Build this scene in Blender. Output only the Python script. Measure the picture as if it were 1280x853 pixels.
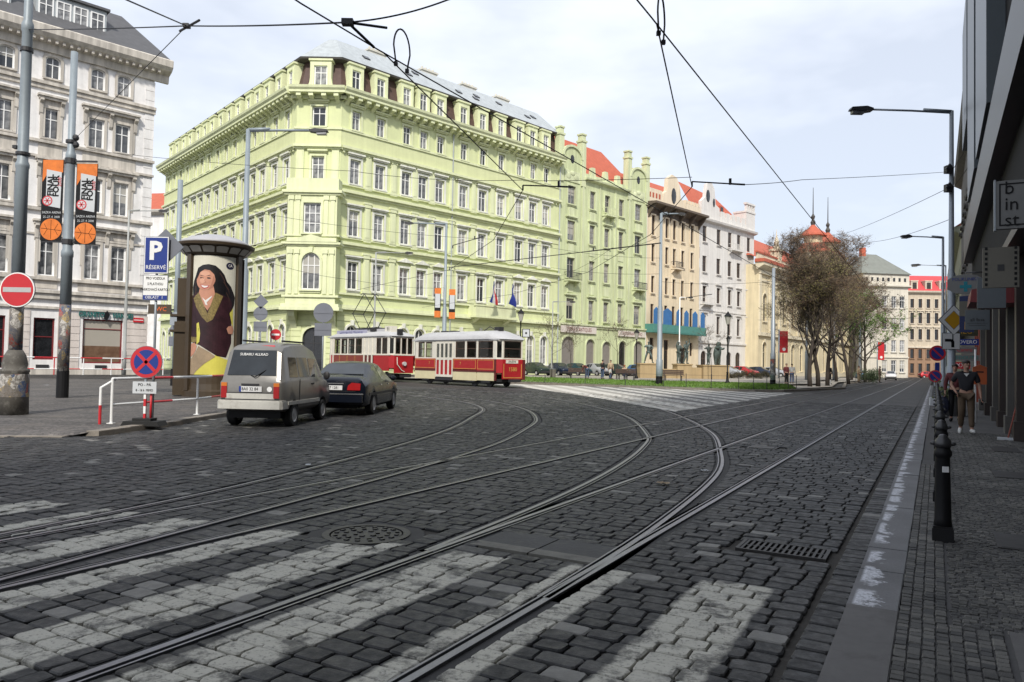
import bpy, bmesh, math, random
from mathutils import Vector, Matrix, Euler
from mathutils.geometry import tessellate_polygon
random.seed(11)
R = math.radians
sc = bpy.context.scene
LINK = sc.collection.objects.link
for o in list(bpy.data.objects):
    bpy.data.objects.remove(o)
# ---------------------------------------------------------------- camera
FPX, EYE = 940.0, 1.58
PITCH, ROLL = R(1.71), R(1.05)
fw = Vector((0, math.cos(PITCH), math.sin(PITCH)))
rt0 = Vector((1, 0, 0)); up0 = Vector((0, -math.sin(PITCH), math.cos(PITCH)))
rt = rt0*math.cos(ROLL) + up0*math.sin(ROLL); up = up0*math.cos(ROLL) - rt0*math.sin(ROLL)
cam = bpy.data.cameras.new('camera'); camo = bpy.data.objects.new('camera', cam); LINK(camo)
cam.sensor_width = 36; cam.lens = FPX/1280*36; cam.clip_start = .05; cam.clip_end = 4000
m = Matrix((rt, up, -fw)).transposed().to_4x4(); m.translation = (0, 0, EYE); camo.matrix_world = m
sc.camera = camo
# ---------------------------------------------------------------- sky and sun
SUN_AZ, SUN_EL = 182.0, 43.0
w = bpy.data.worlds.new('World'); sc.world = w; w.use_nodes = True
nt = w.node_tree; nt.nodes.clear(); N = nt.nodes.new; LK = nt.links.new
out = N('ShaderNodeOutputWorld'); bg = N('ShaderNodeBackground'); sky = N('ShaderNodeTexSky')
sky.sky_type = 'NISHITA'; sky.sun_disc = False; sky.sun_elevation = R(SUN_EL); sky.sun_rotation = R(SUN_AZ)
sky.air_density = 1.0; sky.dust_density = 2.0; sky.ozone_density = 1.0
tc = N('ShaderNodeTexCoord'); mp = N('ShaderNodeMapping'); mp.inputs['Scale'].default_value = (1, 1, 2.6); mp.inputs['Location'].default_value = (.35, .1, .2)
n1 = N('ShaderNodeTexNoise'); n1.inputs['Scale'].default_value = 2.0; n1.inputs['Detail'].default_value = 5; n1.inputs['Roughness'].default_value = .56
cr = N('ShaderNodeValToRGB'); cr.color_ramp.elements[0].position = .40; cr.color_ramp.elements[0].color = (.64,.64,.64,1); cr.color_ramp.elements[1].position = .60; cr.color_ramp.elements[1].color = (.96,.96,.96,1)
mx = N('ShaderNodeMix'); mx.data_type = 'RGBA'; mx.inputs['B'].default_value = (8.3, 8.8, 9.8, 1)
LK(tc.outputs['Generated'], mp.inputs[0]); LK(mp.outputs[0], n1.inputs['Vector']); LK(n1.outputs['Fac'], cr.inputs[0]); LK(cr.outputs[0], mx.inputs['Factor'])
LK(sky.outputs[0], mx.inputs['A']); LK(mx.outputs['Result'], bg.inputs[0]); bg.inputs[1].default_value = .10; LK(bg.outputs[0], out.inputs[0])
sl = bpy.data.lights.new('sun', 'SUN'); sl.energy = 3.4; sl.angle = R(4.5); sl.color = (1, .95, .86)
so = bpy.data.objects.new('sun', sl); LINK(so)
sd = Vector((math.sin(R(SUN_AZ))*math.cos(R(SUN_EL)), math.cos(R(SUN_AZ))*math.cos(R(SUN_EL)), math.sin(R(SUN_EL))))
so.rotation_euler = sd.to_track_quat('Z', 'Y').to_euler()
sc.view_settings.view_transform = 'Standard'; sc.view_settings.look = 'None'; sc.view_settings.exposure = .30; sc.view_settings.gamma = 1
# ---------------------------------------------------------------- coordinates: street axis s (along the right kerb), t (left of it)
AZ = R(29.4); SE = Vector((math.sin(AZ), math.cos(AZ), 0)); SQ = Vector((-math.cos(AZ), math.sin(AZ), 0))
def ST(s, t, z=0): return SE*s + SQ*t + Vector((0, 0, z))
STM = Matrix((SE, SQ, Vector((0,0,1)))).transposed().to_4x4()      # x = s, y = t
def RZ(a): return Matrix.Rotation(a, 4, 'Z')
def RX(a): return Matrix.Rotation(a, 4, 'X')
def RY(a): return Matrix.Rotation(a, 4, 'Y')
def TR(x, y=0, z=0, dz=0): return Matrix.Translation((x, y, z+dz))
FACE = -AZ                                                          # a sign turned to face down the street
# ---------------------------------------------------------------- mesh builder
class MB:
    def __init__(s): s.v = []; s.f = []; s.m = []; s.M = Matrix.Identity(4); s.var = None
    def add(s, vs, fs, m=0):
        b = len(s.v); s.v += [tuple(s.M @ Vector(p)) for p in vs]; s.f += [tuple(i+b for i in f) for f in fs]; s.m += [m]*len(fs); return s
    def box(s, x0, x1, y0, y1, z0, z1, m=0):
        return s.add([(x0,y0,z0),(x1,y0,z0),(x1,y1,z0),(x0,y1,z0),(x0,y0,z1),(x1,y0,z1),(x1,y1,z1),(x0,y1,z1)],
              [(0,3,2,1),(4,5,6,7),(0,1,5,4),(1,2,6,5),(2,3,7,6),(3,0,4,7)], m)
    def cbox(s, x, y, z, a, b, c, m=0): return s.box(x-a/2, x+a/2, y-b/2, y+b/2, z-c/2, z+c/2, m)
    def poly(s, pts, m=0): return s.add(pts, [tuple(range(len(pts)))], m)
    def tess(s, pts, m=0):
        t = tessellate_polygon([[Vector(p) for p in pts]]); return s.add(pts, [tuple(x) for x in t], m)
    def prism(s, p2, a, b, ax='y', m=0, caps=True):
        # p2: 2-D outline; extruded along ax from a to b. ax y: p2=(x,z); ax x: p2=(y,z); ax z: p2=(x,y)
        f = {'y': lambda p, d: (p[0], d, p[1]), 'x': lambda p, d: (d, p[0], p[1]), 'z': lambda p, d: (p[0], p[1], d)}[ax]
        n = len(p2); vs = [f(p, a) for p in p2] + [f(p, b) for p in p2]
        fs = [(i, (i+1) % n, n+(i+1) % n, n+i) for i in range(n)]
        if caps:
            t = [tuple(x) for x in tessellate_polygon([[Vector((p[0], p[1], 0)) for p in p2]])]
            fs += t + [tuple(n+i for i in reversed(x)) for x in t]
        return s.add(vs, fs, m)
    def tube(s, pts, r, n=6, m=0, cap=True):
        pts = [Vector(p) for p in pts]; rs = r if isinstance(r, (list, tuple)) else [r]*len(pts)
        vs = []; prev = None
        for i, p in enumerate(pts):
            d = (pts[min(i+1, len(pts)-1)] - pts[max(i-1, 0)]).normalized()
            if prev is None:
                a = d.cross(Vector((0,0,1)) if abs(d.z) < .9 else Vector((1,0,0))).normalized()
            else:
                a = (prev - d*prev.dot(d)).normalized()
            prev = a; b = d.cross(a)
            vs += [p + (a*math.cos(k*2*math.pi/n) + b*math.sin(k*2*math.pi/n))*rs[i] for k in range(n)]
        fs = [(i*n+k, i*n+(k+1) % n, (i+1)*n+(k+1) % n, (i+1)*n+k) for i in range(len(pts)-1) for k in range(n)]
        if cap: fs += [tuple(reversed(range(n))), tuple((len(pts)-1)*n+k for k in range(n))]
        return s.add(vs, fs, m)
    def lathe(s, prof, n=16, m=0, x=0, y=0, z=0, cap=True):
        vs = [(x+r*math.cos(k*2*math.pi/n), y+r*math.sin(k*2*math.pi/n), z+h) for r, h in prof for k in range(n)]
        fs = [(i*n+k, i*n+(k+1) % n, (i+1)*n+(k+1) % n, (i+1)*n+k) for i in range(len(prof)-1) for k in range(n)]
        if cap: fs += [tuple(reversed(range(n))), tuple((len(prof)-1)*n+k for k in range(n))]
        return s.add(vs, fs, m)
    def disc(s, r, n=24, y0=0, y1=.02, m=0, x=0, z=0):                # a disc facing -y
        return s.prism([(x+r*math.cos(k*2*math.pi/n), z+r*math.sin(k*2*math.pi/n)) for k in range(n)], y0, y1, 'y', m)
    def ball(s, c, r, n=10, m=0):
        rx, ry, rz = r if isinstance(r, tuple) else (r, r, r); k2 = max(4, n//2+1)
        vs = []; fs = []
        for i in range(k2+1):
            th = math.pi*i/k2
            for k in range(n):
                ph = 2*math.pi*k/n; vs.append((c[0]+rx*math.sin(th)*math.cos(ph), c[1]+ry*math.sin(th)*math.sin(ph), c[2]-rz*math.cos(th)))
        for i in range(k2):
            for k in range(n): fs.append((i*n+k, i*n+(k+1) % n, (i+1)*n+(k+1) % n, (i+1)*n+k))
        return s.add(vs, fs, m)
    def mesh(s, name, mats, smooth=False, flip=True):
        me = bpy.data.meshes.new(name); me.from_pydata(s.v, [], s.f)
        for x in (mats if isinstance(mats, (list, tuple)) else [mats]): me.materials.append(x)
        me.polygons.foreach_set('material_index', s.m)
        if s.var is not None:
            at = me.attributes.new('var', 'FLOAT', 'FACE'); at.data.foreach_set('value', s.var)
        me.validate(); 
        if flip and len(s.f) < 40000:
            bm = bmesh.new(); bm.from_mesh(me)
            bmesh.ops.remove_doubles(bm, verts=bm.verts, dist=1e-5) if smooth else None
            bmesh.ops.recalc_face_normals(bm, faces=bm.faces); bm.to_mesh(me); bm.free()
        if smooth: me.shade_smooth()
        me.update(); return me
    def build(s, name, mats, parent=None, M=None, smooth=False, flip=True, **k):
        return put(name, s.mesh(name, mats, smooth, flip), parent, M, **k)
def put(name, me, parent=None, M=None, label=None, cat=None, group=None, kind=None):
    o = bpy.data.objects.new(name, me); LINK(o)
    if parent: o.parent = parent
    if M is not None: o.matrix_basis = M
    if label: o['label'] = label
    if cat: o['category'] = cat
    if group: o['group'] = group
    if kind: o['kind'] = kind
    return o
def thing(name, label, cat, M=None, group=None):
    return put(name, None, None, M, label, cat, group)
def copy_tree(o, M=None, label=None, parent=None):
    c = o.copy(); LINK(c)
    if parent: c.parent = parent
    if M is not None: c.matrix_basis = M
    if label: c['label'] = label
    for ch in list(o.children): copy_tree(ch, None, None, c)
    return c
def text(body, size, mat, parent, M, name='lettering', ext=.004, align='CENTER', sx=1.0, bold=0, **k):
    cu = bpy.data.curves.new(name, 'FONT'); cu.body = body; cu.size = size; cu.align_x = align; cu.align_y = 'CENTER'; cu.extrude = ext; cu.resolution_u = 2; cu.offset = bold
    t = bpy.data.objects.new(name, cu); LINK(t)
    bpy.context.view_layer.update()
    me = bpy.data.meshes.new_from_object(t.evaluated_get(bpy.context.evaluated_depsgraph_get()))
    bpy.data.objects.remove(t); bpy.data.curves.remove(cu)
    for v in me.vertices: v.co.x *= sx
    me.materials.clear(); me.materials.append(mat)
    return put(name, me, parent, M @ RX(R(90)), **k)                 # reads when seen from -y
def bezarc(cx, cz, r, a0, a1, n): return [(cx+r*math.cos(R(a0+(a1-a0)*i/n)), cz+r*math.sin(R(a0+(a1-a0)*i/n))) for i in range(n+1)]
# ---------------------------------------------------------------- materials
MATS = {}
def nodes_of(name):
    mt = bpy.data.materials.new(name); mt.use_nodes = True; t = mt.node_tree; b = t.nodes['Principled BSDF']; return mt, t, b
class G:                                                             # small node maths helper
    def __init__(s, t): s.t = t
    def n(s, ty, **k):
        x = s.t.nodes.new(ty)
        for a, b in k.items(): setattr(x, a, b)
        return x
    def link(s, a, b): s.t.links.new(a, b)
    def set(s, sock, v):
        if hasattr(v, 'links') or hasattr(v, 'is_output'): s.link(v, sock)
        else: sock.default_value = v
    def m(s, op, a, b=0.0, c=None):
        x = s.n('ShaderNodeMath', operation=op); s.set(x.inputs[0], a); s.set(x.inputs[1], b)
        if c is not None: s.set(x.inputs[2], c)
        return x.outputs[0]
    def noise(s, vec, scale, det=4, rough=.55):
        x = s.n('ShaderNodeTexNoise'); x.inputs['Scale'].default_value = scale; x.inputs['Detail'].default_value = det; x.inputs['Roughness'].default_value = rough
        if vec is not None: s.link(vec, x.inputs['Vector'])
        return x.outputs['Fac']
    def mapv(s, vec, sc=(1,1,1), rot=(0,0,0), loc=(0,0,0)):
        x = s.n('ShaderNodeMapping'); s.link(vec, x.inputs[0]); x.inputs['Scale'].default_value = sc; x.inputs['Rotation'].default_value = rot; x.inputs['Location'].default_value = loc; return x.outputs[0]
    def rng(s, v, a, b, c=0.0, d=1.0):
        x = s.n('ShaderNodeMapRange'); s.set(x.inputs[0], v); x.inputs[1].default_value = a; x.inputs[2].default_value = b; x.inputs[3].default_value = c; x.inputs[4].default_value = d; return x.outputs[0]
    def mix(s, f, a, b):
        x = s.n('ShaderNodeMix', data_type='RGBA'); s.set(x.inputs['Factor'], f)
        for k, v in (('A', a), ('B', b)):
            if isinstance(v, tuple): x.inputs[k].default_value = (*v[:3], 1)
            else: s.link(v, x.inputs[k])
        return x.outputs['Result']
    def scale(s, col, f):
        x = s.n('ShaderNodeVectorMath', operation='SCALE')
        if isinstance(col, tuple): x.inputs[0].default_value = col[:3]
        else: s.link(col, x.inputs[0])
        s.set(x.inputs[3], f); return x.outputs[0]
    def pos(s): return s.n('ShaderNodeNewGeometry').outputs['Position']
    def bump(s, h, b, st=.3, d=.01):
        x = s.n('ShaderNodeBump'); x.inputs['Strength'].default_value = st; x.inputs['Distance'].default_value = d; s.link(h, x.inputs['Height']); s.link(x.outputs[0], b.inputs['Normal'])
def mat(name, col, rough=.6, var=.12, scale=2.0, metal=0.0, streak=0.0, bump=0.0, bscale=30, spec=.5, dirt=None, obj=False):
    if name in MATS: return MATS[name]
    mt, t, b = nodes_of(name); g = G(t)
    p = g.n('ShaderNodeTexCoord').outputs['Object'] if obj else g.pos()
    f = g.m('ADD', g.m('MULTIPLY', g.noise(p, scale, 5), .65), g.m('MULTIPLY', g.noise(p, scale*9, 3), .35))
    f = g.rng(f, .3, .7, 1-var, 1+var)
    if streak: f = g.m('MULTIPLY', f, g.rng(g.noise(g.mapv(p, (1.6, 1.6, .12)), 1.5, 5), .35, .65, 1-streak, 1+streak*.3))
    c = g.scale(col, f)
    if dirt: c = g.mix(g.m('MULTIPLY', g.rng(g.noise(p, scale*1.7, 6, .7), .52, .70), dirt[3]), c, dirt[:3])
    g.link(c, b.inputs['Base Color']); b.inputs['Roughness'].default_value = rough; b.inputs['Metallic'].default_value = metal
    b.inputs['Specular IOR Level'].default_value = spec
    if bump: g.bump(g.noise(p, bscale, 4), b, bump, .01)
    MATS[name] = mt; return mt
def glass(name, base, var=None, rough=.06):
    if name in MATS: return MATS[name]
    mt, t, b = nodes_of(name); g = G(t)
    r = g.n('ShaderNodeObjectInfo').outputs['Random']
    tcx = g.n('ShaderNodeTexCoord').outputs['Object']
    n = g.noise(tcx, 1.7, 3)
    if var: c = g.mix(g.m('MULTIPLY', g.rng(r, .15, .7), g.rng(n, .35, .6, .25, 1)), base, var)
    else: c = g.scale(base, g.rng(n, .3, .7, .6, 1.5))
    if var:                                                          # some blinds half drawn
        sp = g.n('ShaderNodeSeparateXYZ'); g.link(tcx, sp.inputs[0]); r2 = g.m('FRACT', g.m('MULTIPLY', r, 17.3)); bl = g.m('MULTIPLY', g.m('GREATER_THAN', r2, .70), g.m('GREATER_THAN', sp.outputs[2], g.m('ADD', .7, g.m('MULTIPLY', g.m('FRACT', g.m('MULTIPLY', r, 71.7)), 1.6)))); c = g.mix(g.m('MULTIPLY', bl, .8), c, (.42,.40,.35))
    g.link(c, b.inputs['Base Color']); b.inputs['Roughness'].default_value = rough; b.inputs['Specular IOR Level'].default_value = .6
    MATS[name] = mt; return mt
def clear_glass(name, tint):
    if name in MATS: return MATS[name]
    mt, t, b = nodes_of(name); g = G(t)
    tr = g.n('ShaderNodeBsdfTransparent'); tr.inputs[0].default_value = (*tint, 1)
    gl = g.n('ShaderNodeBsdfGlossy'); gl.inputs['Roughness'].default_value = .03
    fr = g.n('ShaderNodeFresnel'); fr.inputs[0].default_value = 1.5
    ms = g.n('ShaderNodeMixShader'); g.link(fr.outputs[0], ms.inputs[0]); g.link(tr.outputs[0], ms.inputs[1]); g.link(gl.outputs[0], ms.inputs[2])
    g.link(ms.outputs[0], t.nodes['Material Output'].inputs[0]); MATS[name] = mt; return mt
WHITE = mat('white paint', (.76,.76,.75), .5, .06); BLACK = mat('black paint', (.008,.008,.009), .55, .2, spec=.25); DARK = mat('dark metal', (.03,.03,.033), .5, .2)
STEEL = mat('galvanised steel', (.30,.33,.36), .5, .10, 1.5, .4); POLE = mat('blue grey pole paint', (.24,.28,.31), .5, .12, 1.2, .1, bump=.1)
RED = mat('red sign', (.50,.022,.03), .45, .08); BLUE = mat('blue sign', (.012,.035,.22), .45, .1); SIGNBACK = mat('sign back grey', (.16,.17,.20), .5, .1)
ORANGE = mat('orange', (.62,.11,.012), .5, .15); YELLOW = mat('amber sign', (.60,.32,.02), .5, .1); RUBBER = mat('tyre rubber', (.012,.012,.012), .85, .2)
GLASS = glass('window glass', (.03,.034,.04), (.36,.36,.36)); DGLASS = glass('dark glass', (.015,.016,.018))
# ================================================================ GROUND
def st_sock(g):
    p = g.pos()
    def dot(v):
        x = g.n('ShaderNodeVectorMath', operation='DOT_PRODUCT'); g.link(p, x.inputs[0]); x.inputs[1].default_value = tuple(v); return x.outputs['Value']
    return p, dot(SE), dot(SQ)
def zebra(g, p, s, t):                                               # worn crossing stripes, one per metre across the street
    nz = g.noise(p, 5, 3); tt = g.m('ADD', t, g.m('MULTIPLY', g.m('SUBTRACT', nz, .5), .07))
    fr = g.m('FRACT', tt); a = g.m('MULTIPLY', g.rng(fr, .0, .03), g.rng(fr, .53, .50))
    e = g.m('ADD', g.m('MULTIPLY', t, -.14), 5.85)
    ss = g.m('ADD', s, g.m('MULTIPLY', g.m('SUBTRACT', nz, .5), .25))
    a = g.m('MULTIPLY', a, g.rng(g.m('SUBTRACT', e, ss), 0, .05)); a = g.m('MULTIPLY', a, g.m('GREATER_THAN', t, .95)); a = g.m('MULTIPLY', a, g.m('GREATER_THAN', s, .4))
    a = g.m('MULTIPLY', a, g.rng(g.noise(p, 3.2, 7, .72), .50, .60, 1.0, .22))
    return g.m('MULTIPLY', a, g.rng(g.noise(p, 38, 3, .7), .55, .66, 1.0, .4))
def stone_mat():
    mt, t, b = nodes_of('basalt setts'); g = G(t); p, s, tt = st_sock(g)
    v = g.n('ShaderNodeAttribute', attribute_name='var').outputs['Fac']
    big = g.rng(g.noise(p, .35, 5), .3, .7, .8, 1.2); fine = g.m('MULTIPLY', g.rng(g.noise(p, 60, 4, .7), .3, .7, .68, 1.35), g.rng(g.noise(g.mapv(p, (1.5,.1,1), (0,0,AZ)), 1.0, 4), .35, .65, .78, 1.25))
    c = g.mix(v, (.020,.0205,.0215), (.055,.054,.053)); c = g.scale(c, g.m('MULTIPLY', big, fine))
    c = g.mix(g.rng(v, .97, .985, 0, .8), c, (.20,.195,.18)); c = g.mix(g.m('MULTIPLY', g.rng(g.noise(p, 2.2, 6, .7), .55, .75), .45), c, (.085,.076,.064))
    c = g.mix(zebra(g, p, s, tt), c, (.45,.435,.375))
    g.link(c, b.inputs['Base Color']); g.link(g.rng(g.noise(p, 14, 3), .3, .7, .45, .75), b.inputs['Roughness']); g.bump(g.noise(p, 55, 5, .65), b, .35, .012); b.inputs['Specular IOR Level'].default_value = .29
    return mt
def sheet_mat(name, c1, c2, cm, bw, rh, mortar=.02, az=AZ, tint=None, bumpd=.02):
    mt, t, b = nodes_of(name); g = G(t); p = g.pos()
    v = g.mapv(p, rot=(0, 0, az + R(0)))                             # x across, y along
    br = g.n('ShaderNodeTexBrick'); g.link(v, br.inputs[0]); br.inputs['Scale'].default_value = 1; br.inputs['Brick Width'].default_value = bw; br.inputs['Row Height'].default_value = rh
    br.inputs['Mortar Size'].default_value = mortar; br.inputs['Color1'].default_value = (*c1, 1); br.inputs['Color2'].default_value = (*c2, 1); br.inputs['Mortar'].default_value = (*cm, 1); br.inputs['Mortar Smooth'].default_value = .3
    f = g.m('MULTIPLY', g.rng(g.noise(p, .22, 6), .3, .7, .72, 1.28), g.rng(g.noise(p, 18, 4, .7), .3, .7, .8, 1.2))
    c = g.scale(br.outputs['Color'], f)
    if tint: c = g.mix(g.rng(g.noise(p, .5, 6, .65), .5, .7, 0, .5), c, tint)
    g.link(c, b.inputs['Base Color']); b.inputs['Roughness'].default_value = .62; b.inputs['Specular IOR Level'].default_value = .29
    g.bump(g.m('ADD', g.m('MULTIPLY', br.outputs['Fac'], -1.0), g.m('MULTIPLY', g.noise(p, 40, 3), .4)), b, .5, bumpd); return mt
STONE = stone_mat()
ROADM = sheet_mat('setts at a distance', (.026,.0262,.027), (.058,.057,.056), (.012,.0115,.011), .23, .165, .02, AZ, (.07,.064,.056))
BED = mat('joint sand', (.036,.032,.027), .95, .4, 6, bump=.4)
PAVEM_ = sheet_mat('mosaic pavement', (.115,.105,.097), (.15,.138,.128), (.07,.064,.058), .07, .07, .008, AZ+.5, (.20,.175,.15), .006)
def pave_mat():
    mt, t, b = nodes_of('worn mosaic pavement'); g = G(t); p = g.pos()
    v = g.n('ShaderNodeTexVoronoi', feature='F1'); v.inputs['Scale'].default_value = 11; v.inputs['Randomness'].default_value = .55; g.link(p, v.inputs['Vector']); sx = g.n('ShaderNodeSeparateColor'); g.link(v.outputs['Color'], sx.inputs[0])
    e = g.n('ShaderNodeTexVoronoi', feature='DISTANCE_TO_EDGE'); e.inputs['Scale'].default_value = 11; e.inputs['Randomness'].default_value = .55; g.link(p, e.inputs['Vector'])
    c = g.mix(sx.outputs[0], (.060,.055,.053), (.135,.122,.112)); c = g.mix(g.rng(e.outputs['Distance'], .02, .10, .8, 0), c, (.03,.027,.025))
    c = g.scale(c, g.m('MULTIPLY', g.rng(g.noise(g.mapv(p, (.5,1.6,1)), .8, 6, .65), .32, .68, .6, 1.35), g.rng(g.noise(p, 9, 4, .7), .3, .7, .75, 1.25))); c = g.mix(g.rng(g.noise(p, .6, 6, .7), .54, .7, 0, .5), c, (.17,.145,.12))
    g.link(c, b.inputs['Base Color']); b.inputs['Roughness'].default_value = .8; g.bump(e.outputs['Distance'], b, .6, .01); return mt
PAVEM = pave_mat()
SQUAREM = sheet_mat('square paving', (.27,.25,.22), (.34,.31,.27), (.13,.12,.10), .3, .3, .01, AZ, (.36,.32,.27), .006)
MOSAIC = stone_mat(); MOSAIC.name = 'small mosaic setts'
SLAB = mat('granite slab', (.098,.094,.092), .7, .18, 1.6, bump=.3, bscale=120, dirt=(.045,.042,.04,.6))
KERBL = mat('sandy granite kerb', (.21,.185,.155), .75, .2, 2.5, bump=.35, bscale=60, dirt=(.09,.08,.07,.6))
def kerb_mat():
    mt, t, b = nodes_of('painted granite kerb'); g = G(t); p, s, tt = st_sock(g)
    c = g.scale((.115,.115,.12), g.m('MULTIPLY', g.rng(g.noise(p, 1.5, 5), .3, .7, .75, 1.2), g.rng(g.noise(p, 90, 3), .3, .7, .8, 1.2)))
    e = g.m('ADD', .365, g.m('MULTIPLY', g.m('SUBTRACT', g.noise(p, 3.4, 6, .75), .5), .55))
    a = g.m('MULTIPLY', g.m('MULTIPLY', g.rng(g.m('SUBTRACT', tt, e), .0, .03), g.rng(tt, .475, .455)), g.m('GREATER_THAN', s, 5.3)); a = g.m('MULTIPLY', a, g.rng(g.m('ABSOLUTE', g.m('SUBTRACT', g.m('FRACT', g.m('ADD', g.m('MULTIPLY', s, 1.6), g.m('MULTIPLY', g.noise(p, 2.5, 4), 1.2))), .5)), .42, .32)); a = g.m('MULTIPLY', a, g.rng(g.noise(p, 1.3, 5, .6), .34, .42)); a = g.m('MULTIPLY', a, g.rng(g.noise(p, 40, 3), .42, .5, .5, 1))
    g.link(g.mix(a, c, (.55,.56,.60)), b.inputs['Base Color']); b.inputs['Roughness'].default_value = .65; g.bump(g.noise(p, 90, 4), b, .25, .008); return mt
KERBP = kerb_mat()
def sheet(name, pts, z, mt, kind='structure', parent=None):
    mb = MB(); mb.tess([(x, y, z) for x, y in pts]); o = mb.build(name, mt, parent, flip=False, kind=kind)
    if o.data.polygons[0].normal.z < 0: o.data.flip_normals()
    return o
def st2(l): return [tuple(ST(s, t)[:2]) for s, t in l]
sheet('ground', [(-1500,-1500), (1500,-1500), (1500,1500), (-1500,1500)], -.35, mat('distant ground', (.09,.09,.09), .9, .2, .05))
road = sheet('road', st2([(-40,-2), (38.4,-2), (38.4,26.5), (-40,26.5)]), -.024, BED)
far = sheet('road', st2([(38.4,.45), (420,.45), (420,170), (-40,170), (-40,26.5), (38.4,26.5)]), -.008, ROADM)
PAVE = [(-60,15.0), (-9.6,15.5), (-8.15,14.9), (-7.86,17), (-7.78,19.8), (-8.1,24), (-8.3,30), (-8.7,37), (-14,45), (-24,49), (-40,46), (-60,40)]
RAMP = [(-60,14.1), (-9.9,14.6), (-8.55,14.75), (-8.3,14.95), (-9.6,15.5), (-60,15.0)]
def inside(p, poly):
    c = False; j = len(poly)-1
    for i in range(len(poly)):
        if (poly[i][1] > p[1]) != (poly[j][1] > p[1]) and p[0] < (poly[j][0]-poly[i][0])*(p[1]-poly[i][1])/(poly[j][1]-poly[i][1]) + poly[i][0]: c = not c
        j = i
    return c
pave = sheet('pavement', PAVE, .075, PAVEM)
q = MB(); q.add([(-60,14.1,.008), (-9.9,14.6,.008), (-8.55,14.75,.02), (-8.3,14.95,.074), (-9.6,15.5,.075), (-60,15.0,.075)], [(0,1,4,5), (1,2,3,4)]); q.build('dropped_kerb_ramp', PAVEM, pave, flip=False)
# --- rails in street coordinates, t as a function of s
def crv(pts):
    def f(s):
        n = len(pts)
        for i in range(n-1):
            if s <= pts[i+1][0] or i == n-2:
                (x0, y0), (x1, y1) = pts[i], pts[i+1]
                m0 = (pts[i+1][1]-pts[max(i-1,0)][1])/(pts[i+1][0]-pts[max(i-1,0)][0]); m1 = (pts[min(i+2,n-1)][1]-y0)/(pts[min(i+2,n-1)][0]-x0)
                h = x1-x0; u = (s-x0)/h
                return y0*(2*u**3-3*u*u+1)+m0*h*(u**3-2*u*u+u)+y1*(-2*u**3+3*u*u)+m1*h*(u**3-u*u)
    return f
RAILS = [  # function, s from, s to
 (lambda s: 2.28, -6, 170), (lambda s: 3.68, -6, 170), (lambda s: 5.50, 1.8, 170), (lambda s: 6.90, 2.4, 170),
 (crv([(4.4,2.285),(7.25,2.40),(11.1,2.78),(13.6,3.32),(18.5,4.8),(25.6,8.1),(31,11.4),(36,15.3),(40,20)]), 4.6, 40),
 (crv([(4.8,3.69),(8.2,3.93),(11,4.32),(13.9,4.93),(16.4,5.68),(22.4,8.5),(27,11.7),(31,15.2),(35,20)]), 5.2, 35),
 (crv([(-6,4.6),(0,5.2),(2.9,5.71),(5.3,6.09),(8.5,6.6),(12.6,7.45),(16,8.6),(19.2,9.95),(23.3,12.6),(27,16.2),(30,20.6)]), -6, 30),
 (crv([(-6,6.1),(0,6.75),(3.6,7.15),(6.6,7.57),(11.5,8.86),(15,10.1),(18.4,11.67),(22.3,13.7),(25.5,16.6),(28,20.4)]), -6, 28)]
RAILM = mat('worn rail steel', (.20,.20,.215), .38, .2, 3, .6); GROOVE = mat('rail groove dirt', (.010,.010,.010), .9, .2); BITU = mat('bitumen joint', (.026,.025,.025), .8, .25, 5, bump=.3)
tracks = [thing('tram_track', 'straight tram track nearest the pedestrian kerb', 'tram track'), thing('tram_track', 'straight tram track farther from the pedestrian kerb', 'tram track'),
          thing('tram_track', 'curving tram track branching off near the drain grate', 'tram track'), thing('tram_track', 'curving tram track passing the round manhole cover', 'tram track')]
def strip(mb, line, off, wd, z0, z1, m=0):
    P = []
    for i, p in enumerate(line):
        d = (line[min(i+1, len(line)-1)]-line[max(i-1, 0)]).normalized(); nrm = Vector((-d.y, d.x, 0)); P.append((p+nrm*(off-wd/2), p+nrm*(off+wd/2)))
    for i in range(len(P)-1):
        a, b = P[i]; c, d = P[i+1]
        up_ = [(a.x,a.y,z1), (b.x,b.y,z1), (d.x,d.y,z1), (c.x,c.y,z1), (a.x,a.y,z0), (b.x,b.y,z0), (d.x,d.y,z0), (c.x,c.y,z0)]
        mb.add(up_, [(0,3,2,1), (0,4,7,3), (1,2,6,5)], m)
for i, (f, a, b) in enumerate(RAILS):
    n = 2 if i < 4 else 60
    if i < 4: line = [ST(a, f(a)), ST((a+b)/2, f(0)), ST(b, f(b))]
    else: line = [ST(a+(b-a)*k/n, f(a+(b-a)*k/n)) for k in range(n+1)]
    if i in (4, 5): line += [line[-1] + (SQ*.96+SE*.28)*d for d in (4, 8, 14, 30)]
    if i in (6, 7): line += [line[-1] + (SQ*.93+SE*.36)*d for d in (4, 8, 14, 30)]
    inner = 1 if i % 2 == 0 else -1                                   # groove on the gauge side
    mb = MB(); strip(mb, line, 0, .05, -.04, .003, 0); strip(mb, line, inner*.064, .016, -.04, .001, 0)
    strip(mb, line, inner*.041, .03, -.035, -.022, 1); strip(mb, line, 0, .26, -.04, -.016, 2)
    mb.build('rail', [RAILM, GROOVE, BITU], tracks[(0,0,1,1,2,2,3,3)[i]], flip=False)
sheet('gutter_joint', st2([(38.4,.70), (150,.70), (150,.74), (38.4,.74)]), -.004, BITU, parent=far)
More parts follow.
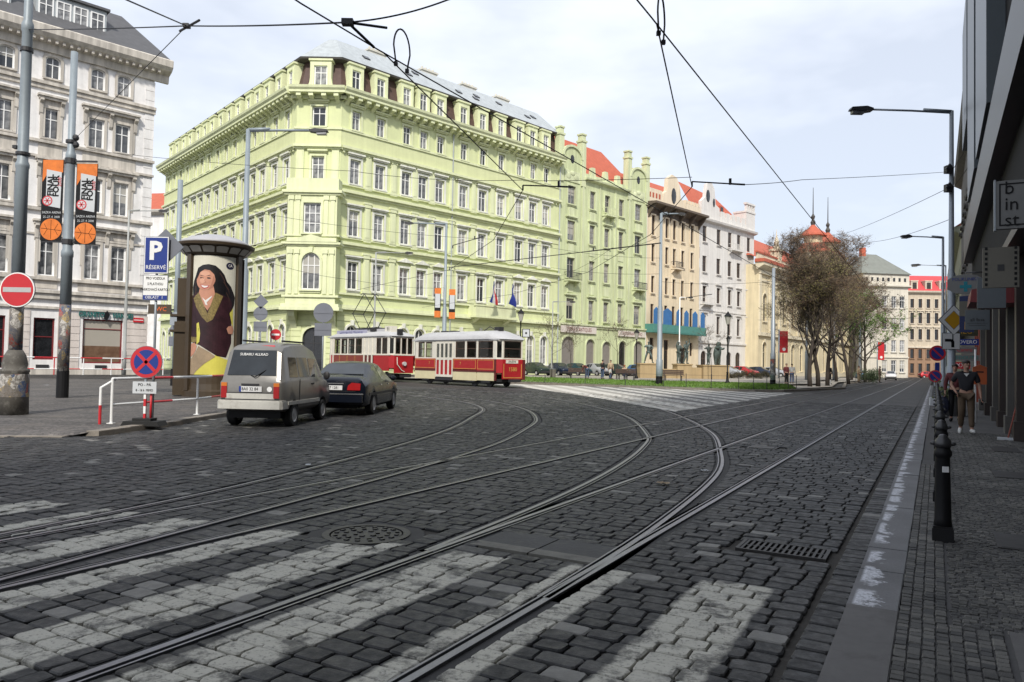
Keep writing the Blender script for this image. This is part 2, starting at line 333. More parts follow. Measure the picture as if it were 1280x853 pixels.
# --- setts of the carriageway
def prj(P):
    v = Vector(P)-Vector((0,0,EYE)); w_ = v.dot(fw)
    return (640+FPX*v.dot(rt)/w_, 426.5-FPX*v.dot(up)/w_, w_) if w_ > .2 else (0, -1e4, w_)
def stone(mb, x, y, lx, ly, n8=True, z=0.0, M=None, inset=.008, flat=False):
    rx, ry = lx/2, ly/2; j = lambda a: random.uniform(-a, a); c = min(.018, lx*.12, ly*.12) if n8 else 0
    def ring(d, zz, tl=(0,0)):
        X, Y = rx-d, ry-d
        p = [(-X+c,-Y), (X-c,-Y), (X,-Y+c), (X,Y-c), (X-c,Y), (-X+c,Y), (-X,Y-c), (-X,-Y+c)] if n8 else [(-X,-Y), (X,-Y), (X,Y), (-X,Y)]
        return [(x+a+j(.004), y+b+j(.004), zz+a*tl[0]+b*tl[1]) for a, b in p]
    tl = (j(.022), j(.022)); k = 8 if n8 else 4
    if flat:
        mb.add(ring(0, z, tl)+ring(-.002, z-.05), [tuple(range(4))]+[(i, i+4, (i+1) % 4+4, (i+1) % 4) for i in range(4)]); return 5
    vs = ring(inset, z, tl)+ring(0, z-.008)+ring(-.002, z-.06)
    fs = [tuple(range(k))]+[(i+r*k, i+k+r*k, (i+1) % k+k+r*k, (i+1) % k+r*k) for r in (0, 1) for i in range(k)]
    mb.add(vs, fs)
    return len(fs)
SKIP = [(5.41, 4.54, .36, .36), (6.97, 1.16, .20, .37), (15.6, 3.0, .3, .3), (5.93, 2.97, .27, .46)]   # covers set in the road: s, t, half sizes
near = []; mb = MB(); mb.M = STM; var = []; random.seed(5)
s = .3
while s < 38.4:
    ph = .158*random.uniform(.96, 1.05); sc_ = s+ph/2
    cuts = [(.70, .735)]
    for i, (f, a, b) in enumerate(RAILS):
        if a-.1 <= sc_ <= b:
            sl_ = abs(f(min(sc_+.05, b))-f(sc_-.05))/.1; cuts.append((f(sc_)-.085*(1+sl_*.9)-sl_*.07, f(sc_)+.085*(1+sl_*.9)+sl_*.07))
    cuts.sort(); segs = []; t0 = .505
    for a, b in cuts:
        if a > t0+.05: segs.append((t0, a))
        t0 = max(t0, b)
    segs.append((t0, 26.4))
    for a, b in segs:
        t = a; first = True
        while t < b-.05:
            L = random.choice((.19, .21, .23, .26)) if not first else random.uniform(.12, .25)
            first = False
            if b-t-L < .1: L = min(b-t, .34)
            tc_ = t+L/2; t += L; P = ST(sc_, tc_); px, py, dz = prj(P)
            if dz < .5 or py > 1050 or px < -420 or px > 1420: continue
            if any(abs(sc_-S[0]) < S[2]+.05 and abs(tc_-S[1]) < S[3]+.08 for S in SKIP) or inside((P.x, P.y), PAVE) or inside((P.x, P.y), RAMP): continue
            near.append((dz if -20 < px < 1300 and 0 < py < 862 else 99, sc_, tc_, ph-.011, L-.012))
    s += ph
near.sort()
COB = {}
for k, (dz, s_, t_, ws, lt) in enumerate(near):
    v = random.random()**1.5*.96 if random.random() < .975 else 1.0; zz = random.uniform(-.007, .003)
    if k < 300:
        key = (round(ws, 2), round(lt, 2), random.randrange(3))
        if key not in COB:
            q = MB(); n_ = stone(q, 0, 0, key[0], key[1]); q.var = [random.random()**1.5*.96 if random.random() < .96 else 1.0]*n_; COB[key] = q.mesh('cobblestone', STONE, flip=False)
        put('cobblestone', COB[key], road, STM @ TR(s_, t_, zz) @ RZ(random.uniform(-.03, .03)))
    else:
        var += [v]*stone(mb, s_, t_, ws, lt, dz < 12, zz, flat=dz > 21)
mb.var = var; mb.build('cobblestones', STONE, road, flip=False, kind='stuff'); print('setts', len(near))
# --- covers
IRON = mat('cast iron', (.045,.043,.042), .55, .3, 8, .6, bump=.3)
t = thing('manhole_cover', 'round cast iron manhole cover among the setts beside a white stripe', 'manhole', TR(*ST(5.41, 4.54), -.004) @ RZ(.3))
q = MB(); q.lathe([(.40,-.05), (.40,.004), (.335,.004), (.335,-.02)], 32); q.build('frame', IRON, t); q = MB(); q.lathe([(.56,-.04),(.53,-.006),(.40,-.006),(.40,-.04)], 32); q.build('collar', BITU, t)
q = MB(); q.lathe([(.32,-.05), (.32,-.002), (0.001,-.002)], 32)
for r_ in (.1, .2, .28):
    for k in range(int(r_*60)): a = k*2*math.pi/int(r_*60); q.M = RZ(a); q.box(r_-.018, r_+.018, -.02, .02, -.003, .008)
q.build('cover', IRON, t)
t = thing('drain_grate', 'rectangular iron drain grate in the setts near the kerb', 'drain', TR(*ST(6.97, 1.16)) @ RZ(math.atan2(SE.y, SE.x)))
q = MB(); q.box(-.2,.2,-.37,-.34,-.05,.004); q.box(-.2,.2,.34,.37,-.05,.004); q.box(-.2,-.175,-.34,.34,-.05,.003); q.box(.175,.2,-.34,.34,-.05,.003); q.build('frame', IRON, t)
q = MB()
for k in range(14): q.box(-.175, .175, -.325+k*.049, -.302+k*.049, -.04, .001)
q.box(-.01,.01,-.34,.34,-.04,-.002); q.build('grating', IRON, t)
t = thing('manhole_cover', 'small square iron cover between the rails of the straight track', 'manhole', TR(*ST(15.6, 3.0)) @ RZ(math.atan2(SE.y, SE.x)))
q = MB(); q.box(-.27,.27,-.27,.27,-.05,-.002); q.build('frame', IRON, t); q = MB(); q.box(-.22,.22,-.22,.22,-.002,.006); q.build('cover', IRON, t)
SLABM = mat('worn concrete slab', (.048,.048,.048), .75, .3, 2, bump=.4, dirt=(.11,.105,.09,.5)); EDGEM = mat('pale stone edging', (.15,.145,.125), .8, .3, 3, dirt=(.07,.065,.06,.6))
for k, (a, b) in enumerate(((2.40,2.96),(2.975,3.545))):
    q = MB(); q.M = STM; q.box(5.78, 6.25, a, b, -.04, -.003); q.build('concrete_slab', SLABM, road); q = MB(); q.M = STM; q.box(5.60, 5.765, a, b, -.04, .001); q.build('edging_stone', EDGEM, road)
# --- right pavement
side = sheet('pavement', st2([(-40,.19), (170,.19), (170,-1.75), (-40,-1.75)]), .062, mat('dark pavement', (.062,.06,.06), .9, .25, 1.2, bump=.3))
random.seed(3); KM = {}
s = 1.5; k = 0
while s < 90:
    L = random.choice((.8, 1.0, 1.2)) if s > 5.3 else (3.85 if k == 0 else 1.0)
    key = (L, random.randrange(2)) if s > 1.6 else (L, 9)
    if key not in KM:
        q = MB(); q.box(.006, L-.006, .205, .495, -.05, .074); q.box(.002, L-.002, .2, .5, -.05, .066); KM[key] = q.mesh('kerbstone', SLAB if key[1] == 9 else KERBP)
    put('kerbstone', KM[key], side, STM @ TR(s, random.uniform(-.004, .004), random.uniform(-.004, .004)))
    s += L; k += 1
def setts(name, cells, mt, nmax=0, h=.074):
    global mb
    mb = MB(); mb.M = STM; var = []
    for k, (s_, t_, a, b) in enumerate(cells):
        v = random.random()
        if k < nmax:
            q = MB(); q.M = STM; q.var = [v]*stone(q, s_, t_, a, b, False, h+random.uniform(-.003, .002), inset=.004); q.build(name, mt, side, flip=False)
        else: var += [v]*stone(mb, s_, t_, a, b, False, h+random.uniform(-.003, .002), inset=.004)
    mb.var = var; mb.build(name+'s', mt, side, flip=False, kind='stuff')
def mosaic_mat():
    mt, t, b = nodes_of('mosaic stones'); g = G(t); p = g.pos(); v = g.n('ShaderNodeAttribute', attribute_name='var').outputs['Fac']
    c = g.mix(v, (.030,.030,.030), (.100,.096,.086)); c = g.scale(c, g.m('MULTIPLY', g.rng(g.noise(p, 1.1, 5), .35, .65, .62, 1.35), g.rng(g.noise(p, 120, 3), .3, .7, .7, 1.3)))
    g.link(c, b.inputs['Base Color']); b.inputs['Roughness'].default_value = .7; g.bump(g.noise(p, 100, 4), b, .4, .006); return mt
MOS = mosaic_mat(); cells = []
s = 2.4
while s < 5.22:
    for k in range(8): cells.append((s+random.uniform(-.01,.01), .165-k*.068, .062, .061))
    s += .067
while s < 14:
    for k in range(4): cells.append((s+random.uniform(-.01,.01), .165-k*.066, .062, .06))
    s += .067
cells = [c for c in cells if prj(ST(c[0], c[1]))[1] < 880]
setts('sett', cells, MOS, 280)
cells = []; s = 5.3
while s < 22:
    t = -.115; ds = .052 if s < 11 else .075
    while t > -1.62:
        px, py, dz = prj(ST(s, t))
        if px < 1380 and py < 900: cells.append((s+random.uniform(-.016,.016), t+random.uniform(-.016,.016), ds*random.uniform(.78,1.0), ds*random.uniform(.78,1.0)))
        t -= ds
    s += ds
setts('mosaic_stone', cells, MOS, 0, .071); print('mosaic', len(cells))
random.seed(8)
for k in range(5):
    q = MB(); q.M = STM; q.box(2.0+k*.66, 2.65+k*.66, -1.02, -.375, -.05, .072); q.build('paving_slab', SLAB, side)
    q = MB(); q.M = STM; q.box(2.0+k*.66, 2.65+k*.66, -1.68, -1.03, -.05, .071); q.build('paving_slab', SLAB, side)
for (s_, t_, a, b) in ((8.1,-.72,.35,.25), (13.3,-1.05,.4,.3), (17.6,-1.2,.5,.22), (9.4,-1.3,.3,.3)):
    q = MB(); q.M = STM; q.box(s_-a, s_+a, t_-b, t_+b, .05, .0785); q.box(s_-a+.03, s_+a-.03, t_-b+.03, t_+b-.03, .05, .081); q.build('service_cover', IRON, side)
# --- left pavement kerb
def along(pts, d0, L):
    acc = 0
    for a, b in zip(pts, pts[1:]):
        a = Vector((*a, 0)); b = Vector((*b, 0)); l = (b-a).length
        if acc+l >= d0: return a+(b-a)*((d0-acc)/l), (b-a).normalized()
        acc += l
    return b, (b-a).normalized()
d = 0; KL = None; q = MB(); q.box(.006, .964, -.02, .24, -.1, .10); q.box(.001, .969, -.028, .25, -.1, .085); KL = q.mesh('kerbstone', KERBL)
line = [(x, y) for x, y in PAVE[2:9]]
while d < 33:
    p, dr = along(line, d, 1); put('kerbstone', KL, pave, TR(p.x, p.y, random.uniform(-.006,.006)) @ RZ(math.atan2(dr.y, dr.x))); d += .97
q = MB(); q.box(.006, .964, -.02, .24, -.1, .088); KF = q.mesh('kerbstone', KERBL)
for k in range(14): p = Vector((-8.62-k*.972, 14.74-k*.012-.11*min(k,1), 0)); put('kerbstone', KF, pave, TR(p.x, p.y, -.073) @ RZ(math.pi*1.02+random.uniform(-.02,.02)))
# --- the square: island, grass bank, hatched marking
sheet('square', [(0,59.9), (9.2,55.2), (15.4,51.2), (19.6,52.6), (26.3,61.7), (36,83), (48,103), (60,130), (42,128), (20,106), (5,91), (-17,69), (-12,66)], .16, SQUAREM)
sheet('square', [(-16,71), (1.5,71), (11,63.8), (17.4,62.2), (22,61), (27,66), (34,84), (41,96), (56,128), (42,129), (20,107), (5,92.6)], .30, SQUAREM)
ISL = [(-7,62.5), (1.0,58.6), (9.2,54.2), (15.5,50.1), (17.6,50.2), (20.6,53.0), (27.0,60.9), (36.8,82.6), (49,102.6)]
for k in range(95):
    p, dr = along(ISL, k*.98, 1); put('kerbstone', KF, road, TR(p.x, p.y, .05) @ RZ(math.atan2(dr.y, dr.x)))
GR = [((-7,63),(-7,72)), ((1.2,59.3),(1.5,71.2)), ((9.4,54.8),(11,64)), ((15.5,50.8),(17.4,62.4)), ((18.6,51.6),(20.5,61)), ((20.3,53.6),(21.2,58))]
q = MB(); tg = []
for (a, b), (c, d_) in zip(GR, GR[1:]):
    L = lambda p, r, f: (p[0]+(r[0]-p[0])*f, p[1]+(r[1]-p[1])*f, .13+.19*min(1, f*1.8))
    for i in range(6):
        f0, f1 = i/6, (i+1)/6; q.add([L(a,b,f0), L(c,d_,f0), L(c,d_,f1), L(a,b,f1)], [(0,1,2,3)])
    for _ in range(2600):
        u, v = random.random(), random.random(); A = L(a, b, v); B = L(c, d_, v); tg.append((A[0]+(B[0]-A[0])*u, A[1]+(B[1]-A[1])*u, A[2]))
GRASS = mat('lawn grass', (.088,.165,.020), .8, .35, .5, dirt=(.15,.22,.04,.6))
lawn = q.build('lawn', GRASS, flip=False, kind='structure')
q = MB()
for x, y, z in tg:
    a = random.uniform(0, 6.28); c_, s_ = math.cos(a)*.05, math.sin(a)*.05; h = random.uniform(.05, .13)
    q.add([(x-c_, y-s_, z-.01), (x+c_, y+s_, z-.01), (x+random.uniform(-.04,.04), y+random.uniform(-.04,.04), z+h)], [(0,1,2)])
q.build('grass', GRASS, flip=False, kind='stuff', label='short green grass on the island', cat='grass')
def hatch_mat():
    mt, t, b = nodes_of('worn hatched road marking'); g = G(t); p = g.pos(); x = g.n('ShaderNodeSeparateXYZ'); g.link(p, x.inputs[0])
    a = R(7); d = g.m('ADD', g.m('MULTIPLY', x.outputs[0], math.cos(a)), g.m('MULTIPLY', x.outputs[1], math.sin(a)))
    nz = g.noise(p, 2, 4); fr = g.m('FRACT', g.m('ADD', g.m('MULTIPLY', d, .70), g.m('MULTIPLY', nz, .06)))
    k = g.m('MULTIPLY', g.rng(fr, .0, .04), g.rng(fr, .55, .51)); k = g.m('MULTIPLY', k, g.rng(g.noise(p, 5, 6, .7), .42, .56, 1, .3))
    base = g.scale((.13,.125,.12), g.rng(g.noise(p, 3, 5), .3, .7, .7, 1.3))
    base = g.mix(g.rng(d, 11.8, 10.6, 0, .85), base, (.40,.375,.33))
    g.link(g.mix(k, base, (.62,.60,.55)), b.inputs['Base Color']); b.inputs['Roughness'].default_value = .8; g.bump(g.noise(p, 12, 4), b, .3, .02); return mt
sheet('hatched_road_marking', [(5.75,26.4), (12.6,38.4), (18.3,48.6), (15.4,49.7), (9.2,53.8), (3.2,56.6), (-1,58.6), (-2.5,58.2), (1.1,49.6), (4.2,36)], .001, hatch_mat(), parent=None)
# ================================================================ BUILDINGS
MC = {}
def stucco(name, c, **k): return mat(name, c, k.pop('rough', .85), k.pop('var', .07), k.pop('scale', .7), streak=k.pop('streak', .12), bump=.12, bscale=25, spec=.2, **k)
class Bld:                                                          # local x along the facade, -y towards the street
    def __init__(s, name, label, M, cat='building'):
        s.o = thing(name, label, cat, M); s.M = Matrix.Identity(4); s.inv = M.inverted()
    def part(s, name, mb, mt, sm=False, **k): return mb.build(name, mt, s.o, s.M, sm, **k)
    def face(s, W): s.M = s.inv @ W
    def wall(s, u0, u1, z0, z1, holes, mt, depth=.28, name='wall', y=0.0):
        xs = sorted({u0, u1, *[h[0] for h in holes], *[h[1] for h in holes]}); zs = sorted({z0, z1, *[h[2] for h in holes], *[h[3] for h in holes]})
        xs = [x for x in xs if u0 <= x <= u1]; zs = [z for z in zs if z0 <= z <= z1]; mb = MB()
        for a, b in zip(xs, xs[1:]):
            run = None
            for c, d in zip(zs, zs[1:]):
                cx, cz = (a+b)/2, (c+d)/2
                if any(h[0] < cx < h[1] and h[2] < cz < h[3] for h in holes):
                    if run is not None: mb.add([(a,y,run),(b,y,run),(b,y,c),(a,y,c)], [(0,1,2,3)]); run = None
                elif run is None: run = c
            if run is not None: mb.add([(a,y,run),(b,y,run),(b,y,z1),(a,y,z1)], [(0,1,2,3)])
        for h in holes:
            a, b, c, d = h[:4]; e = y+depth
            mb.add([(a,y,c),(b,y,c),(b,y,d),(a,y,d),(a,e,c),(b,e,c),(b,e,d),(a,e,d)], [(0,4,5,1),(1,5,6,2),(2,6,7,3),(3,7,4,0)])
            if len(h) > 4 and h[4]:
                r = (b-a)/2; n = 8; cx = (a+b)/2; zc = d-r*h[4]
                arc = [(cx+r*math.cos(math.pi*k/n), zc+r*h[4]*math.sin(math.pi*k/n)) for k in range(n+1)]
                for k in range(n):
                    (x0, q0), (x1, q1) = arc[k], arc[k+1]; kx = b if k < n/2 else a
                    mb.add([(x0,y,q0),(x1,y,q1),(kx,y,d)], [(0,1,2)]); mb.add([(x0,y,q0),(x1,y,q1),(x1,e,q1),(x0,e,q0)], [(0,1,2,3)])
                mb.add([(cx,y,d),(b,y,d),(a,y,d)], [(0,1,2)]) if h[4] < .02 else None
        s.part(name, mb, mt, flip=False); return holes
    def win(s, u, z, w, h, fm=None, pm=None, arch=0, cols=2, trans=.66, y=.16, fr=.115, sur=None, sm=None, sill=True, rows=None, name='window'):
        fm = fm or WHITE; pm = pm or GLASS; key = ('w', round(w,2), round(h,2), fm.name, pm.name, arch, cols, trans, fr, rows)
        if key not in MC:
            q = MB(); ht = h-(w/2*arch if arch else 0); a = w/2; bw = fr*.62
            q.box(-a, -a+fr, 0, .08, 0, ht); q.box(a-fr, a, 0, .08, 0, ht); q.box(-a+fr, a-fr, 0, .08, 0, fr)
            if arch:
                P = [(a*math.cos(math.pi*k/8), ht+a*arch*math.sin(math.pi*k/8)) for k in range(9)]; I = [((a-fr)*math.cos(math.pi*k/8), ht+(a-fr)*arch*math.sin(math.pi*k/8)) for k in range(9)]
                for k in range(8): q.prism([P[k], P[k+1], I[k+1], I[k]], 0, .08)
            else: q.box(-a+fr, a-fr, 0, .08, ht-fr, ht)
            zt = [h*trans] if trans else []
            if rows: zt = [h*k/rows for k in range(1, rows)]
            for z_ in zt: q.box(-a+fr, a-fr, .004, .076, z_-bw/2, z_+bw/2)
            for k in range(1, cols): x = -a+w*k/cols; q.box(x-bw/2, x+bw/2, -.004, .082, fr, h-fr)
            f = q.mesh('window', fm); q = MB()
            if arch: q.poly([(-a+.01,.05,.01), (a-.01,.05,.01)] + [((a-.01)*math.cos(math.pi*k/8), .05, ht+(a-.01)*arch*math.sin(math.pi*k/8)) for k in range(9)])
            else: q.poly([(-a+.01,.05,.01), (a-.01,.05,.01), (a-.01,.05,h-.01), (-a+.01,.05,h-.01)])
            MC[key] = (f, q.mesh('pane', pm, flip=False))
        f, p = MC[key]
        o = put(name, f, s.o, s.M @ TR(u, y, z)); put('pane', p, o)
        if sill and sm:
            k2 = ('s', round(w,2), sm.name)
            if k2 not in MC:
                q = MB(); q.box(-w/2-.16, w/2+.16, -.24-y, -y+.02, -.14, 0); q.box(-w/2-.1, w/2+.1, -.12-y, -y, -.3, -.14); MC[k2] = q.mesh('sill', sm)
            put('sill', MC[k2], o)
        if sur:
            k3 = ('r', round(w,2), round(h,2), sur, sm.name, arch)
            if k3 not in MC:
                q = MB(); a = w/2; b = .2; ya, yb = -y-.09, -y+.02
                if arch:
                    ht = h-a*arch; q.box(-a-b, -a, ya, yb, 0, ht); q.box(a, a+b, ya, yb, 0, ht)
                    for k in range(10):
                        t0, t1 = math.pi*k/10, math.pi*(k+1)/10; q.prism([(r_*math.cos(t_), ht+(r_*arch if r_ == a else r_)*math.sin(t_)) for r_, t_ in ((a,t0),(a+b,t0),(a+b,t1),(a,t1))], ya, yb)
                else:
                    q.box(-a-b, -a, ya, yb, 0, h); q.box(a, a+b, ya, yb, 0, h); q.box(-a-b, a+b, ya, yb, h, h+b)
                if 'h' in sur: q.box(-a-.34, a+.34, -y-.34, yb, h+.42, h+.56); q.box(-a-.26, a+.26, -y-.2, yb, h+.3, h+.42)
                if 'p' in sur: q.prism([(-a-.36, h+.56), (a+.36, h+.56), (0, h+1.0)], -y-.30, yb); 
                if 'k' in sur: q.prism([(-.14, h+.0), (.14, h+.0), (.2, h+.5), (-.2, h+.5)], -y-.22, yb)
                MC[k3] = q.mesh('surround', sm)
            put('surround', MC[k3], o)
        return o
    def cornice(s, u0, u1, prof, mt, name='cornice'):
        q = MB(); q.prism(prof, u0, u1, 'x'); return s.part(name, q, mt)
    def band(s, u0, u1, z0, z1, y, mt, name='ledge', y1=.01): q = MB(); q.box(u0, u1, y, y1, z0, z1); return s.part(name, q, mt)
    def many(s, name, mesh, locs):
        for l in locs: put(name, mesh, s.o, s.M @ TR(*l))
def wframe(x, y, az): return TR(x, y, 0) @ RZ(R(90-az))
# ---------------------------------------------------------------- yellow green corner building
GW = stucco('lime stucco', (.622,.662,.378), streak=.06, dirt=(.54,.55,.36,.3)); GT = stucco('pale lime trim', (.675,.705,.455), streak=.1); GD = stucco('lime frieze', (.615,.645,.375), streak=.06)
SLATEB = mat('brown slate', (.075,.042,.035), .7, .2, 3); TIN = mat('grey tin roof', (.40,.43,.44), .5, .08, .6, .1, streak=.15); EAVE = mat('dark eave', (.06,.055,.05), .7, .15)
AZR = 44.64; A_ = Vector((-16.4, 70)); L_ = Vector((-20.6, 70)); AZL = -41.0; LENL = 40.0; LENR = 31.3
eR = Vector((math.sin(R(AZR)), math.cos(R(AZR)))); eL = Vector((math.sin(R(AZL)), math.cos(R(AZL))))
WR = wframe(A_.x, A_.y, AZR); Lf = L_+eL*LENL; WL = wframe(Lf.x, Lf.y, AZL+180); WC = wframe(L_.x, L_.y, 90)
gb = Bld('corner_building', 'large lime green corner apartment building with grey roof and brown mansard', WR)
axR = [1.65, 4.5, 7.7, 9.85, 12.1, 15.4, 18.25, 21.1, 24.1, 26.4, 28.75]
axL = [LENL-x for x in (1.9, 4.6, 7.5, 9.9, 12.3, 15.2, 17.8, 20.4, 23.2, 25.6, 28.0, 30.9, 33.4, 36.0, 38.4)]
q = MB(); q.box(-.22,.22,-.95,0,.12,.42); q.prism([(0,-.35),(0,.12),(-.75,.12),(-.3,-.1)], -.19, .19, 'x'); MOD = q.mesh('modillion', GT)
q = MB(); q.box(-.09,.09,-.30,.02,-.2,0); q.box(-.07,.07,-.2,.02,-.36,-.2); DENT = q.mesh('dentil', GT)
q = MB(); q.box(-.34,.34,-.13,.01,0,3.1); q.box(-.42,.42,-.2,.01,3.1,3.25); q.box(-.46,.46,-.24,.01,3.42,3.6); q.prism([(-.34,3.25),(.34,3.25),(.42,3.42),(-.42,3.42)], -.2, .01); q.box(-.42,.42,-.18,.01,-.25,0)
q.box(-.22,.22,-.16,-.12,.2,2.9); PIL = q.mesh('pilaster', GT)
LEDGES = [(6.35,6.55,-.42), (6.55,6.8,-.3), (7.75,7.95,-.22), (12.25,12.45,-.2), (12.45,12.7,-.42), (13.05,13.2,-.18), (17.15,17.35,-.22), (17.35,17.6,-.46), (18.05,18.2,-.2), (21.35,21.5,-.24), (21.5,21.75,-.42), (23.2,23.4,-.2)]
GS = stucco('white window surround', (.74,.74,.66), streak=.2)
def wing(ax, L, r0=.2, r1=.2):
    holes = []
    for u in ax: holes += [(u-.6,u+.6,8.3,10.95), (u-.6,u+.6,13.35,15.85), (u-.6,u+.6,18.35,20.7), (u-.5,u+.5,23.5,25.35), (u-.62,u+.62,1.5,4.9,1)]
    gb.wall(-.0, L, 0, 27, holes, GW)
    for i, u in enumerate(ax):
        trio = any(abs(u-v) < 2.5 for v in ax if v != u)
        gb.win(u, 1.5, 1.24, 3.4, arch=1, sur='k', sm=GS); gb.win(u, 8.3, 1.2, 2.65, sur='p' if trio else 'h', sm=GS); gb.win(u, 13.35, 1.2, 2.5, sur='h', sm=GS)
        gb.win(u, 18.35, 1.2, 2.35, sur='h', sm=GS); gb.win(u, 23.5, 1.0, 1.85, sur='h', sm=GT)
    for a, b, y in LEDGES: gb.band(0, L, a, b, y, GT)
    gb.band(0, L, 21.75, 23.2, -.09, GD, 'frieze'); gb.band(0, L, 16.3, 17.15, -.06, GD, 'frieze'); gb.band(0, L, 11.6, 12.25, -.06, GD, 'frieze')
    gb.cornice(-.3, L+.0, [(.01,26.05), (-.3,26.05), (-.3,26.42), (-1.05,26.42), (-1.05,26.62), (-1.2,26.8), (-1.25,27.02), (.6,27.1)], GT)
    n = int(L/.95); gb.many('modillion', MOD, [(L*(k+.5)/n, 0, 26.0) for k in range(n)])
    gaps = [(a+b)/2 for a, b in zip(sorted(ax), sorted(ax)[1:])]
    for z in (8.3, 13.2, 18.2):
        gb.many('pilaster', PIL, [(g_, 0, z-.02 if z < 9 else z) for g_ in gaps])
    n = int(L/.55); q = MB()
    for k in range(n): q.box(L*(k+.5)/n-.09, L*(k+.5)/n+.09, -.2, .01, 21.12, 21.33)
    gb.part('dentil_course', q, GT)
    # rusticated ground floor, one course after another
    for c in range(12):
        z0 = .15+c*.515; z1 = z0+.47; q = MB(); x = 0.02
        for u in sorted(ax):
            hw = .86 if z1 > 1.4 and z0 < 5.2 else 0
            if hw:
                if z0 > 4.2: hw = math.sqrt(max(0.05, .95**2-(max(z0, 4.28)-4.28)**2))
                if u-hw > x: q = MB(); q.box(x, u-hw, -.07, .02, z0, z1); gb.part('rusticated_block', q, GW)
                x = u+hw
        q = MB(); q.box(x, L-.02, -.07, .02, z0, z1); gb.part('rusticated_block', q, GW)
def offs(d):
    # the eaves line moved inwards by d (world xy): far left end, L, A, right end
    lines = [(L_, -eL, Vector((-eL.y, eL.x)).__mul__(-1)), (L_, Vector((1,0)), Vector((0,1))), (A_, eR, Vector((-eR.y, eR.x)))]
    P = []
    def inter(a, da, b, db):
        den = da.x*db.y-da.y*db.x; t = ((b.x-a.x)*db.y-(b.y-a.y)*db.x)/den; return a+da*t
    L2 = [(p+nv*d, dv) for p, dv, nv in lines]
    return [L2[0][0]+eL*LENL, inter(L2[0][0], L2[0][1], L2[1][0], L2[1][1]), inter(L2[1][0], L2[1][1], L2[2][0], L2[2][1]), L2[2][0]+eR*LENR]
def roofstrip(name, steps, mt, smooth=False):
    q = MB(); rows = [[(p.x, p.y, z) for p in offs(d)] for d, z in steps]
    for a, b in zip(rows, rows[1:]):
        for k in range(3): q.add([a[k], a[k+1], b[k+1], b[k]], [(0,1,2,3)])
    gb.M = gb.inv; gb.part(name, q, mt, flip=False)
gb.M = Matrix.Identity(4); wing(axR, LENR)
gb.face(WL); wing(axL, LENL)
# dormers, also on the chamfer
q = MB(); q.box(-.8,-.5,0,.9,0,2.75); q.box(.5,.8,0,.9,0,2.75); q.box(-.5,.5,0,.9,2.3,2.75); q.box(-.5,.5,0,.9,0,.32); q.box(-.9,.9,-.12,1.3,2.75,2.92); q.prism([(-.8,0),(-1.05,0),(-.85,.7),(-.8,1.2)], .05, 1.0); q.prism([(.8,0),(1.05,0),(.85,.7),(.8,1.2)], .05, 1.0)
q.box(-.62,-.5,-.05,0,.3,2.4); q.box(.5,.62,-.05,0,.3,2.4); DORM = q.mesh('dormer', GT)
for W, ax in ((WR, axR), (WL, axL), (WC, [2.1])):
    gb.face(W)
    for u in ax: put('dormer', DORM, gb.o, gb.M @ TR(u, .12, 27.05) @ Matrix.Scale(1.25 if W is WC else 1, 4, (1,0,0))); gb.win(u, 27.37, 1.25 if W is WC else 1.0, 1.98, y=.26, sill=False)
roofstrip('mansard', [(.35,27.06), (.55,27.6), (.85,28.8), (1.1,30.05)], SLATEB); roofstrip('eave_board', [(1.1,30.0), (.3,30.06), (.25,30.22), (.55,30.26)], EAVE); roofstrip('roof', [(.25,30.24), (4.0,33.5), (9.5,30.2), (12,27)], TIN)
gb.face(WR)
for k, (u, d) in enumerate(((3.9,2.0), (9,1.7), (10.5,2.6), (16,1.8), (19.2,2.4), (18.4,1.6), (23,2.6), (27,1.7), (28.5,2.2))):
    q = MB(); zz = 30.24+(d-.25)*.868; q.M = TR(u, d, zz) @ RX(math.atan(.868)); q.box(-.35,.35,-.32,.32,-.02,.1); q.box(-.3,.3,-.27,.27,.1,.115, 1); gb.part('skylight', q, [DARK, DGLASS])
CHIM = stucco('chimney stucco', (.62,.60,.52))
for u in (6, 13, 19, 24.5):
    q = MB(); q.box(u, u+2.2, 4.6, 5.4, 31.5, 34.0); q.box(u-.1, u+2.3, 4.5, 5.5, 34.0, 34.2)
    for k in range(4): q.lathe([(.14,0),(.12,.35)], 8, 0, u+.3+k*.52, 5.0, 34.2)
    gb.part('chimney', q, CHIM)
# chamfer
gb.face(WC); CW = 4.2
gb.wall(0, CW, 0, 27, [(1.45,2.75,23.5,25.4), (1.5,2.7,18.35,20.7), (1.1,3.1,.2,4.6,1)], GW)
gb.win(2.1, 23.5, 1.3, 1.9, sur='h', sm=GT); gb.win(2.1, 18.35, 1.2, 2.35, sur='h', sm=GT)
gb.win(2.1, .2, 2.0, 4.4, fm=DARK, pm=DGLASS, arch=1, rows=3, sur='k', sm=GT, name='door', sill=False)
for a, b, y in LEDGES: gb.band(-.15, CW+.15, a, b, y, GT)
gb.band(-.05, CW+.05, 21.75, 23.2, -.09, GD, 'frieze')
gb.cornice(-.5, CW+.5, [(.01,26.05), (-.3,26.05), (-.3,26.42), (-1.05,26.42), (-1.05,26.62), (-1.2,26.8), (-1.25,27.02), (.6,27.1)], GT)
gb.many('modillion', MOD, [(x, 0, 26.0) for x in (.35, 1.5, 2.7, 3.85)]); gb.many('pilaster', PIL, [(x, 0, 18.2) for x in (.45, 3.75)])
for c in range(12):
    q = MB(); z0 = .15+c*.515
    if z0 < 4.6: q.box(.02, .95, -.07, .02, z0, z0+.47); gb.part('rusticated_block', q, GW); q = MB(); q.box(3.25, CW-.02, -.07, .02, z0, z0+.47)
    else: q.box(.02, CW-.02, -.07, .02, z0, z0+.47)
    gb.part('rusticated_block', q, GW)
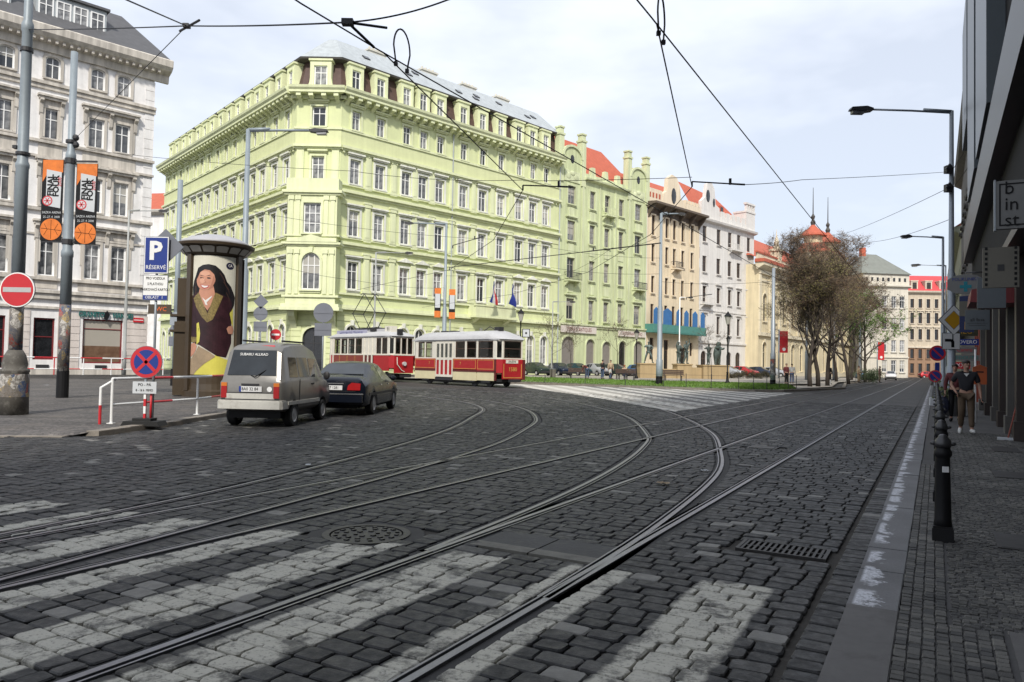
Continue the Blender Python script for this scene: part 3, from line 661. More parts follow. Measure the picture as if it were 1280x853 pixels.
# projecting bay over the door
BY = -1.35
W_ = gb.M; gb.M = W_ @ TR(-.25, BY, 0); BW = 4.6
gb.wall(0, BW, 6.2, 17.4, [(1.45,3.15,8.0,11.4,1), (1.5,3.1,13.2,16.0)], GT, .2)
gb.win(2.3, 8.0, 1.7, 3.4, arch=1, cols=3, sur='k', sm=GT); gb.win(2.3, 13.2, 1.6, 2.8, cols=3, rows=3, sur='x', sm=GT)
q = MB(); q.box(0, .02, 0, 1.4, 6.2, 17.4); q.box(BW-.02, BW, 0, 1.4, 6.2, 17.4); q.box(0, BW, 0, 1.4, 6.2, 6.22); q.box(0, BW, 0, 1.5, 17.3, 17.4); gb.part('bay_side', q, GW)
for a, b, y in ((6.1,6.4,-.3), (6.4,6.7,-.2), (7.3,7.5,-.15), (12.0,12.15,-.1), (12.15,12.35,-.25), (12.9,13.05,-.12), (16.7,16.9,-.14), (16.9,17.15,-.3)): gb.band(-.15+y, BW+.15-y, a, b, y, GT, 'ledge', 1.3)
gb.band(-.1, BW+.1, 17.15, 18.25, -.1, GT, 'balcony_parapet', 1.3)
q = MB(); q.prism([(-.1,12.36), (BW+.1,12.36), (BW/2,13.05)], -.28, .05); gb.part('pediment', q, GT)
for x in (.4, 1.0, 3.6, 4.2):
    for z, h in ((7.6,4.1), (13.05,3.6)): q = MB(); q.box(x-.18, x+.18, -.1, .01, z, z+h); q.box(x-.26, x+.26, -.16, .01, z+h-.4, z+h); gb.part('pilaster', q, GT)
for x in (.5, 4.1): q = MB(); q.prism([(1.35,4.4),(1.35,6.2),(.1,6.2),(.3,5.6),(.9,5.1)], x-.3, x+.3, 'x'); gb.part('console', q, GT)
# balcony with flags
gb.face(WR)
q = MB(); q.box(16.4, 22.7, -1.3, 0, 6.5, 6.72); q.prism([(0,5.9),(0,6.5),(-1.1,6.5)], 16.9, 17.4, 'x'); q.prism([(0,5.9),(0,6.5),(-1.1,6.5)], 21.7, 22.2, 'x'); gb.part('balcony_slab', q, GT)
q = MB(); q.box(16.45, 22.65, -1.25, -1.08, 6.72, 7.75); q.box(16.35, 22.75, -1.32, -1.0, 7.75, 7.9); q.box(16.45, 16.6, -1.08, 0, 6.72, 7.75); q.box(22.5, 22.65, -1.08, 0, 6.72, 7.75); gb.part('balcony_parapet', q, GT)
q = MB(); q.tube([(13.75,-.16,0), (13.75,-.16,25.9)], .07, 8); gb.part('downpipe', q, TIN); q = MB(); q.tube([(31.1,-.16,0), (31.1,-.16,25.9)], .07, 8); gb.part('downpipe', q, TIN)
def flag(u, label, colours):
    M = WR @ TR(u, -1.15, 7.6); t = thing('flag', label, 'flag', M)
    q = MB(); q.tube([(0,0,0), (0,-1.3,2.9)], .03, 6); q.ball((0,-1.3,2.93), .06, 8); q.build('pole', WHITE, t)
    q = MB(); cols = 6; H_ = 2.3
    for j in range(len(colours)):
        for i in range(8):
            f = lambda a, b: (.14*math.sin(b*5+a*3)+(a-.5)*1.25*(.45+b*.55)+.1, -1.25+a*.3+.1*math.sin(b*7), 2.85-.9*a*.3-b*H_)
            a0, a1 = j/len(colours), (j+1)/len(colours); q.add([f(a0,i/8), f(a1,i/8), f(a1,(i+1)/8), f(a0,(i+1)/8)], [(0,1,2,3)], j)
    q.build('cloth', colours, t, smooth=True)
FB = mat('flag blue', (.02,.04,.30), .8); FR = mat('flag red', (.55,.03,.03), .8)
flag(18.1, 'white red and blue flag hanging on the green balcony', [FB, WHITE, FR]); flag(21.0, 'plain blue flag hanging on the green balcony', [FB, FB])
# ---------------------------------------------------------------- pale tan building on the left
TW = stucco('pale rusticated stucco', (.76,.745,.735), dirt=(.40,.37,.33,.25)); TT = stucco('tan stone trim', (.55,.51,.455), streak=.3); TG = stucco('pinkish ground floor stucco', (.60,.54,.50), dirt=(.36,.32,.28,.4)); SLATE = mat('dark slate roof', (.085,.085,.09), .6, .2, 2, bump=.3, bscale=8)
WT = wframe(-32.1, 66.0, AZR)
tb = Bld('apartment_building', 'pale stone apartment building with dark slate roof and a shop at the corner', WT)
axT = [-2.5, -4.55, -7.9, -11.1, -14.3, -17.5]; holes = []
for u in axT: holes += [(u-.55,u+.55,23.95,25.75,.5), (u-.6,u+.6,19.05,21.5), (u-.6,u+.6,13.6,16.45), (u-.6,u+.6,7.95,10.95)]
holes += [(-5.05,-1.95,.95,4.65), (-8.6,-7.1,1.2,4.55), (-12.1,-10.5,.15,4.6), (-16.2,-14,1.2,4.55)]
tb.wall(-19, 0, 0, 27, holes, TW, .3); q = MB(); q.box(-.01, 0, 0.001, 14, 0, 27); tb.part('side_wall', q, TW)
for u in axT:
    tb.win(u, 23.95, 1.1, 1.8, arch=.5, sur='b', sm=TT); tb.win(u, 19.05, 1.2, 2.45, sur='b', sm=TT); tb.win(u, 13.6, 1.2, 2.85, sur='b', sm=TT); tb.win(u, 7.95, 1.2, 3.0, sur='b', sm=TT)
q = MB(); q.prism([(0,0),(-.42,0),(-.42,-.15),(-.16,-.35),(-.12,-1.1),(0,-1.3)], -.13, .13, 'x'); BRK = q.mesh('bracket', TT)
for a, b in ((-5.75,-1.2), (-8.95,-6.85), (-12.15,-10.05), (-15.35,-13.2), (-18.5,-16.4)):
    for z in (22.35, 17.25, 12.25):
        tb.band(a, b, z, z+.16, -.5, TT, 'hood'); tb.band(a+.1, b-.1, z-.2, z, -.36, TT, 'hood'); tb.many('bracket', BRK, [(a+.3, -.03, z-.2), (b-.3, -.03, z-.2)] + ([((a+b)/2, -.03, z-.2)] if b-a > 3 else []))
        tb.band(a+.25, b-.25, z-.85, z-.2, -.05, TT, 'panel')
        for x0, x1 in ((a+.3, a+.62), (b-.62, b-.3)): tb.band(x0, x1, z-3.2, z-.85, -.06, TT, 'jamb')
    tb.band(a+.2, b-.2, 17.5, 18.6, -.07, TT, 'panel'); tb.band(a+.2, b-.2, 6.95, 7.6, -.07, TT, 'panel')
for a, b, y in ((23.35,23.6,-.3), (23.0,23.35,-.16), (18.62,18.85,-.28), (17.42,17.6,-.2), (13.15,13.4,-.26), (11.2,11.35,-.1), (7.6,7.8,-.3), (6.55,6.8,-.42), (6.1,6.55,-.26), (5.3,5.5,-.16)): tb.band(-19, .12, a, b, y, TT, 'ledge')
for c in range(21):
    if 6.9 < 7.9+c*.86 < 26: tb.band(-.75, .04, 7.85+c*.86, 8.66+c*.86, -.05, TW, 'quoin')
for c in range(8): tb.band(-1.7, .05, .5+c*.58, 1.04+c*.58, -.06, TG, 'quoin'); tb.band(-6.9, -5.3, .5+c*.58, 1.04+c*.58, -.06, TG, 'quoin'); tb.band(-10.3, -8.85, .5+c*.58, 1.04+c*.58, -.06, TG, 'quoin')
tb.band(-19, .06, 0, .48, -.1, TT, 'plinth')
tb.cornice(-19, 1.1, [(.01,26.0), (-.25,26.0), (-.35,26.6), (-1.0,26.9), (-1.25,27.2), (-1.3,27.75), (-1.1,27.9), (.6,28.0)], TT)
n = 36; q = MB(); q.box(-.1,.1,-.9,-.2,0,.3); MO2 = q.mesh('modillion', TT); tb.many('modillion', MO2, [(-18.5+k*.53, 0, 26.62) for k in range(n)])
q = MB(); q.add([(-19,-1.0,27.95), (.9,-1.0,27.95), (-1.9,3.2,32.2), (-19,3.2,32.2), (.9,12,27.95), (-1.9,12,32.2)], [(0,1,2,3), (1,4,5,2), (3,2,5)]); tb.part('roof', q, SLATE, flip=False)
for u in (-6.6, -13.5):
    q = MB(); q.box(u-2.6, u+2.6, .25, 3.2, 28.3, 30.9); tb.part('dormer', q, TIN); q = MB(); q.box(u-2.8, u+2.8, -.05, 3.4, 30.9, 31.1); tb.part('dormer_roof', q, SLATE)
    for k in range(4): tb.win(u-1.9+k*1.27, 28.7, 1.1, 1.9, y=.19, sill=False)
REDF = mat('dark red frame', (.16,.018,.02), .5); SHOPB = glass('shop window brown', (.10,.055,.035), (.30,.20,.13), .15)
tb.win(-3.5, .95, 3.1, 3.7, fm=REDF, pm=SHOPB, cols=1, trans=.78, y=.18, name='shop_window'); tb.win(-7.85, 1.2, 1.5, 3.35, fm=REDF, pm=DGLASS, cols=1, trans=.55, y=.18, name='shop_window'); tb.win(-11.3, .15, 1.6, 4.45, fm=REDF, pm=DGLASS, cols=2, trans=.75, y=.18, name='door', sill=False); tb.win(-15.1, 1.2, 2.2, 3.35, fm=REDF, pm=DGLASS, y=.18, name='shop_window')
TEAL = mat('teal letters', (.02,.13,.12), .5); tb.M = Matrix.Identity(4)
t = thing('shop_sign', 'teal letter shop sign above the brown shop window', 'sign', WT @ TR(-3.3, -.12, 5.0))
text('GRANITO', .62, TEAL, t, TR(-1.15, 0, 0), sx=.72, ext=.03, bold=.012); text('HANDEL', .62, TEAL, t, TR(1.35, 0, 0), sx=.72, ext=.03, bold=.012)
q = MB(); q.prism([(0,.45),(.25,.1),(0,-.5),(-.25,-.1)], -.05, .05); q.build('emblem', BLACK, t)
t = thing('street_sign', 'small red street name plate on the pale corner', 'sign', WT @ TR(-.75, -.12, 4.75)); q = MB(); q.box(-.42,.42,-.03,.03,-.2,.2); q.build('plate', RED, t); q = MB(); q.box(-.38,.38,-.034,-.03,-.03,.03); q.build('lettering', WHITE, t)
for k, x in enumerate((-3.6, -7.9)):
    q = MB(); q.box(x-.45, x+.45, -.08, .02, .5, .8); tb.part('vent', q, DARK)
# ---------------------------------------------------------------- the row beyond
def wl(x, dz=0): return WR @ TR(x, 0, dz)
LG = stucco('leaf green stucco', (.555,.605,.36), dirt=(.42,.46,.27,.4), streak=.2); LT = stucco('leaf green trim', (.60,.64,.41), streak=.2); TILE = mat('orange red roof tiles', (.42,.10,.055), .8, .15, 1.5, bump=.4, bscale=6); OLDW = mat('weathered window frame', (.30,.28,.25), .6, .1); BROWN = mat('brown window frame', (.085,.05,.035), .6, .15); SHUT = mat('grey roller shutter', (.21,.19,.17), .7, .12)
g2 = Bld('apartment_building', 'leaf green art nouveau building with red tiled roof and two gabled bays', wl(31.4)); H2 = 25.3
ax2 = [2.1, 6.3, 9.2, 10.0, 12.5, 16.4]
holes = []
for u, w_ in ((2.1,1.5), (6.3,1.1), (9.4,1.1), (12.5,1.1), (16.4,1.5)):
    for z0, z1 in ((7.25,9.85), (12.4,14.95), (17.1,19.6), (21.7,24.0)): holes.append((u-w_/2, u+w_/2, z0, z1))
DO = [(1.9,2.6,5.1), (6.3,1.8,4.9), (9.7,1.9,4.7), (13.2,1.7,4.9), (16.9,2.2,5.0)]
for u, w_, h in DO: holes.append((u-w_/2, u+w_/2, .3, h, 1))
g2.wall(0, 18.6, 0, H2, holes, LG)
for h in holes:
    if len(h) > 4: continue
    g2.win((h[0]+h[1])/2, h[2], h[1]-h[0], h[3]-h[2], fm=OLDW, sur='b' if h[2] > 20 else ('h' if h[2] > 16 or h[2] < 8 else 'b'), sm=LT, cols=2)
for i, (u, w_, h) in enumerate(DO): g2.win(u, .3, w_, h-.3, fm=OLDW, pm=SHUT if i != 3 else DGLASS, arch=1, cols=1, trans=0, sur='x', sm=LT, sill=False, name='shop_door')
for a, b, y in ((6.55,6.75,-.3), (6.3,6.55,-.15), (0,.5,-.08)): g2.band(0, 18.6, a, b, y, LT)
for x in (4.35, 14.3): g2.band(x-.2, x+.2, 6.8, H2, -.12, LT, 'pilaster')
for x in (7.85, 11.2): g2.band(x-.1, x+.1, 6.8, H2, -.08, LT, 'pilaster')
for u in (2.1, 6.3, 9.4, 12.5, 16.4):
    for z in (10.6, 15.6, 20.2): g2.band(u-.55, u+.55, z, z+1.1, -.06, LT, 'relief_panel')
g2.cornice(4.5, 14.1, [(.01,25.1), (-.5,25.3), (-.55,25.5), (.4,25.6)], LT)
for c, k in ((2.15, 0), (16.4, 1)):                                   # gabled bays with round arched tops between turrets
    g2.band(c-2.1, c+2.1, 0.01, H2, -.1, LG, 'bay') if 0 else None
    q = MB(); q.prism([(c-2.0, H2)]+[(c+1.95*math.cos(math.pi*(1-i/12)), 27.6+1.5*math.sin(math.pi*i/12)) for i in range(13)]+[(c+2.0, H2)], -.02, .6); g2.part('gable', q, LG)
    q = MB(); q.prism([(c+r_*math.cos(math.pi*i/12), 27.6+r_*.77*math.sin(math.pi*i/12)) for r_, rr in ((1.7,range(13)),(2.05,range(12,-1,-1))) for i in rr], -.2, .1); g2.part('gable_arch', q, LT)
    q = MB(); q.ball((c, -.03, 27.4), (.38,.05,.55), 10); g2.part('oval_window', q, DGLASS)
    q = MB(); q.box(c-1.5, c+1.5, -.1, .0, 24.5, 25.9); q.ball((c-.8,-.1,25.2), (.5,.08,.4)); q.ball((c+.8,-.1,25.2), (.5,.08,.4)); q.ball((c,-.1,25.6), (.5,.1,.3)); g2.part('stucco_relief', q, LT)
    for x in (c-2.15, c+2.15): q = MB(); q.box(x-.42, x+.42, -.15, .7, H2-1, 30.0); q.box(x-.52, x+.52, -.25, .8, 30.0, 30.25); q.box(x-.36, x+.36, -.1, .65, 30.25, 30.9); q.box(x-.46, x+.46, -.2, .75, 30.9, 31.1); g2.part('turret', q, LT)
for x in (6.6, 9.3, 12.0): q = MB(); q.prism([(x-.9,25.5),(x+.9,25.5),(x+.45,26.2),(x+.3,27.2),(x-.3,27.2),(x-.45,26.2)], .1, .6); g2.part('attic_finial', q, LT)
q = MB(); q.prism([(4.4,25.5),(14.2,25.5),(14.2,26.2),(4.4,26.2)], .15, .55); g2.part('parapet', q, LT)
q = MB(); q.add([(0,.7,25.6),(18.6,.7,25.6),(15.6,6,32.3),(.8,6,32.3),(18.6,12,25.6),(0,12,25.6)], [(0,1,2,3),(1,4,2),(3,2,4,5)]); g2.part('roof', q, TILE, flip=False)
def balc(b, u, z, w_, mt, d=.9, rail=None):
    q = MB(); q.box(u-w_/2, u+w_/2, -d, 0, z-.15, z); q.prism([(0,z-.8),(0,z-.15),(-d*.8,z-.15)], u-w_/2+.1, u-w_/2+.35, 'x', 0); q.prism([(0,z-.8),(0,z-.15),(-d*.8,z-.15)], u+w_/2-.35, u+w_/2-.1, 'x', 0); b.part('balcony_slab', q, mt)
    q = MB(); q.box(u-w_/2, u+w_/2, -d, -d+.04, z+.9, z+.96); q.box(u-w_/2, u+w_/2, -d, -d+.04, z+.08, z+.12)
    for k in range(int(w_/.16)+1): q.box(u-w_/2+k*.16, u-w_/2+k*.16+.03, -d+.005, -d+.035, z, z+.9)
    for x in (u-w_/2, u+w_/2-.04): q.box(x, x+.04, -d, 0, z+.9, z+.96)
    b.part('balcony_railing', q, rail or DARK)
balc(g2, 2.1, 12.1, 2.4, LT); balc(g2, 16.4, 12.1, 2.4, LT); balc(g2, 9.4, 21.3, 2.2, LT, rail=LT)
def shop(nm, label, u, z, w_, h, fm, tm, words, W=None, sx=.8):
    t = thing('shop_sign', label, 'sign', (W or WR) @ TR(u, -.12, z)); q = MB(); q.box(-w_/2, w_/2, -.08, .06, -h/2, h/2); q.build('board', fm, t)
    if words: text(words, h*.8, tm, t, TR(0, -.085, 0), sx=sx)
PINKW = mat('cream sign board', (.62,.56,.50), .6); shop('s', 'cream shop sign with dark red letters over the first green arches', 35.2, 6.0, 7.0, .85, PINKW, REDF, 'OPERA & ANTIQUES'); shop('s', 'cream shop sign with dark red letters over the right green arches', 46.6, 5.9, 6.2, .75, PINKW, REDF, 'RESTAURANT MANO')
# cream building with blue loggia
CR = stucco('apricot stucco', (.70,.59,.42)); CT = stucco('apricot trim', (.72,.62,.47)); SOFF = mat('dark timber soffit', (.11,.085,.065), .8, .25); LBLUE = mat('blue loggia boards', (.035,.14,.34), .6, .15); LGRN = mat('green loggia boards', (.07,.22,.19), .6, .15)
cb = Bld('apartment_building', 'apricot building with dark overhanging eaves and blue and green painted balcony', wl(50.05)); W3 = 14.1; holes = []
A3 = (1.5, 5.0, 7.0, 9.3, 11.9)
for u in A3: holes += [(u-.45,u+.45,20.2,23.1), (u-.42,u+.42,16.4,18.9), (u-.42,u+.42,12.0,14.4), (u-.4,u+.4,7.6,10.4)]
holes += [(1.0,2.0,2.5,5.6), (4.6,5.8,.3,5.4), (9.0,10.4,.3,4.4), (11.6,12.4,3.2,5.2)]
cb.wall(0, W3, 0, 24.3, holes, CR)
for h in holes: cb.win((h[0]+h[1])/2, h[2], h[1]-h[0], h[3]-h[2], fm=BROWN, pm=DGLASS, cols=2 if h[2] > 6 else 1, trans=.7, sm=CT, sill=h[2] > 6, sur='b' if h[2] > 11 else None)
cb.cornice(-.1, W3+.1, [(.01,23.9), (-1.0,24.4), (-1.6,24.45), (-1.6,24.75), (.3,24.9)], SOFF, 'eave')
for k in range(6): q = MB(); q.prism([(0,22.6),(0,24.0),(-1.3,24.4),(-.8,23.7),(-.3,23.2)], k*2.7+.2, k*2.7+.5, 'x'); cb.part('eave_bracket', q, SOFF)
q = MB(); q.box(0, W3, -.04, 0.01, 23.2, 24.0); cb.part('frieze', q, SOFF)
q = MB(); q.prism([(3.6,24.8),(9.8,24.8),(9.6,26.2),(8.6,26.6),(8.2,28.4),(7.4,29.6),(6.1,29.8),(5.0,29.0),(4.8,27.2),(3.9,26.6)], -.1, .5); cb.part('gable', q, CT); q = MB(); q.ball((6.6,-.12,26.7), (.65,.08,1.2), 10); cb.part('oval_window', q, DGLASS)
q = MB(); q.box(0, 3.6, -.1, .4, 24.8, 26.9); q.box(9.8, W3, -.1, .4, 24.8, 26.2); cb.part('parapet', q, CT)
for k in range(5): q = MB(); q.box(9.9+k*.85, 10.4+k*.85, -.12, .42, 26.2, 26.7); cb.part('merlon', q, CT)
for k in range(4): q = MB(); q.box(.3+k*.8, .7+k*.8, -.13, .0, 25.6, 26.3); cb.part('attic_panel', q, TILE)
q = MB(); q.add([(0,.6,25),(W3,.6,25),(W3,6,30.2),(0,6,30.2)], [(0,1,2,3)]); cb.part('roof', q, TILE, flip=False); q = MB(); q.box(1.2,2.4,3,4,28,30.4); cb.part('chimney', q, TILE)
q = MB(); q.box(-.2, W3-.3, -1.5, -1.42, 6.4, 7.5, 1); q.box(-.2, W3-.3, -1.5, 0, 6.3, 6.45, 1)
q.box(-.2,-.12,-1.42,0,6.45,7.5,1); cb.part('balcony_front', q, [LBLUE, LGRN])
for a, b in ((-.2,1.0), (2.2,4.3), (5.6,6.6), (7.7,8.8), (10.0,11.3), (12.3,13.4)): q = MB(); q.prism([(a,7.5),(b,7.5),(b,9.4),((a+b)/2,9.85),(a,9.4)], -1.5, -1.4); cb.part('balcony_panel', q, LBLUE)
balc(cb, 7.2, 16.0, 2.0, CT)
# white building
WW = stucco('off white stucco', (.66,.64,.61), dirt=(.5,.47,.42,.3)); wb = Bld('apartment_building', 'white apartment building with dark windows and red roof behind stepped gables', wl(64.2)); W4 = 17.7; holes = []
A4 = (1.5, 5.8, 9.4, 12.4, 15.8)
for u in A4: holes += [(u-.6,u+.6,21.1,23.6), (u-.6,u+.6,16.4,18.9), (u-.6,u+.6,11.7,14.2), (u-.55,u+.55,6.8,9.6), (u-.8,u+.8,.4,4.1,1)]
wb.wall(0, W4, 0, 24.4, holes, WW)
for h in holes: wb.win((h[0]+h[1])/2, h[2], h[1]-h[0], h[3]-h[2], fm=BROWN, pm=DGLASS, arch=h[4] if len(h) > 4 else 0, sm=WW, sill=h[2] > 6, sur='h' if h[2] < 7 and h[2] > 5 or 11 < h[2] < 12 else None)
wb.cornice(0, W4+.2, [(.01,24.2), (-.6,24.4), (-.7,24.7), (.3,24.8)], WW)
for a, b, y in ((5.3,5.6,-.2), (10.4,10.6,-.12)): wb.band(0, W4, a, b, y, WW)
q = MB(); q.prism([(.3,24.7),(6.0,24.7),(5.8,27.0),(4.6,27.4),(4.2,29.8),(3.2,30.8),(1.9,30.3),(1.5,28.2),(.4,27.4)], -.1, .5); wb.part('gable', q, WW); q = MB(); q.ball((2.2,-.12,28.4), (.6,.08,1.0), 10); q.ball((4.0,-.12,27.6), (.35,.08,.7), 10); wb.part('gable_window', q, DGLASS)
for k in range(5): q = MB(); q.box(6.4+k*1.7, 7.4+k*1.7, -.1, .4, 24.8, 26.6); wb.part('merlon', q, WW)
q = MB(); q.box(6.0, W4, -.05, .4, 24.75, 25.7); wb.part('parapet', q, WW); q = MB(); q.box(14.6, W4, -.15, 2.2, 24.75, 27.8); q.box(14.5, W4+.1, -.25, 2.3, 27.8, 28.1); wb.part('turret', q, WW)
for k in range(4): q = MB(); q.box(14.8+k*.85, 15.2+k*.85, -.1, .3, 28.1, 29.2); wb.part('turret_post', q, WW)
q = MB(); q.box(14.6, W4+.05, -.2, .4, 29.2, 29.5); wb.part('turret_cap', q, WW)
q = MB(); q.add([(.2,.6,24.9),(W4,.6,24.9),(13.4,5,30.6),(1.5,5,31.4),(W4,10,24.9)], [(0,1,2,3),(1,4,2)]); wb.part('roof', q, TILE, flip=False); q = MB(); q.box(9.3,10.5,1.8,3.5,27.2,28.3); wb.part('dormer', q, TILE); q = MB(); q.box(9.5,10.3,1.78,1.8,27.35,28.1); wb.part('dormer_window', q, DGLASS)
q = MB(); q.box(W4-.01, W4, .01, 10, 0, 24.7); wb.part('side_wall', q, WW)
balc(wb, 10.8, 20.8, 3.6, WW, rail=WW); balc(wb, 1.8, 11.4, 3.0, WW, rail=WW)
# ornate hall behind the trees
OC = stucco('ochre stucco', (.62,.535,.36)); OT = stucco('ochre trim', (.66,.59,.44)); 
hall = Bld('market_hall', 'ochre ornate hall with two red capped towers behind the bare trees', wframe(40.9, 125, 38)); holes = []
for k in range(16): u = 3+k*5.0; holes += [(u-1,u+1,9.5,14.2,1), (u-1,u+1,1.0,6.0,1)]
hall.wall(0, 84, 0, 19, holes, OC, .4)
for h in holes: hall.win((h[0]+h[1])/2, h[2], 2, h[3]-h[2], fm=OT, pm=DGLASS, arch=1, y=.25, sur='k', sm=OT)
for k in range(17): hall.band(.1+k*5.0, .9+k*5.0, 7.6, 17.4, -.25, OT, 'pilaster')
for a, b, y in ((7.0,7.6,-.4), (17.4,18.0,-.4), (0,.8,-.2), (16.2,16.5,-.15)): hall.band(0, 84, a, b, y, OT)
hall.cornice(-.8, 84, [(.01,18), (-.8,18.5), (-1.2,18.7), (-1.2,19.2), (.4,19.4)], OT)
q = MB(); q.add([(-.6,-1.3,19.3),(84,-1.3,19.3),(84,-.2,20.0),(-.6,-.2,20.0)], [(0,1,2,3)]); q.add([(0,1.5,20.6),(84,1.5,20.6),(84,7,26),(3,7,26),(0,14,20.6)], [(0,1,2,3),(0,3,4)]); hall.part('roof', q, TILE, flip=False)
q = MB(); q.box(0, 84, .2, .5, 19.4, 20.9)
hall.part('balustrade', q, OT); hall.band(-1, 84, 19.2, 19.75, -1.35, TILE, 'cornice_tiles', .3); q = MB(); q.box(-.5, 84, .05, .45, 20.9, 21.15); hall.part('balustrade_rail', q, TILE)
for u in (10.5, 29, 62, 74): q = MB(); q.box(u-.8,u+.8,-.1,1.4,19.4,22.4); q.box(u-1,u+1,-.3,1.6,22.4,22.8); q.lathe([(.7,0),(.4,.9),(.5,1.2),(.1,2.4),(.02,3.6)], 8, 0, u, .6, 22.8); hall.part('urn_pedestal', q, OT)
q = MB(); q.box(34, 58, -.5, 6, 19.3, 24.3); q.prism([(34,24.3),(58,24.3),(46,26.6)], -.5, 5); hall.part('attic', q, OC)
for u in (40, 51):
    q = MB(); q.box(u-2.4,u+2.4,.5,5.3,24,26.4); hall.part('tower', q, OC)
    q = MB(); q.lathe([(4.0,26.0),(3.8,26.4),(2.6,27.5),(2.3,28)], 8, 0, u, 2.9); q.lathe([(2.9,29.6),(2.8,30.0),(1.1,31.2),(.4,32)], 8, 0, u, 2.9); hall.part('tower_roof', q, TILE)
    q = MB(); q.lathe([(1.9,28),(1.9,29.7)], 8, 0, u, 2.9); hall.part('lantern', q, OC)
    q = MB(); q.lathe([(.4,32),(.55,32.6),(.25,33.2),(.45,33.8),(.12,34.4),(.05,40)], 8, 0, u, 2.9); hall.part('spire', q, EAVE)
q = MB(); q.box(0, .01, 0.001, 12, 0, 19); hall.part('side_wall', q, OC)
# pale block with a grey hip roof
PC = stucco('pale limestone', (.60,.56,.48)); pb = Bld('office_building', 'pale stone building with grey hip roof at the far street corner', wframe(76, 163, 82)); holes = []
for u in (5.2, 7.4, 9.4): holes += [(u-.6,u+.6,z,z+2.6) for z in (1.2, 5.6, 10.4, 15.2)]
pb.wall(0, 10.8, 0, 20, holes, PC)
for h in holes: pb.win((h[0]+h[1])/2, h[2], 1.2, 2.6, fm=WHITE, sm=PC)
q = MB(); q.box(10.79, 10.8, .01, 8, 0, 20); pb.part('side_wall', q, PC); pb.band(0, 11, 20, 22.6, -.1, PC, 'attic', 3); pb.cornice(-.4, 11.2, [(.01,19.6), (-.6,19.9), (-.6,20.2), (.2,20.3)], PC); pb.band(0, 10.9, 4.3, 4.6, -.2, PC)
for k in range(8): q = MB(); q.box(.6+k*1.3, 1.1+k*1.3, -.13, -.1, 21, 21.8); pb.part('attic_window', q, DGLASS)
q = MB(); q.add([(-.5,-.5,22.6),(11.3,-.5,22.6),(6.5,5,27.6),(3,5,27.6),(11.3,10,22.6),(-.5,10,22.6)], [(0,1,2,3),(1,4,2),(5,0,3),(3,2,4,5)]); pb.part('roof', q, mat('weathered grey roof', (.17,.18,.16), .7, .15, 1), flip=False)
q = MB(); q.box(2.6,3.6,4.4,5.4,26.5,29); pb.part('chimney', q, TILE)
# closing building at the end of the street
EW = stucco('warm cream stucco', (.52,.45,.35)); EB = stucco('brown ground floor', (.30,.19,.125)); ET = stucco('cream window trim', (.60,.53,.43)); RTIN = mat('bright red roof', (.50,.055,.06), .6, .1)
eb = Bld('apartment_building', 'cream building with bright red roof closing the far end of the street', wframe(96.6, 184, 92)); holes = []
for k in range(9): u = 1.3+k*1.95; holes += [(u-.45,u+.45,z,z+h) for z, h in ((1.0,2.4), (4.6,2.3), (9.2,2.6), (13.2,2.6), (17.0,2.2))]
eb.wall(0, 18, 7.3, 21, [h for h in holes if h[2] > 7], EW); eb.wall(0, 18, 0, 7.3, [h for h in holes if h[2] < 7], EB)
for h in holes: eb.win((h[0]+h[1])/2, h[2], .9, h[3]-h[2], fm=BROWN, pm=DGLASS, cols=1, trans=0, sur='hk' if 9 < h[2] < 14 else 'b', sm=ET if h[2] > 7 else EB)
eb.cornice(-.3, 18, [(.01,20.4), (-.7,20.8), (-.8,21.2), (.3,21.3)], ET); eb.band(0, 18, 7.2, 7.6, -.3, ET); eb.band(0, 18, 12.4, 12.6, -.15, ET)
q = MB(); q.add([(0,-.3,21.2),(18,-.3,21.2),(17.5,4,25.4),(1.5,4,25.4),(0,8,21.2)], [(0,1,2,3),(0,3,4)]); eb.part('roof', q, RTIN, flip=False)
for k in range(5): u = 2+k*3.4; q = MB(); q.box(u-.8,u+.8,.2,2.5,21.3,23.6); q.box(u-.95,u+.95,.1,2.6,23.6,23.8); eb.part('dormer', q, ET); eb.win(u, 21.7, 1.0, 1.6, fm=BROWN, pm=DGLASS, y=.14, sill=False)
# sliver of a red roofed house between the left building and the corner building
nb = Bld('apartment_building', 'narrow strip of a red roofed house between the pale and lime green buildings', wframe(-50.5, 106, 100)); holes = [(1.2,2.4,z,z+2.4) for z in (2, 7, 12, 17)]+[(4.2,5.4,z,z+2.4) for z in (2, 7, 12, 17)]
nb.wall(-6, 8, 0, 22, holes, TW)
for h in holes: nb.win((h[0]+h[1])/2, h[2], 1.2, 2.4, sur='b', sm=TT)
nb.cornice(-6, 8, [(.01,21.6), (-.7,22), (-.7,22.4), (.3,22.5)], TT); q = MB(); q.add([(-6,-.6,22.4),(8,-.6,22.4),(8,5,26),(-6,5,26)], [(0,1,2,3)]); nb.part('roof', q, TILE, flip=False)
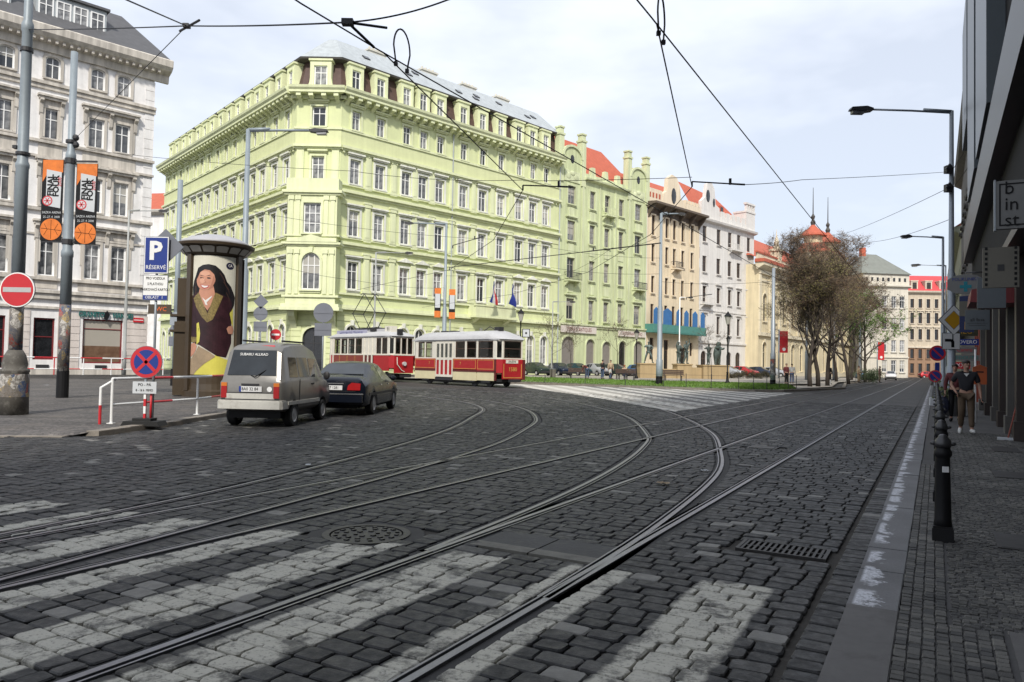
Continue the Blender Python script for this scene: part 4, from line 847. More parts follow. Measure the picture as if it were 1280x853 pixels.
# ---------------------------------------------------------------- right-hand row along the pavement
WRR = Matrix((-SE, -SQ, Vector((0,0,1)))).transposed().to_4x4()
def rframe(t): return TR(*(SQ*t)) @ WRR
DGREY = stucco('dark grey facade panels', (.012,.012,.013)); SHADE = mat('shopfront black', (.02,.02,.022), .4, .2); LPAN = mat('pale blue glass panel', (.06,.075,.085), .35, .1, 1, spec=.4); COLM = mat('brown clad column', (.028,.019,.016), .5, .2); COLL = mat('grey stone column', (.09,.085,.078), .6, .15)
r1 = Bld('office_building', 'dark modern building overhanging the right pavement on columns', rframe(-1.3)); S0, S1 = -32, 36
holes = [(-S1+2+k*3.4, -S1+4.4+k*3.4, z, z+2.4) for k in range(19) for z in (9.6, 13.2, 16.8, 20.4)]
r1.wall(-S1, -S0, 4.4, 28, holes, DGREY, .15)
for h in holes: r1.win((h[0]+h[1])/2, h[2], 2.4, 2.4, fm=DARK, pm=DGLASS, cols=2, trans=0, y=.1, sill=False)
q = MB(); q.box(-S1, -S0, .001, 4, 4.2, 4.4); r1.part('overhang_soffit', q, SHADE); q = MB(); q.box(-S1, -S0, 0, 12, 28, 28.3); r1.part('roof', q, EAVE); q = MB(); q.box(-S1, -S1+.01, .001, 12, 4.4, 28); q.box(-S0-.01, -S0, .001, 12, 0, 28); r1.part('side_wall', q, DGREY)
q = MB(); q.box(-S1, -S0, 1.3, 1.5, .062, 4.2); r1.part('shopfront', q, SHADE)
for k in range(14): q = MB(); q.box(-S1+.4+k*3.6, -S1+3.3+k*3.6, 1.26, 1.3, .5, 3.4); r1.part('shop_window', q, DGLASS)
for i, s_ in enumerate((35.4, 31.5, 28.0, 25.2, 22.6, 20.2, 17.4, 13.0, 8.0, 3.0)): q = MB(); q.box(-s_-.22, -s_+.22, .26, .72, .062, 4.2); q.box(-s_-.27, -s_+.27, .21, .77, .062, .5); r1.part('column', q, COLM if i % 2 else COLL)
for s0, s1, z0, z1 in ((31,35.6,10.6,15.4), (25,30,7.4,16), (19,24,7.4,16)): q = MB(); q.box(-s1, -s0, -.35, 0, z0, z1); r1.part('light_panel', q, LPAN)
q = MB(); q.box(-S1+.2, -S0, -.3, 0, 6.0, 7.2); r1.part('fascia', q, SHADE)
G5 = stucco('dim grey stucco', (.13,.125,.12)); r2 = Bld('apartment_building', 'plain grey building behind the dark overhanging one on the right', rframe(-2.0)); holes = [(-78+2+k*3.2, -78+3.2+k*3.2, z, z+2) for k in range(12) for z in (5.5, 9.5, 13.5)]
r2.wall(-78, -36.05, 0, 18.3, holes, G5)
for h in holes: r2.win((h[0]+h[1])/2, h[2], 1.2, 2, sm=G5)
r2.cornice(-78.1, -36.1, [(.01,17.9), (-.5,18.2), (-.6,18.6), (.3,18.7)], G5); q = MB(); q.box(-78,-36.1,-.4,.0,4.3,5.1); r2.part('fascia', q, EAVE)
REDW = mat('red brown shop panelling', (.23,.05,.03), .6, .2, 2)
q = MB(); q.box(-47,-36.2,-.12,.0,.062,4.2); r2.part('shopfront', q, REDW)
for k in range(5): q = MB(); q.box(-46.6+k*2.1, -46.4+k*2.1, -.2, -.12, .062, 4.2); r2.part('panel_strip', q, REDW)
G6 = stucco('sage stucco', (.27,.28,.21)); r3 = Bld('apartment_building', 'low sage house with a red roof edge in the right hand row', rframe(-2.0)); holes = [(-118+2+k*3.2, -118+3.2+k*3.2, z, z+2) for k in range(12) for z in (5.2, 9.4)]
r3.wall(-118, -78.05, 0, 14.2, holes, G6)
for h in holes: r3.win((h[0]+h[1])/2, h[2], 1.2, 2, sm=G6)
r3.cornice(-118, -78.1, [(.01,13.9), (-.5,14.2), (-.6,14.6), (.3,14.7)], G6); q = MB(); q.add([(-118,-.5,14.6),(-78,-.5,14.6),(-78,5,18.2),(-118,5,18.2)], [(0,1,2,3)]); r3.part('roof', q, TILE, flip=False)
r4 = Bld('apartment_building', 'farthest dim ochre house in the right hand row', rframe(-2.0)); holes = [(-176+2+k*3.2, -176+3.2+k*3.2, z, z+2) for k in range(17) for z in (5.2, 9.4)]
r4.wall(-176, -118.05, 0, 13, holes, OC)
for h in holes: r4.win((h[0]+h[1])/2, h[2], 1.2, 2, sm=OT)
r4.cornice(-176, -118.1, [(.01,12.7), (-.5,13), (-.6,13.4), (.3,13.5)], OT)
# ================================================================ VEHICLES
def car_shell(stn, arches, sc_=1.0):
    vs = []; fs = []; K = 16
    for (x, zb, zm, zt, wl, wb, wt) in stn:
        h = [(0,zb), (wl-.1,zb), (wl-.01,zb+.08), (wl+.005,(zb*2+zm)/3), (wb,zm-.03), (wb-.015,zm), (wt,zt-.05), (wt-.10,zt), (0,zt+.025)]
        ring = h + [(-y, z) for y, z in reversed(h[1:-1])]
        vs += [(x*sc_, -y*sc_, z*sc_) for y, z in ring]
    n = len(stn)
    for i in range(n-1):
        for k in range(K): fs.append((i*K+k, i*K+(k+1) % K, (i+1)*K+(k+1) % K, (i+1)*K+k))
    fs += [tuple(reversed(range(K))), tuple((n-1)*K+k for k in range(K))]
    mb = MB(); mb.add(vs, fs); o = mb.build('tmp', WHITE)
    c = MB()
    for x, r in arches:
        for sgn in (1, -1): c.prism([(x*sc_+r*sc_*math.cos(k*math.pi/10), .30*sc_+r*sc_*math.sin(k*math.pi/10)) for k in range(20)], sgn*.55*sc_, sgn*1.2*sc_)
    co = c.build('tmpc', BLACK); md = o.modifiers.new('b', 'BOOLEAN'); md.object = co; md.operation = 'DIFFERENCE'; md.solver = 'EXACT'
    bv = o.modifiers.new('v', 'BEVEL'); bv.width = .018; bv.segments = 2; bv.limit_method = 'ANGLE'; bv.angle_limit = R(40)
    bpy.context.view_layer.update(); me = bpy.data.meshes.new_from_object(o.evaluated_get(bpy.context.evaluated_depsgraph_get()))
    for q in (o, co): bpy.data.objects.remove(q)
    me.materials.clear(); me.shade_smooth(); me.set_sharp_from_angle(angle=R(32)); return me
def side_y(stn, x, z):
    for a, b in zip(stn, stn[1:]):
        if a[0] <= x <= b[0]:
            f = (x-a[0])/(b[0]-a[0]); L = lambda k: a[k]+(b[k]-a[k])*f
            zm, zt, wb, wt = L(2), L(3)-.05, L(5)-.015, L(6)
            return wb+.012 if z < zm else wb+(wt-wb)*min(1, (z-zm)/max(zt-zm, .05))
    return stn[-1][5]
RIM = mat('wheel rim', (.42,.42,.42), .45, .15, 6, .1); GLC = glass('car glass', (.018,.022,.026), None, .04); CHROME = mat('chrome', (.6,.6,.6), .2, .05, 2, .9)
TAIL = mat('tail lamp red', (.32,.012,.014), .25, .1); AMB = mat('indicator amber', (.55,.16,.02), .3); LAMPW = mat('headlamp glass', (.5,.5,.5), .1, .05, spec=.8); PLATE = mat('number plate', (.62,.62,.62), .5)
def wheel(root, x, y, r, w_, key):
    if key not in MC:
        q = MB(); q.M = RX(R(90)); q.lathe([(r*.62,-w_/2), (r*.93,-w_/2), (r,-w_*.35), (r,w_*.35), (r*.93,w_/2), (r*.62,w_/2)], 24, cap=False); a = q.mesh('tyre', RUBBER)
        q = MB(); q.M = RX(R(90)); q.lathe([(r*.63,-w_*.42), (r*.6,-w_*.5), (r*.5,-w_*.38), (r*.2,-w_*.36), (r*.16,-w_*.46), (.001,-w_*.46)], 20); q.lathe([(r*.63,w_*.42), (r*.6,w_*.5), (r*.5,w_*.38), (r*.2,w_*.36), (r*.16,w_*.46), (.001,w_*.46)], 20); b = q.mesh('rim', RIM)
        MC[key] = (a, b)
    o = put('wheel', None, root, TR(x, y, r)); put('tyre', MC[key][0], o); put('rim', MC[key][1], o)
def panel(stn, pts, off=.006, sgn=1, s=1.0): return [(x*s, sgn*(side_y(stn, x, z)+off)*-1*s, z*s) for x, z in pts]
def vehicle(name, label, cat, M, stn, paint, s, wheels, sidew, front, rear, lamps, group=None, plate_front=False, key=None):
    root = thing(name, label, cat, M, group); b = car_shell(stn, [(x, r*1.18/ (1)) for x, r in wheels], s); b.materials.append(paint); put('body', b, root)
    q = MB(); q.box(.25*s, (stn[-1][0]-.25)*s, -.6*s, .6*s, .2*s, .5*s); q.build('underbody', BLACK, root)
    for x, r in wheels:
        for sg in (1, -1): wheel(root, x*s, sg*(side_y(stn, x, .4)-.085)*s, r*s, .2*s, (name, round(r*s,3)))
    for sg in (1, -1):
        for w_ in sidew: q = MB(); q.tess(panel(stn, w_, .005, sg, s)); q.build('side_window', GLC, root, flip=False)
    def cross(i, j, f0, f1, nm, mt, k=.1, off=.012):
        a, c = stn[i], stn[j]; P = []
        for f, sg in ((f0,1), (f0,-1), (f1,-1), (f1,1)):
            x = a[0]+(c[0]-a[0])*f; z = a[3]+(c[3]-a[3])*f; w_ = a[6]+(c[6]-a[6])*f-k; dx, dz = c[0]-a[0], c[3]-a[3]; l = math.hypot(dx, dz)
            P.append(((x-dz/l*off)*s, sg*w_*s, (z+dx/l*off+.012)*s))
        q = MB(); q.poly(P); q.build(nm, mt, root, flip=False)
    cross(*front, 'windscreen', GLC); cross(*rear, 'rear_window', GLC)
    return root
# ---- van
VS = [(0,.44,1.0,1.03,.66,.68,.66), (.05,.40,1.02,1.12,.70,.715,.665), (.22,.36,1.05,1.72,.73,.735,.60), (.40,.34,1.06,1.84,.74,.745,.585), (.9,.34,1.06,1.90,.74,.745,.575), (1.75,.34,1.05,1.92,.74,.745,.57), (2.35,.34,1.04,1.78,.74,.745,.575), (3.0,.34,1.0,1.08,.74,.74,.66), (3.3,.36,.86,.95,.72,.72,.62), (3.45,.44,.7,.78,.66,.66,.55)]
VPAINT = mat('beige grey van paint', (.20,.192,.178), .32, .08, .8, .35, dirt=(.10,.09,.075,.5)); VLOW = mat('pale van bumper', (.48,.47,.43), .5, .12, 2, dirt=(.18,.15,.12,.6)); BLKP = mat('black plastic trim', (.02,.02,.022), .6, .2)
s = 1.03; vM = TR(-5.97, 17.25, 0) @ RZ(R(90-4.5))
van = vehicle('parked_van', 'beige grey minivan seen from behind, parked along the left kerb', 'van', vM, VS, VPAINT, s, [(.72,.265), (2.72,.265)],
   [[(.45,1.12),(1.0,1.12),(1.0,1.58),(.52,1.58)], [(1.06,1.12),(1.72,1.12),(1.72,1.58),(1.06,1.58)], [(1.80,1.12),(2.72,1.10),(2.42,1.55),(1.80,1.57)]], (6,7,.08,.9), (1,2,.05,.99), None)
def vb(nm, mt, *bx): 
    q = MB()
    for b in bx: q.box(*[v*s for v in b])
    return q.build(nm, mt, van)
q = MB(); q.prism([(x*s, y*s) for x, y in ((.32,-.755),(.0,-.75),(-.07,-.70),(-.095,-.5),(-.095,.5),(-.07,.70),(.0,.75),(.32,.755),(.32,.69),(.05,.68),(.05,-.68),(.32,-.69))], .42*s, .58*s, 'z'); q.prism([(x*s, y*s) for x, y in ((.2,-.74),(-.0,-.735),(-.055,-.68),(-.075,-.5),(-.075,.5),(-.055,.68),(.0,.735),(.2,.74))], .58*s, .615*s, 'z'); q.build('bumper', VLOW, van); vb('tailgate_strip', VLOW, (-.02,.02,-.56,.56,.64,.76)); vb('bumper_shadow_gap', BLKP, (-.03,.03,-.66,.66,.62,.64))
for sg in (1, -1):
    vb('tail_light', TAIL, (-.022,.09,sg*.60-.065,sg*.60+.065,.66,.92)); vb('indicator', AMB, (-.02,.09,sg*.60-.065,sg*.60+.065,.92,1.0)); vb('side_trim', VLOW, (.3,2.4,sg*.757-.012,sg*.757+.012,.50,.58)); vb('side_trim', BLKP, (1.02,1.04,sg*.752-.004,sg*.752+.004,.55,1.08), )
    q = MB(); q.ball((2.62*s, sg*.86*s, 1.14*s), (.05,.09,.11)); q.build('mirror', BLKP, van); vb('door_handle', BLKP, (1.82,1.98,sg*.752-.012,sg*.752+.012,.93,.97))
    vb('roof_rail', BLKP, (.6,2.0,sg*.46-.02,sg*.46+.02,1.93,1.97)); vb('headlight', LAMPW, (3.36,3.46,sg*.5-.12,sg*.5+.12,.62,.78))
    q = MB(); q.tess([(x*s, -sg*(y)*s, z*s) for x, y, z in ((1.0,.50,1.895),(1.65,.485,1.915),(1.65,.585,1.78),(1.0,.592,1.76))]); q.build('roof_window', GLC, van, flip=False)
pl = vb('license_plate', PLATE, (-.03,-.012,-.27,.25,.80,.92)); text('8A0 32 84', .1*s, BLACK, pl, TR(-.032*s, 0, .86*s) @ RZ(R(-90)), sx=.9); q = MB(); q.box(-.033*s,-.028*s,.20*s,.25*s,.80*s,.92*s); q.build('plate_band', BLUE, pl)
vb('plate_lamp', BLKP, (-.03,.01,-.2,.2,.94,.98)); q = MB(); q.tube([(.06*s,.02*s,1.16*s), (-.01,-.10*s,1.13*s), (.10*s,-.34*s,1.30*s)], .012); q.build('wiper', BLACK, van)
text('SUBARU ALLRAD', .085*s, WHITE, van, TR(.155*s, 0, 1.63*s) @ RZ(R(-90)) @ RX(R(-14))); 
q = MB(); q.disc(.06, 14, -.008, 0, 0); q.build('country_sticker', WHITE, van, TR(-.004, -.44*s, .86*s) @ RZ(R(-90)))
q = MB(); q.box(-.012,.0,-.3,.12,0,.06); q.build('lettering', RED, van, TR(.35*s, -.1, 1.79*s) @ RY(R(35)))
def gaps(root, stn, s_, lines):
    for x, z0, z1 in lines:
        for sg in (1, -1): q = MB(); q.tess(panel(stn, [(x,z0),(x+.014,z0),(x+.014,z1),(x,z1)], .004, sg, s_)); q.build('door_gap', BLKP, root, flip=False)
gaps(van, VS, s, [(1.77,.5,1.06), (2.8,.5,1.0), (.46,.62,1.08)]); vb('tailgate_gap', BLKP, (-.012,.03,-.58,.58,.775,.785), (.0,.06,-.585,-.575,.785,1.0), (.0,.06,.575,.585,.785,1.0))
# ---- sedan
CS = [(0,.42,.74,.93,.74,.76,.70), (.10,.30,.82,1.0,.85,.86,.76), (.40,.24,.88,1.05,.88,.885,.76), (.80,.20,.90,1.07,.90,.90,.74), (1.50,.20,.91,1.40,.90,.90,.62), (2.05,.20,.91,1.455,.90,.90,.60), (2.7,.20,.90,1.41,.90,.90,.60), (3.5,.20,.88,1.02,.90,.895,.72), (4.35,.24,.80,.89,.86,.86,.70), (4.68,.34,.66,.74,.74,.74,.60)]
CPAINT = mat('dark blue car paint', (.006,.008,.014), .22, .1, 1, 0, spec=.28); s = 1.06; cM = TR(-5.05, 21.3, 0) @ RZ(R(90-2.5)); van_ = van
SW = [[(1.02,.99),(1.98,.97),(1.98,1.36),(1.60,1.33)], [(2.06,.97),(3.12,.97),(2.72,1.32),(2.06,1.37)]]
sed = vehicle('parked_car', 'dark blue saloon car seen from behind, parked just ahead of the minivan', 'car', cM, CS, CPAINT, s, [(.98,.31), (3.80,.31)], SW, (6,7,.05,.92), (3,4,.08,.93), None)
def sb(nm, mt, *bx, root=None):
    q = MB()
    for b in bx: q.box(*[v*s for v in b])
    return q.build(nm, mt, root or sed)
sb('bumper', CPAINT, (-.09,.1,-.82,.82,.38,.62)); sb('bumper_trim', CHROME, (-.10,.02,-.83,.83,.585,.615))
for sg in (1, -1):
    q = MB(); q.prism([(sg*.40,.70),(sg*.75,.70),(sg*.76,.88),(sg*.52,.90),(sg*.42,.82)], 0, .03, 'x'); q.v = [(v[0]*s-.035, v[1]*s, v[2]*s) for v in q.v]; q.build('tail_light', TAIL, sed)
    sb('headlight', LAMPW, (4.55,4.68,sg*.55-.12,sg*.55+.12,.58,.72)); q = MB(); q.ball((3.2*s, sg*.98*s, .98*s), (.07,.1,.08)); q.build('mirror', CPAINT, sed); sb('side_trim', BLKP, (.5,4.2,sg*.905-.012,sg*.905+.012,.55,.62)); sb('door_handle', CHROME, (1.75,1.92,sg*.905-.012,sg*.905+.012,.80,.83)); sb('door_handle', CHROME, (2.75,2.92,sg*.905-.012,sg*.905+.012,.80,.83))
pl = sb('license_plate', PLATE, (-.035,-.012,-.27,.27,.70,.82)); text('1A7 1281', .1*s, BLACK, pl, TR(-.037*s, 0, .76*s) @ RZ(R(-90)), sx=.9); sb('boot_strip', CHROME, (-.02,.0,-.3,.3,.86,.885))
gaps(sed, CS, s, [(2.02,.3,.9), (3.25,.3,.88), (1.28,.62,.9)]); sb('boot_gap', BLKP, (-.012,.05,-.62,.62,.665,.675))
# ---- small parked cars of the background: one hatchback shape, several colours
HS = [(0,.36,.80,.86,.74,.76,.70), (.06,.28,.84,.98,.80,.81,.72), (.42,.22,.88,1.38,.83,.835,.60), (1.1,.20,.88,1.46,.84,.84,.58), (1.9,.20,.88,1.45,.84,.84,.58), (2.75,.20,.88,1.0,.84,.835,.68), (3.5,.24,.78,.86,.80,.80,.66), (3.75,.34,.62,.70,.70,.70,.56)]
def small_car(label, x, y, z, az, paint, group=None, proto=[None]):
    M = TR(x, y, z) @ RZ(R(90-az)) @ TR(-1.9, 0, 0)
    if proto[0] is None:
        c = vehicle('parked_car', label, 'car', M, HS, paint, 1.0, [(.75,.29), (3.0,.29)], [[(.60,.95),(1.30,.95),(1.30,1.36),(.72,1.36)], [(1.38,.95),(2.50,.94),(2.05,1.34),(1.38,1.38)]], (4,5,.06,.9), (1,2,.15,.92), None)
        global s; s = 1.0
        for sg in (1, -1):
            sb('headlight', LAMPW, (3.58,3.72,sg*.48-.14,sg*.48+.14,.55,.70), root=c); sb('tail_light', TAIL, (-.02,.06,sg*.58-.08,sg*.58+.08,.70,.92), root=c)
        sb('license_plate', PLATE, (3.74,3.79,-.26,.26,.42,.53), (-.03,.0,-.26,.26,.5,.61), root=c); sb('bumper', BLKP, (3.62,3.8,-.70,.70,.32,.54), (-.05,.1,-.74,.74,.32,.5), root=c); proto[0] = c
    else: c = copy_tree(proto[0], M, label)
    for ch in c.children:
        if ch.name.startswith('body'): ch.material_slots[0].link = 'OBJECT'; ch.material_slots[0].material = paint
    return c
P = lambda n, c: mat(n, c, .25, .08, 1, .2, spec=.6)
NAVY, TEALC, SILV, DKG, REDC, WHC, BLUEC = P('navy car paint',(.012,.02,.045)), P('dark teal car paint',(.012,.045,.06)), P('silver car paint',(.35,.36,.38)), P('dark green car paint',(.02,.035,.028)), P('red car paint',(.40,.02,.025)), P('white car paint',(.65,.65,.65)), P('mid blue car paint',(.05,.11,.22))
for (lb, x, y, az, p) in (('dark green hatchback at the left end of the row behind the grass', 2.9, 84.5, 150, DKG), ('navy hatchback beside a pale litter bin behind the grass', 5.6, 86.5, 155, NAVY), ('dark teal hatchback third in the row behind the grass', 7.9, 89, 150, TEALC), ('silver hatchback behind the leftmost bench', 10.4, 91.5, 150, SILV), ('dark green car half hidden behind the standing people', 13.0, 92.0, 120, DKG), ('mid blue car partly hidden behind the middle bench', 16.2, 93, 120, BLUEC),
   ('mid blue car right of the fountain wall, leftmost above the hedge', 26.5, 99, 130, BLUEC), ('silver car above the hedge beside the black lantern', 29.4, 101, 130, SILV), ('red car above the hedge', 32.3, 104, 130, REDC), ('navy car above the right end of the hedge', 35.5, 107, 130, NAVY), ('pale silver car near the hall', 38.6, 110, 130, SILV),
   ('white car parked far down the street below the red banner', 61.5, 122, 205, WHC), ('mid blue car parked next to the white car far down the street', 57.6, 124, 205, BLUEC), ('bright red car parked in front of the far red roofed building', 93, 168, 95, REDC)):
    small_car(lb, x, y, .30 if y < 115 else .0, az, p)
# ---- trams
CREAM = mat('cream tram paint', (.60,.54,.34), .4, .08); TWHITE = mat('ivory tram paint', (.64,.61,.53), .4, .08, dirt=(.4,.36,.3,.3)); TRED = mat('tram red', (.34,.014,.018), .3, .1); TMAR = mat('maroon tram band', (.10,.016,.014), .4, .15); TROOF = mat('grey tram roof', (.42,.42,.43), .6, .1, 1); GOLD = mat('gold lining', (.50,.30,.07), .5); TGL = clear_glass('tram glass', (.72,.74,.72)); TIN2 = mat('dark tram interior', (.10,.05,.03), .6, .2)
def tram(label, M, L, W, hs, side, windows_end, roof_h, motor=False):
    t = thing('tram', label, 'tram', M); z = lambda v: v*hs
    def part(nm, mt, *bx, **k):
        q = MB()
        for b in bx: q.box(*b)
        return q.build(nm, mt, t, **k)
    # four walls with window openings, upper part ivory, lower part red
    def wallrow(x0, x1, wins, W_, nm):
        q = MB(); x = x0
        for a, b in wins:
            q.box(x, a, 0, .06, z(1.84), z(3.16)); q.box(a, b, 0, .06, z(1.84), z(1.92)); q.box(a, b, 0, .06, z(3.04), z(3.16)); x = b
        q.box(x, x1, 0, .06, z(1.84), z(3.16)); put(nm, q.mesh(nm, TWHITE), t, W_)
        for a, b in wins:
            q = MB(); q.box(a,a+.05,.01,.05,z(1.92),z(3.04)); q.box(b-.05,b,.01,.05,z(1.92),z(3.04)); q.box(a+.05,b-.05,.01,.05,z(1.92),z(1.97)); q.box(a+.05,b-.05,.01,.05,z(2.99),z(3.04))
            if b-a > .75: q.box(a+.05,b-.05,.015,.045,z(2.52),z(2.56))
            f = put('window', q.mesh('window', BROWN), t, W_); q = MB(); q.poly([(a+.02,.03,z(1.94)), (b-.02,.03,z(1.94)), (b-.02,.03,z(3.02)), (a+.02,.03,z(3.02))]); put('pane', q.mesh('pane', TGL, flip=False), f)
    I = Matrix.Identity(4); wallrow(.35, L-.35, side, I, 'side_wall'); wallrow(.35, L-.35, [(L-b, L-a) for a, b in side], TR(L, W, 0) @ RZ(math.pi), 'side_wall')
    E1 = TR(L, .28, 0) @ RZ(R(90)); E0 = TR(0, W-.28, 0) @ RZ(R(-90)); we = W-.56
    for E in (E1, E0): wallrow(0, we, windows_end, E, 'end_wall')
    for c in ((L-.35, 0, L, .28), (L, W-.28, L-.35, W), (.35, W, 0, W-.28), (0, .28, .35, 0)):          # slanted corner panels
        q = MB(); a = Vector((c[0], c[1], 0)); b = Vector((c[2], c[3], 0)); 
        for zz0, zz1, mm in ((.95,1.84,1), (1.84,1.95,0), (3.02,3.16,0)): q.add([(a.x,a.y,z(zz0)),(b.x,b.y,z(zz0)),(b.x,b.y,z(zz1)),(a.x,a.y,z(zz1))], [(0,1,2,3)], mm)
        for f0, f1 in ((0,.15), (.85,1)): A, B = a.lerp(b, f0), a.lerp(b, f1); q.add([(A.x,A.y,z(1.95)),(B.x,B.y,z(1.95)),(B.x,B.y,z(3.02)),(A.x,A.y,z(3.02))], [(0,1,2,3)], 0)
        q.build('corner_panel', [TWHITE, TRED], t, flip=False); q = MB(); A, B = a.lerp(b, .15), a.lerp(b, .85); q.add([(A.x,A.y,z(1.95)),(B.x,B.y,z(1.95)),(B.x,B.y,z(3.02)),(A.x,A.y,z(3.02))], [(0,1,2,3)]); q.build('corner_pane', TGL, t, flip=False)
    return t, part, z
TL, TW_ = 10.0, 2.3; ax = Vector((-.66,.75,0)).normalized(); p1 = Vector((-.8,48.7,0)); base = p1+ax*TL
azt = math.degrees(math.atan2(-ax.x, -ax.y)); M1 = wframe(base.x, base.y, azt)
t, part, z = tram('red and cream old trailer tram car with white doors, right hand of the two', M1, TL, TW_, 1.0, [(.75,1.55), (1.7,2.5), (5.3,6.35), (6.55,7.6), (7.8,9.35)], [(.12,1.62)], .6)
part('red_panel', TRED, (.35,2.95,-.015,.05,1.12,1.84), (5.05,7.65,-.015,.05,1.12,1.84)); part('red_panel', TRED, (7.7,9.65,-.015,.05,1.08,1.84)); part('end_panel', TRED, (9.95,10.02,.28,2.02,.55,1.84)); part('red_panel', TRED, (.35,9.65,2.25,2.31,1.12,1.84)); part('end_panel', TRED, (-.02,.05,.28,2.02,.55,1.84))
part('dark_band', TMAR, (.35,2.95,-.03,.05,.96,1.12), (5.05,9.65,-.03,.05,.96,1.08)); part('dark_band', TMAR, (9.52,9.68,-.03,.05,.45,1.84)); part('dark_band', TMAR, (9.9,9.99,2.0,2.3,.5,1.84))
part('cream_skirt', CREAM, (.35,2.95,-.01,.05,.38,.96)); part('cream_skirt', CREAM, (5.05,7.65,-.01,.05,.38,.96)); part('cream_skirt', CREAM, (7.72,9.5,-.01,.05,.42,.96)); part('cream_skirt', CREAM, (.35,9.65,2.25,2.31,.38,.96))
for a, b in ((.42,2.88), (5.12,7.58), (7.76,9.46)): part('gold_lining', GOLD, (a,b,-.022,.0,1.76,1.79), (a,b,-.022,.0,1.16,1.19), (a,a+.03,-.022,.0,1.19,1.76), (b-.03,b,-.022,.0,1.19,1.76))
part('gold_lining', GOLD, (10.0,10.03,.36,.40,.62,1.55), (10.0,10.03,1.90,1.94,.62,1.55), (10.0,10.03,.40,1.90,.62,.66))
for k in range(4):
    x = 3.02+k*.5; q = MB(); q.box(x,x+.08,-.04,.02,.55,3.02); q.box(x+.40,x+.48,-.04,.02,.55,3.02); q.box(x+.08,x+.40,-.04,.02,1.75,1.92); q.box(x+.08,x+.40,-.04,.02,.55,.72); q.box(x+.08,x+.40,-.04,.02,2.9,3.02); d = q.build('door', TWHITE, t); q = MB(); q.box(x+.08,x+.40,-.02,.0,.72,1.75); q.build('door_panel', TRED, d); q = MB(); q.poly([(x+.08,-.01,1.92),(x+.40,-.01,1.92),(x+.40,-.01,2.9),(x+.08,-.01,2.9)]); q.build('pane', TGL, d, flip=False)
part('step', BLKP, (2.98,5.02,-.05,.4,.32,.5)); part('destination_plate', TWHITE, (10.0,10.05,.55,1.6,1.58,1.80)); text('ZVLÁŠTNÍ', .17, BLACK, t, TR(10.055, 1.08, 1.69) @ RZ(R(90)), sx=.85); text('1580', .38, GOLD, t, TR(10.03, 1.15, 1.18) @ RZ(R(90))); text('7', .3, GOLD, t, TR(2.2, -.025, 1.5)); text('7', .3, GOLD, t, TR(5.9, -.025, 1.5))
def roof(L, W, z0, h, t, nm='roof'):
    q = MB(); n = 12; prof = [(W/2-(W/2+.1)*math.cos(math.pi*k/n), z0+h*math.sin(math.pi*k/n)**.75) for k in range(n+1)]
    st_ = [(-.12,.0,.80), (.3,.55,.95), (1.2,1.0,1.0), (L-1.2,1.0,1.0), (L-.3,.55,.95), (L+.12,.0,.80)]; vs = []
    for x, f, w_ in st_: vs += [(x, W/2+(y-W/2)*w_, z0+(zz-z0)*f) for y, zz in prof]
    K = n+1; q.add(vs, [(i*K+k, i*K+k+1, (i+1)*K+k+1, (i+1)*K+k) for i in range(len(st_)-1) for k in range(n)]); q.build(nm, TROOF, t, smooth=True)
    q = MB(); q.box(-.02,L+.02,-.05,.0,z0-.06,z0+.02); q.box(L,L+.05,.28,W-.28,z0-.06,z0+.02); q.build('roof_edge', TROOF, t)
roof(TL, TW_, 3.16, .62, t)
q = MB(); q.box(8.5,9.0,.8,1.2,3.75,4.0); q.tube([(7.2,1,3.8),(7.8,1,4.05),(8.4,1,3.8)], .03); q.box(2.3,2.9,.9,1.4,3.76,3.86); q.box(3.4,3.9,.9,1.4,3.76,3.86); q.build('roof_equipment', BLKP, t)
def gear(t, L, W, hs, wx):
    q = MB(); q.box(.3, L-.3, .25, W-.25, .35, .55*hs); q.box(1.2, L-1.2, .3, W-.3, .18, .4); q.build('chassis', BLKP, t); q = MB(); q.box(L, L+.4, W/2-.35, W/2+.35, .35, .55); q.box(-.4, 0, W/2-.35, W/2+.35, .35, .55); q.build('coupling', BLKP, t)
    for x in wx:
        for y in (.42, W-.42): q = MB(); q.M = TR(x, y, .36) @ RX(R(90)); q.lathe([(.36,-.06),(.36,.06),(.05,.06)], 20); q.build('wheel', DARK, t)
        q = MB(); q.box(x-.45, x+.45, -.0, .1, .28, .62); q.build('axle_box', BLKP, t)
    q = MB(); q.box(.1, L-.1, .08, W-.08, .85*hs, .95*hs); q.build('floor', TIN2, t)
    for k in range(6):
        for y in (.15, W-.95): q = MB(); q.box(.9+k*1.4, 1.3+k*1.4, y, y+.8, .95*hs, 1.4*hs); q.box(.9+k*1.4, .98+k*1.4, y, y+.8, 1.4*hs, 1.95*hs); q.build('seat', TIN2, t)
gear(t, TL, TW_, 1, (3.0+.9-2.2, 6.6+.4, 8.6))
ax2_ = (ax+Vector((0,0,0))).normalized(); perp = Vector((-ax.y, ax.x, 0)); b2 = p1+ax*(12.4+10.2)+Vector((-.75,-.66,0))*.35; M2 = wframe(b2.x, b2.y, azt); HS2 = 1.12
t, part, z = tram('red and cream old motor tram car with raised pantograph, left hand of the two', M2, 10.2, 2.3, HS2, [(1.15,2.15), (2.35,3.35), (3.55,4.55), (4.75,5.75), (8.0,8.7), (8.85,9.6)], [(.1,.55), (.65,1.1), (1.2,1.64)], .5)
BRR = mat('varnished brown red panels', (.20,.035,.022), .35, .15, 3)
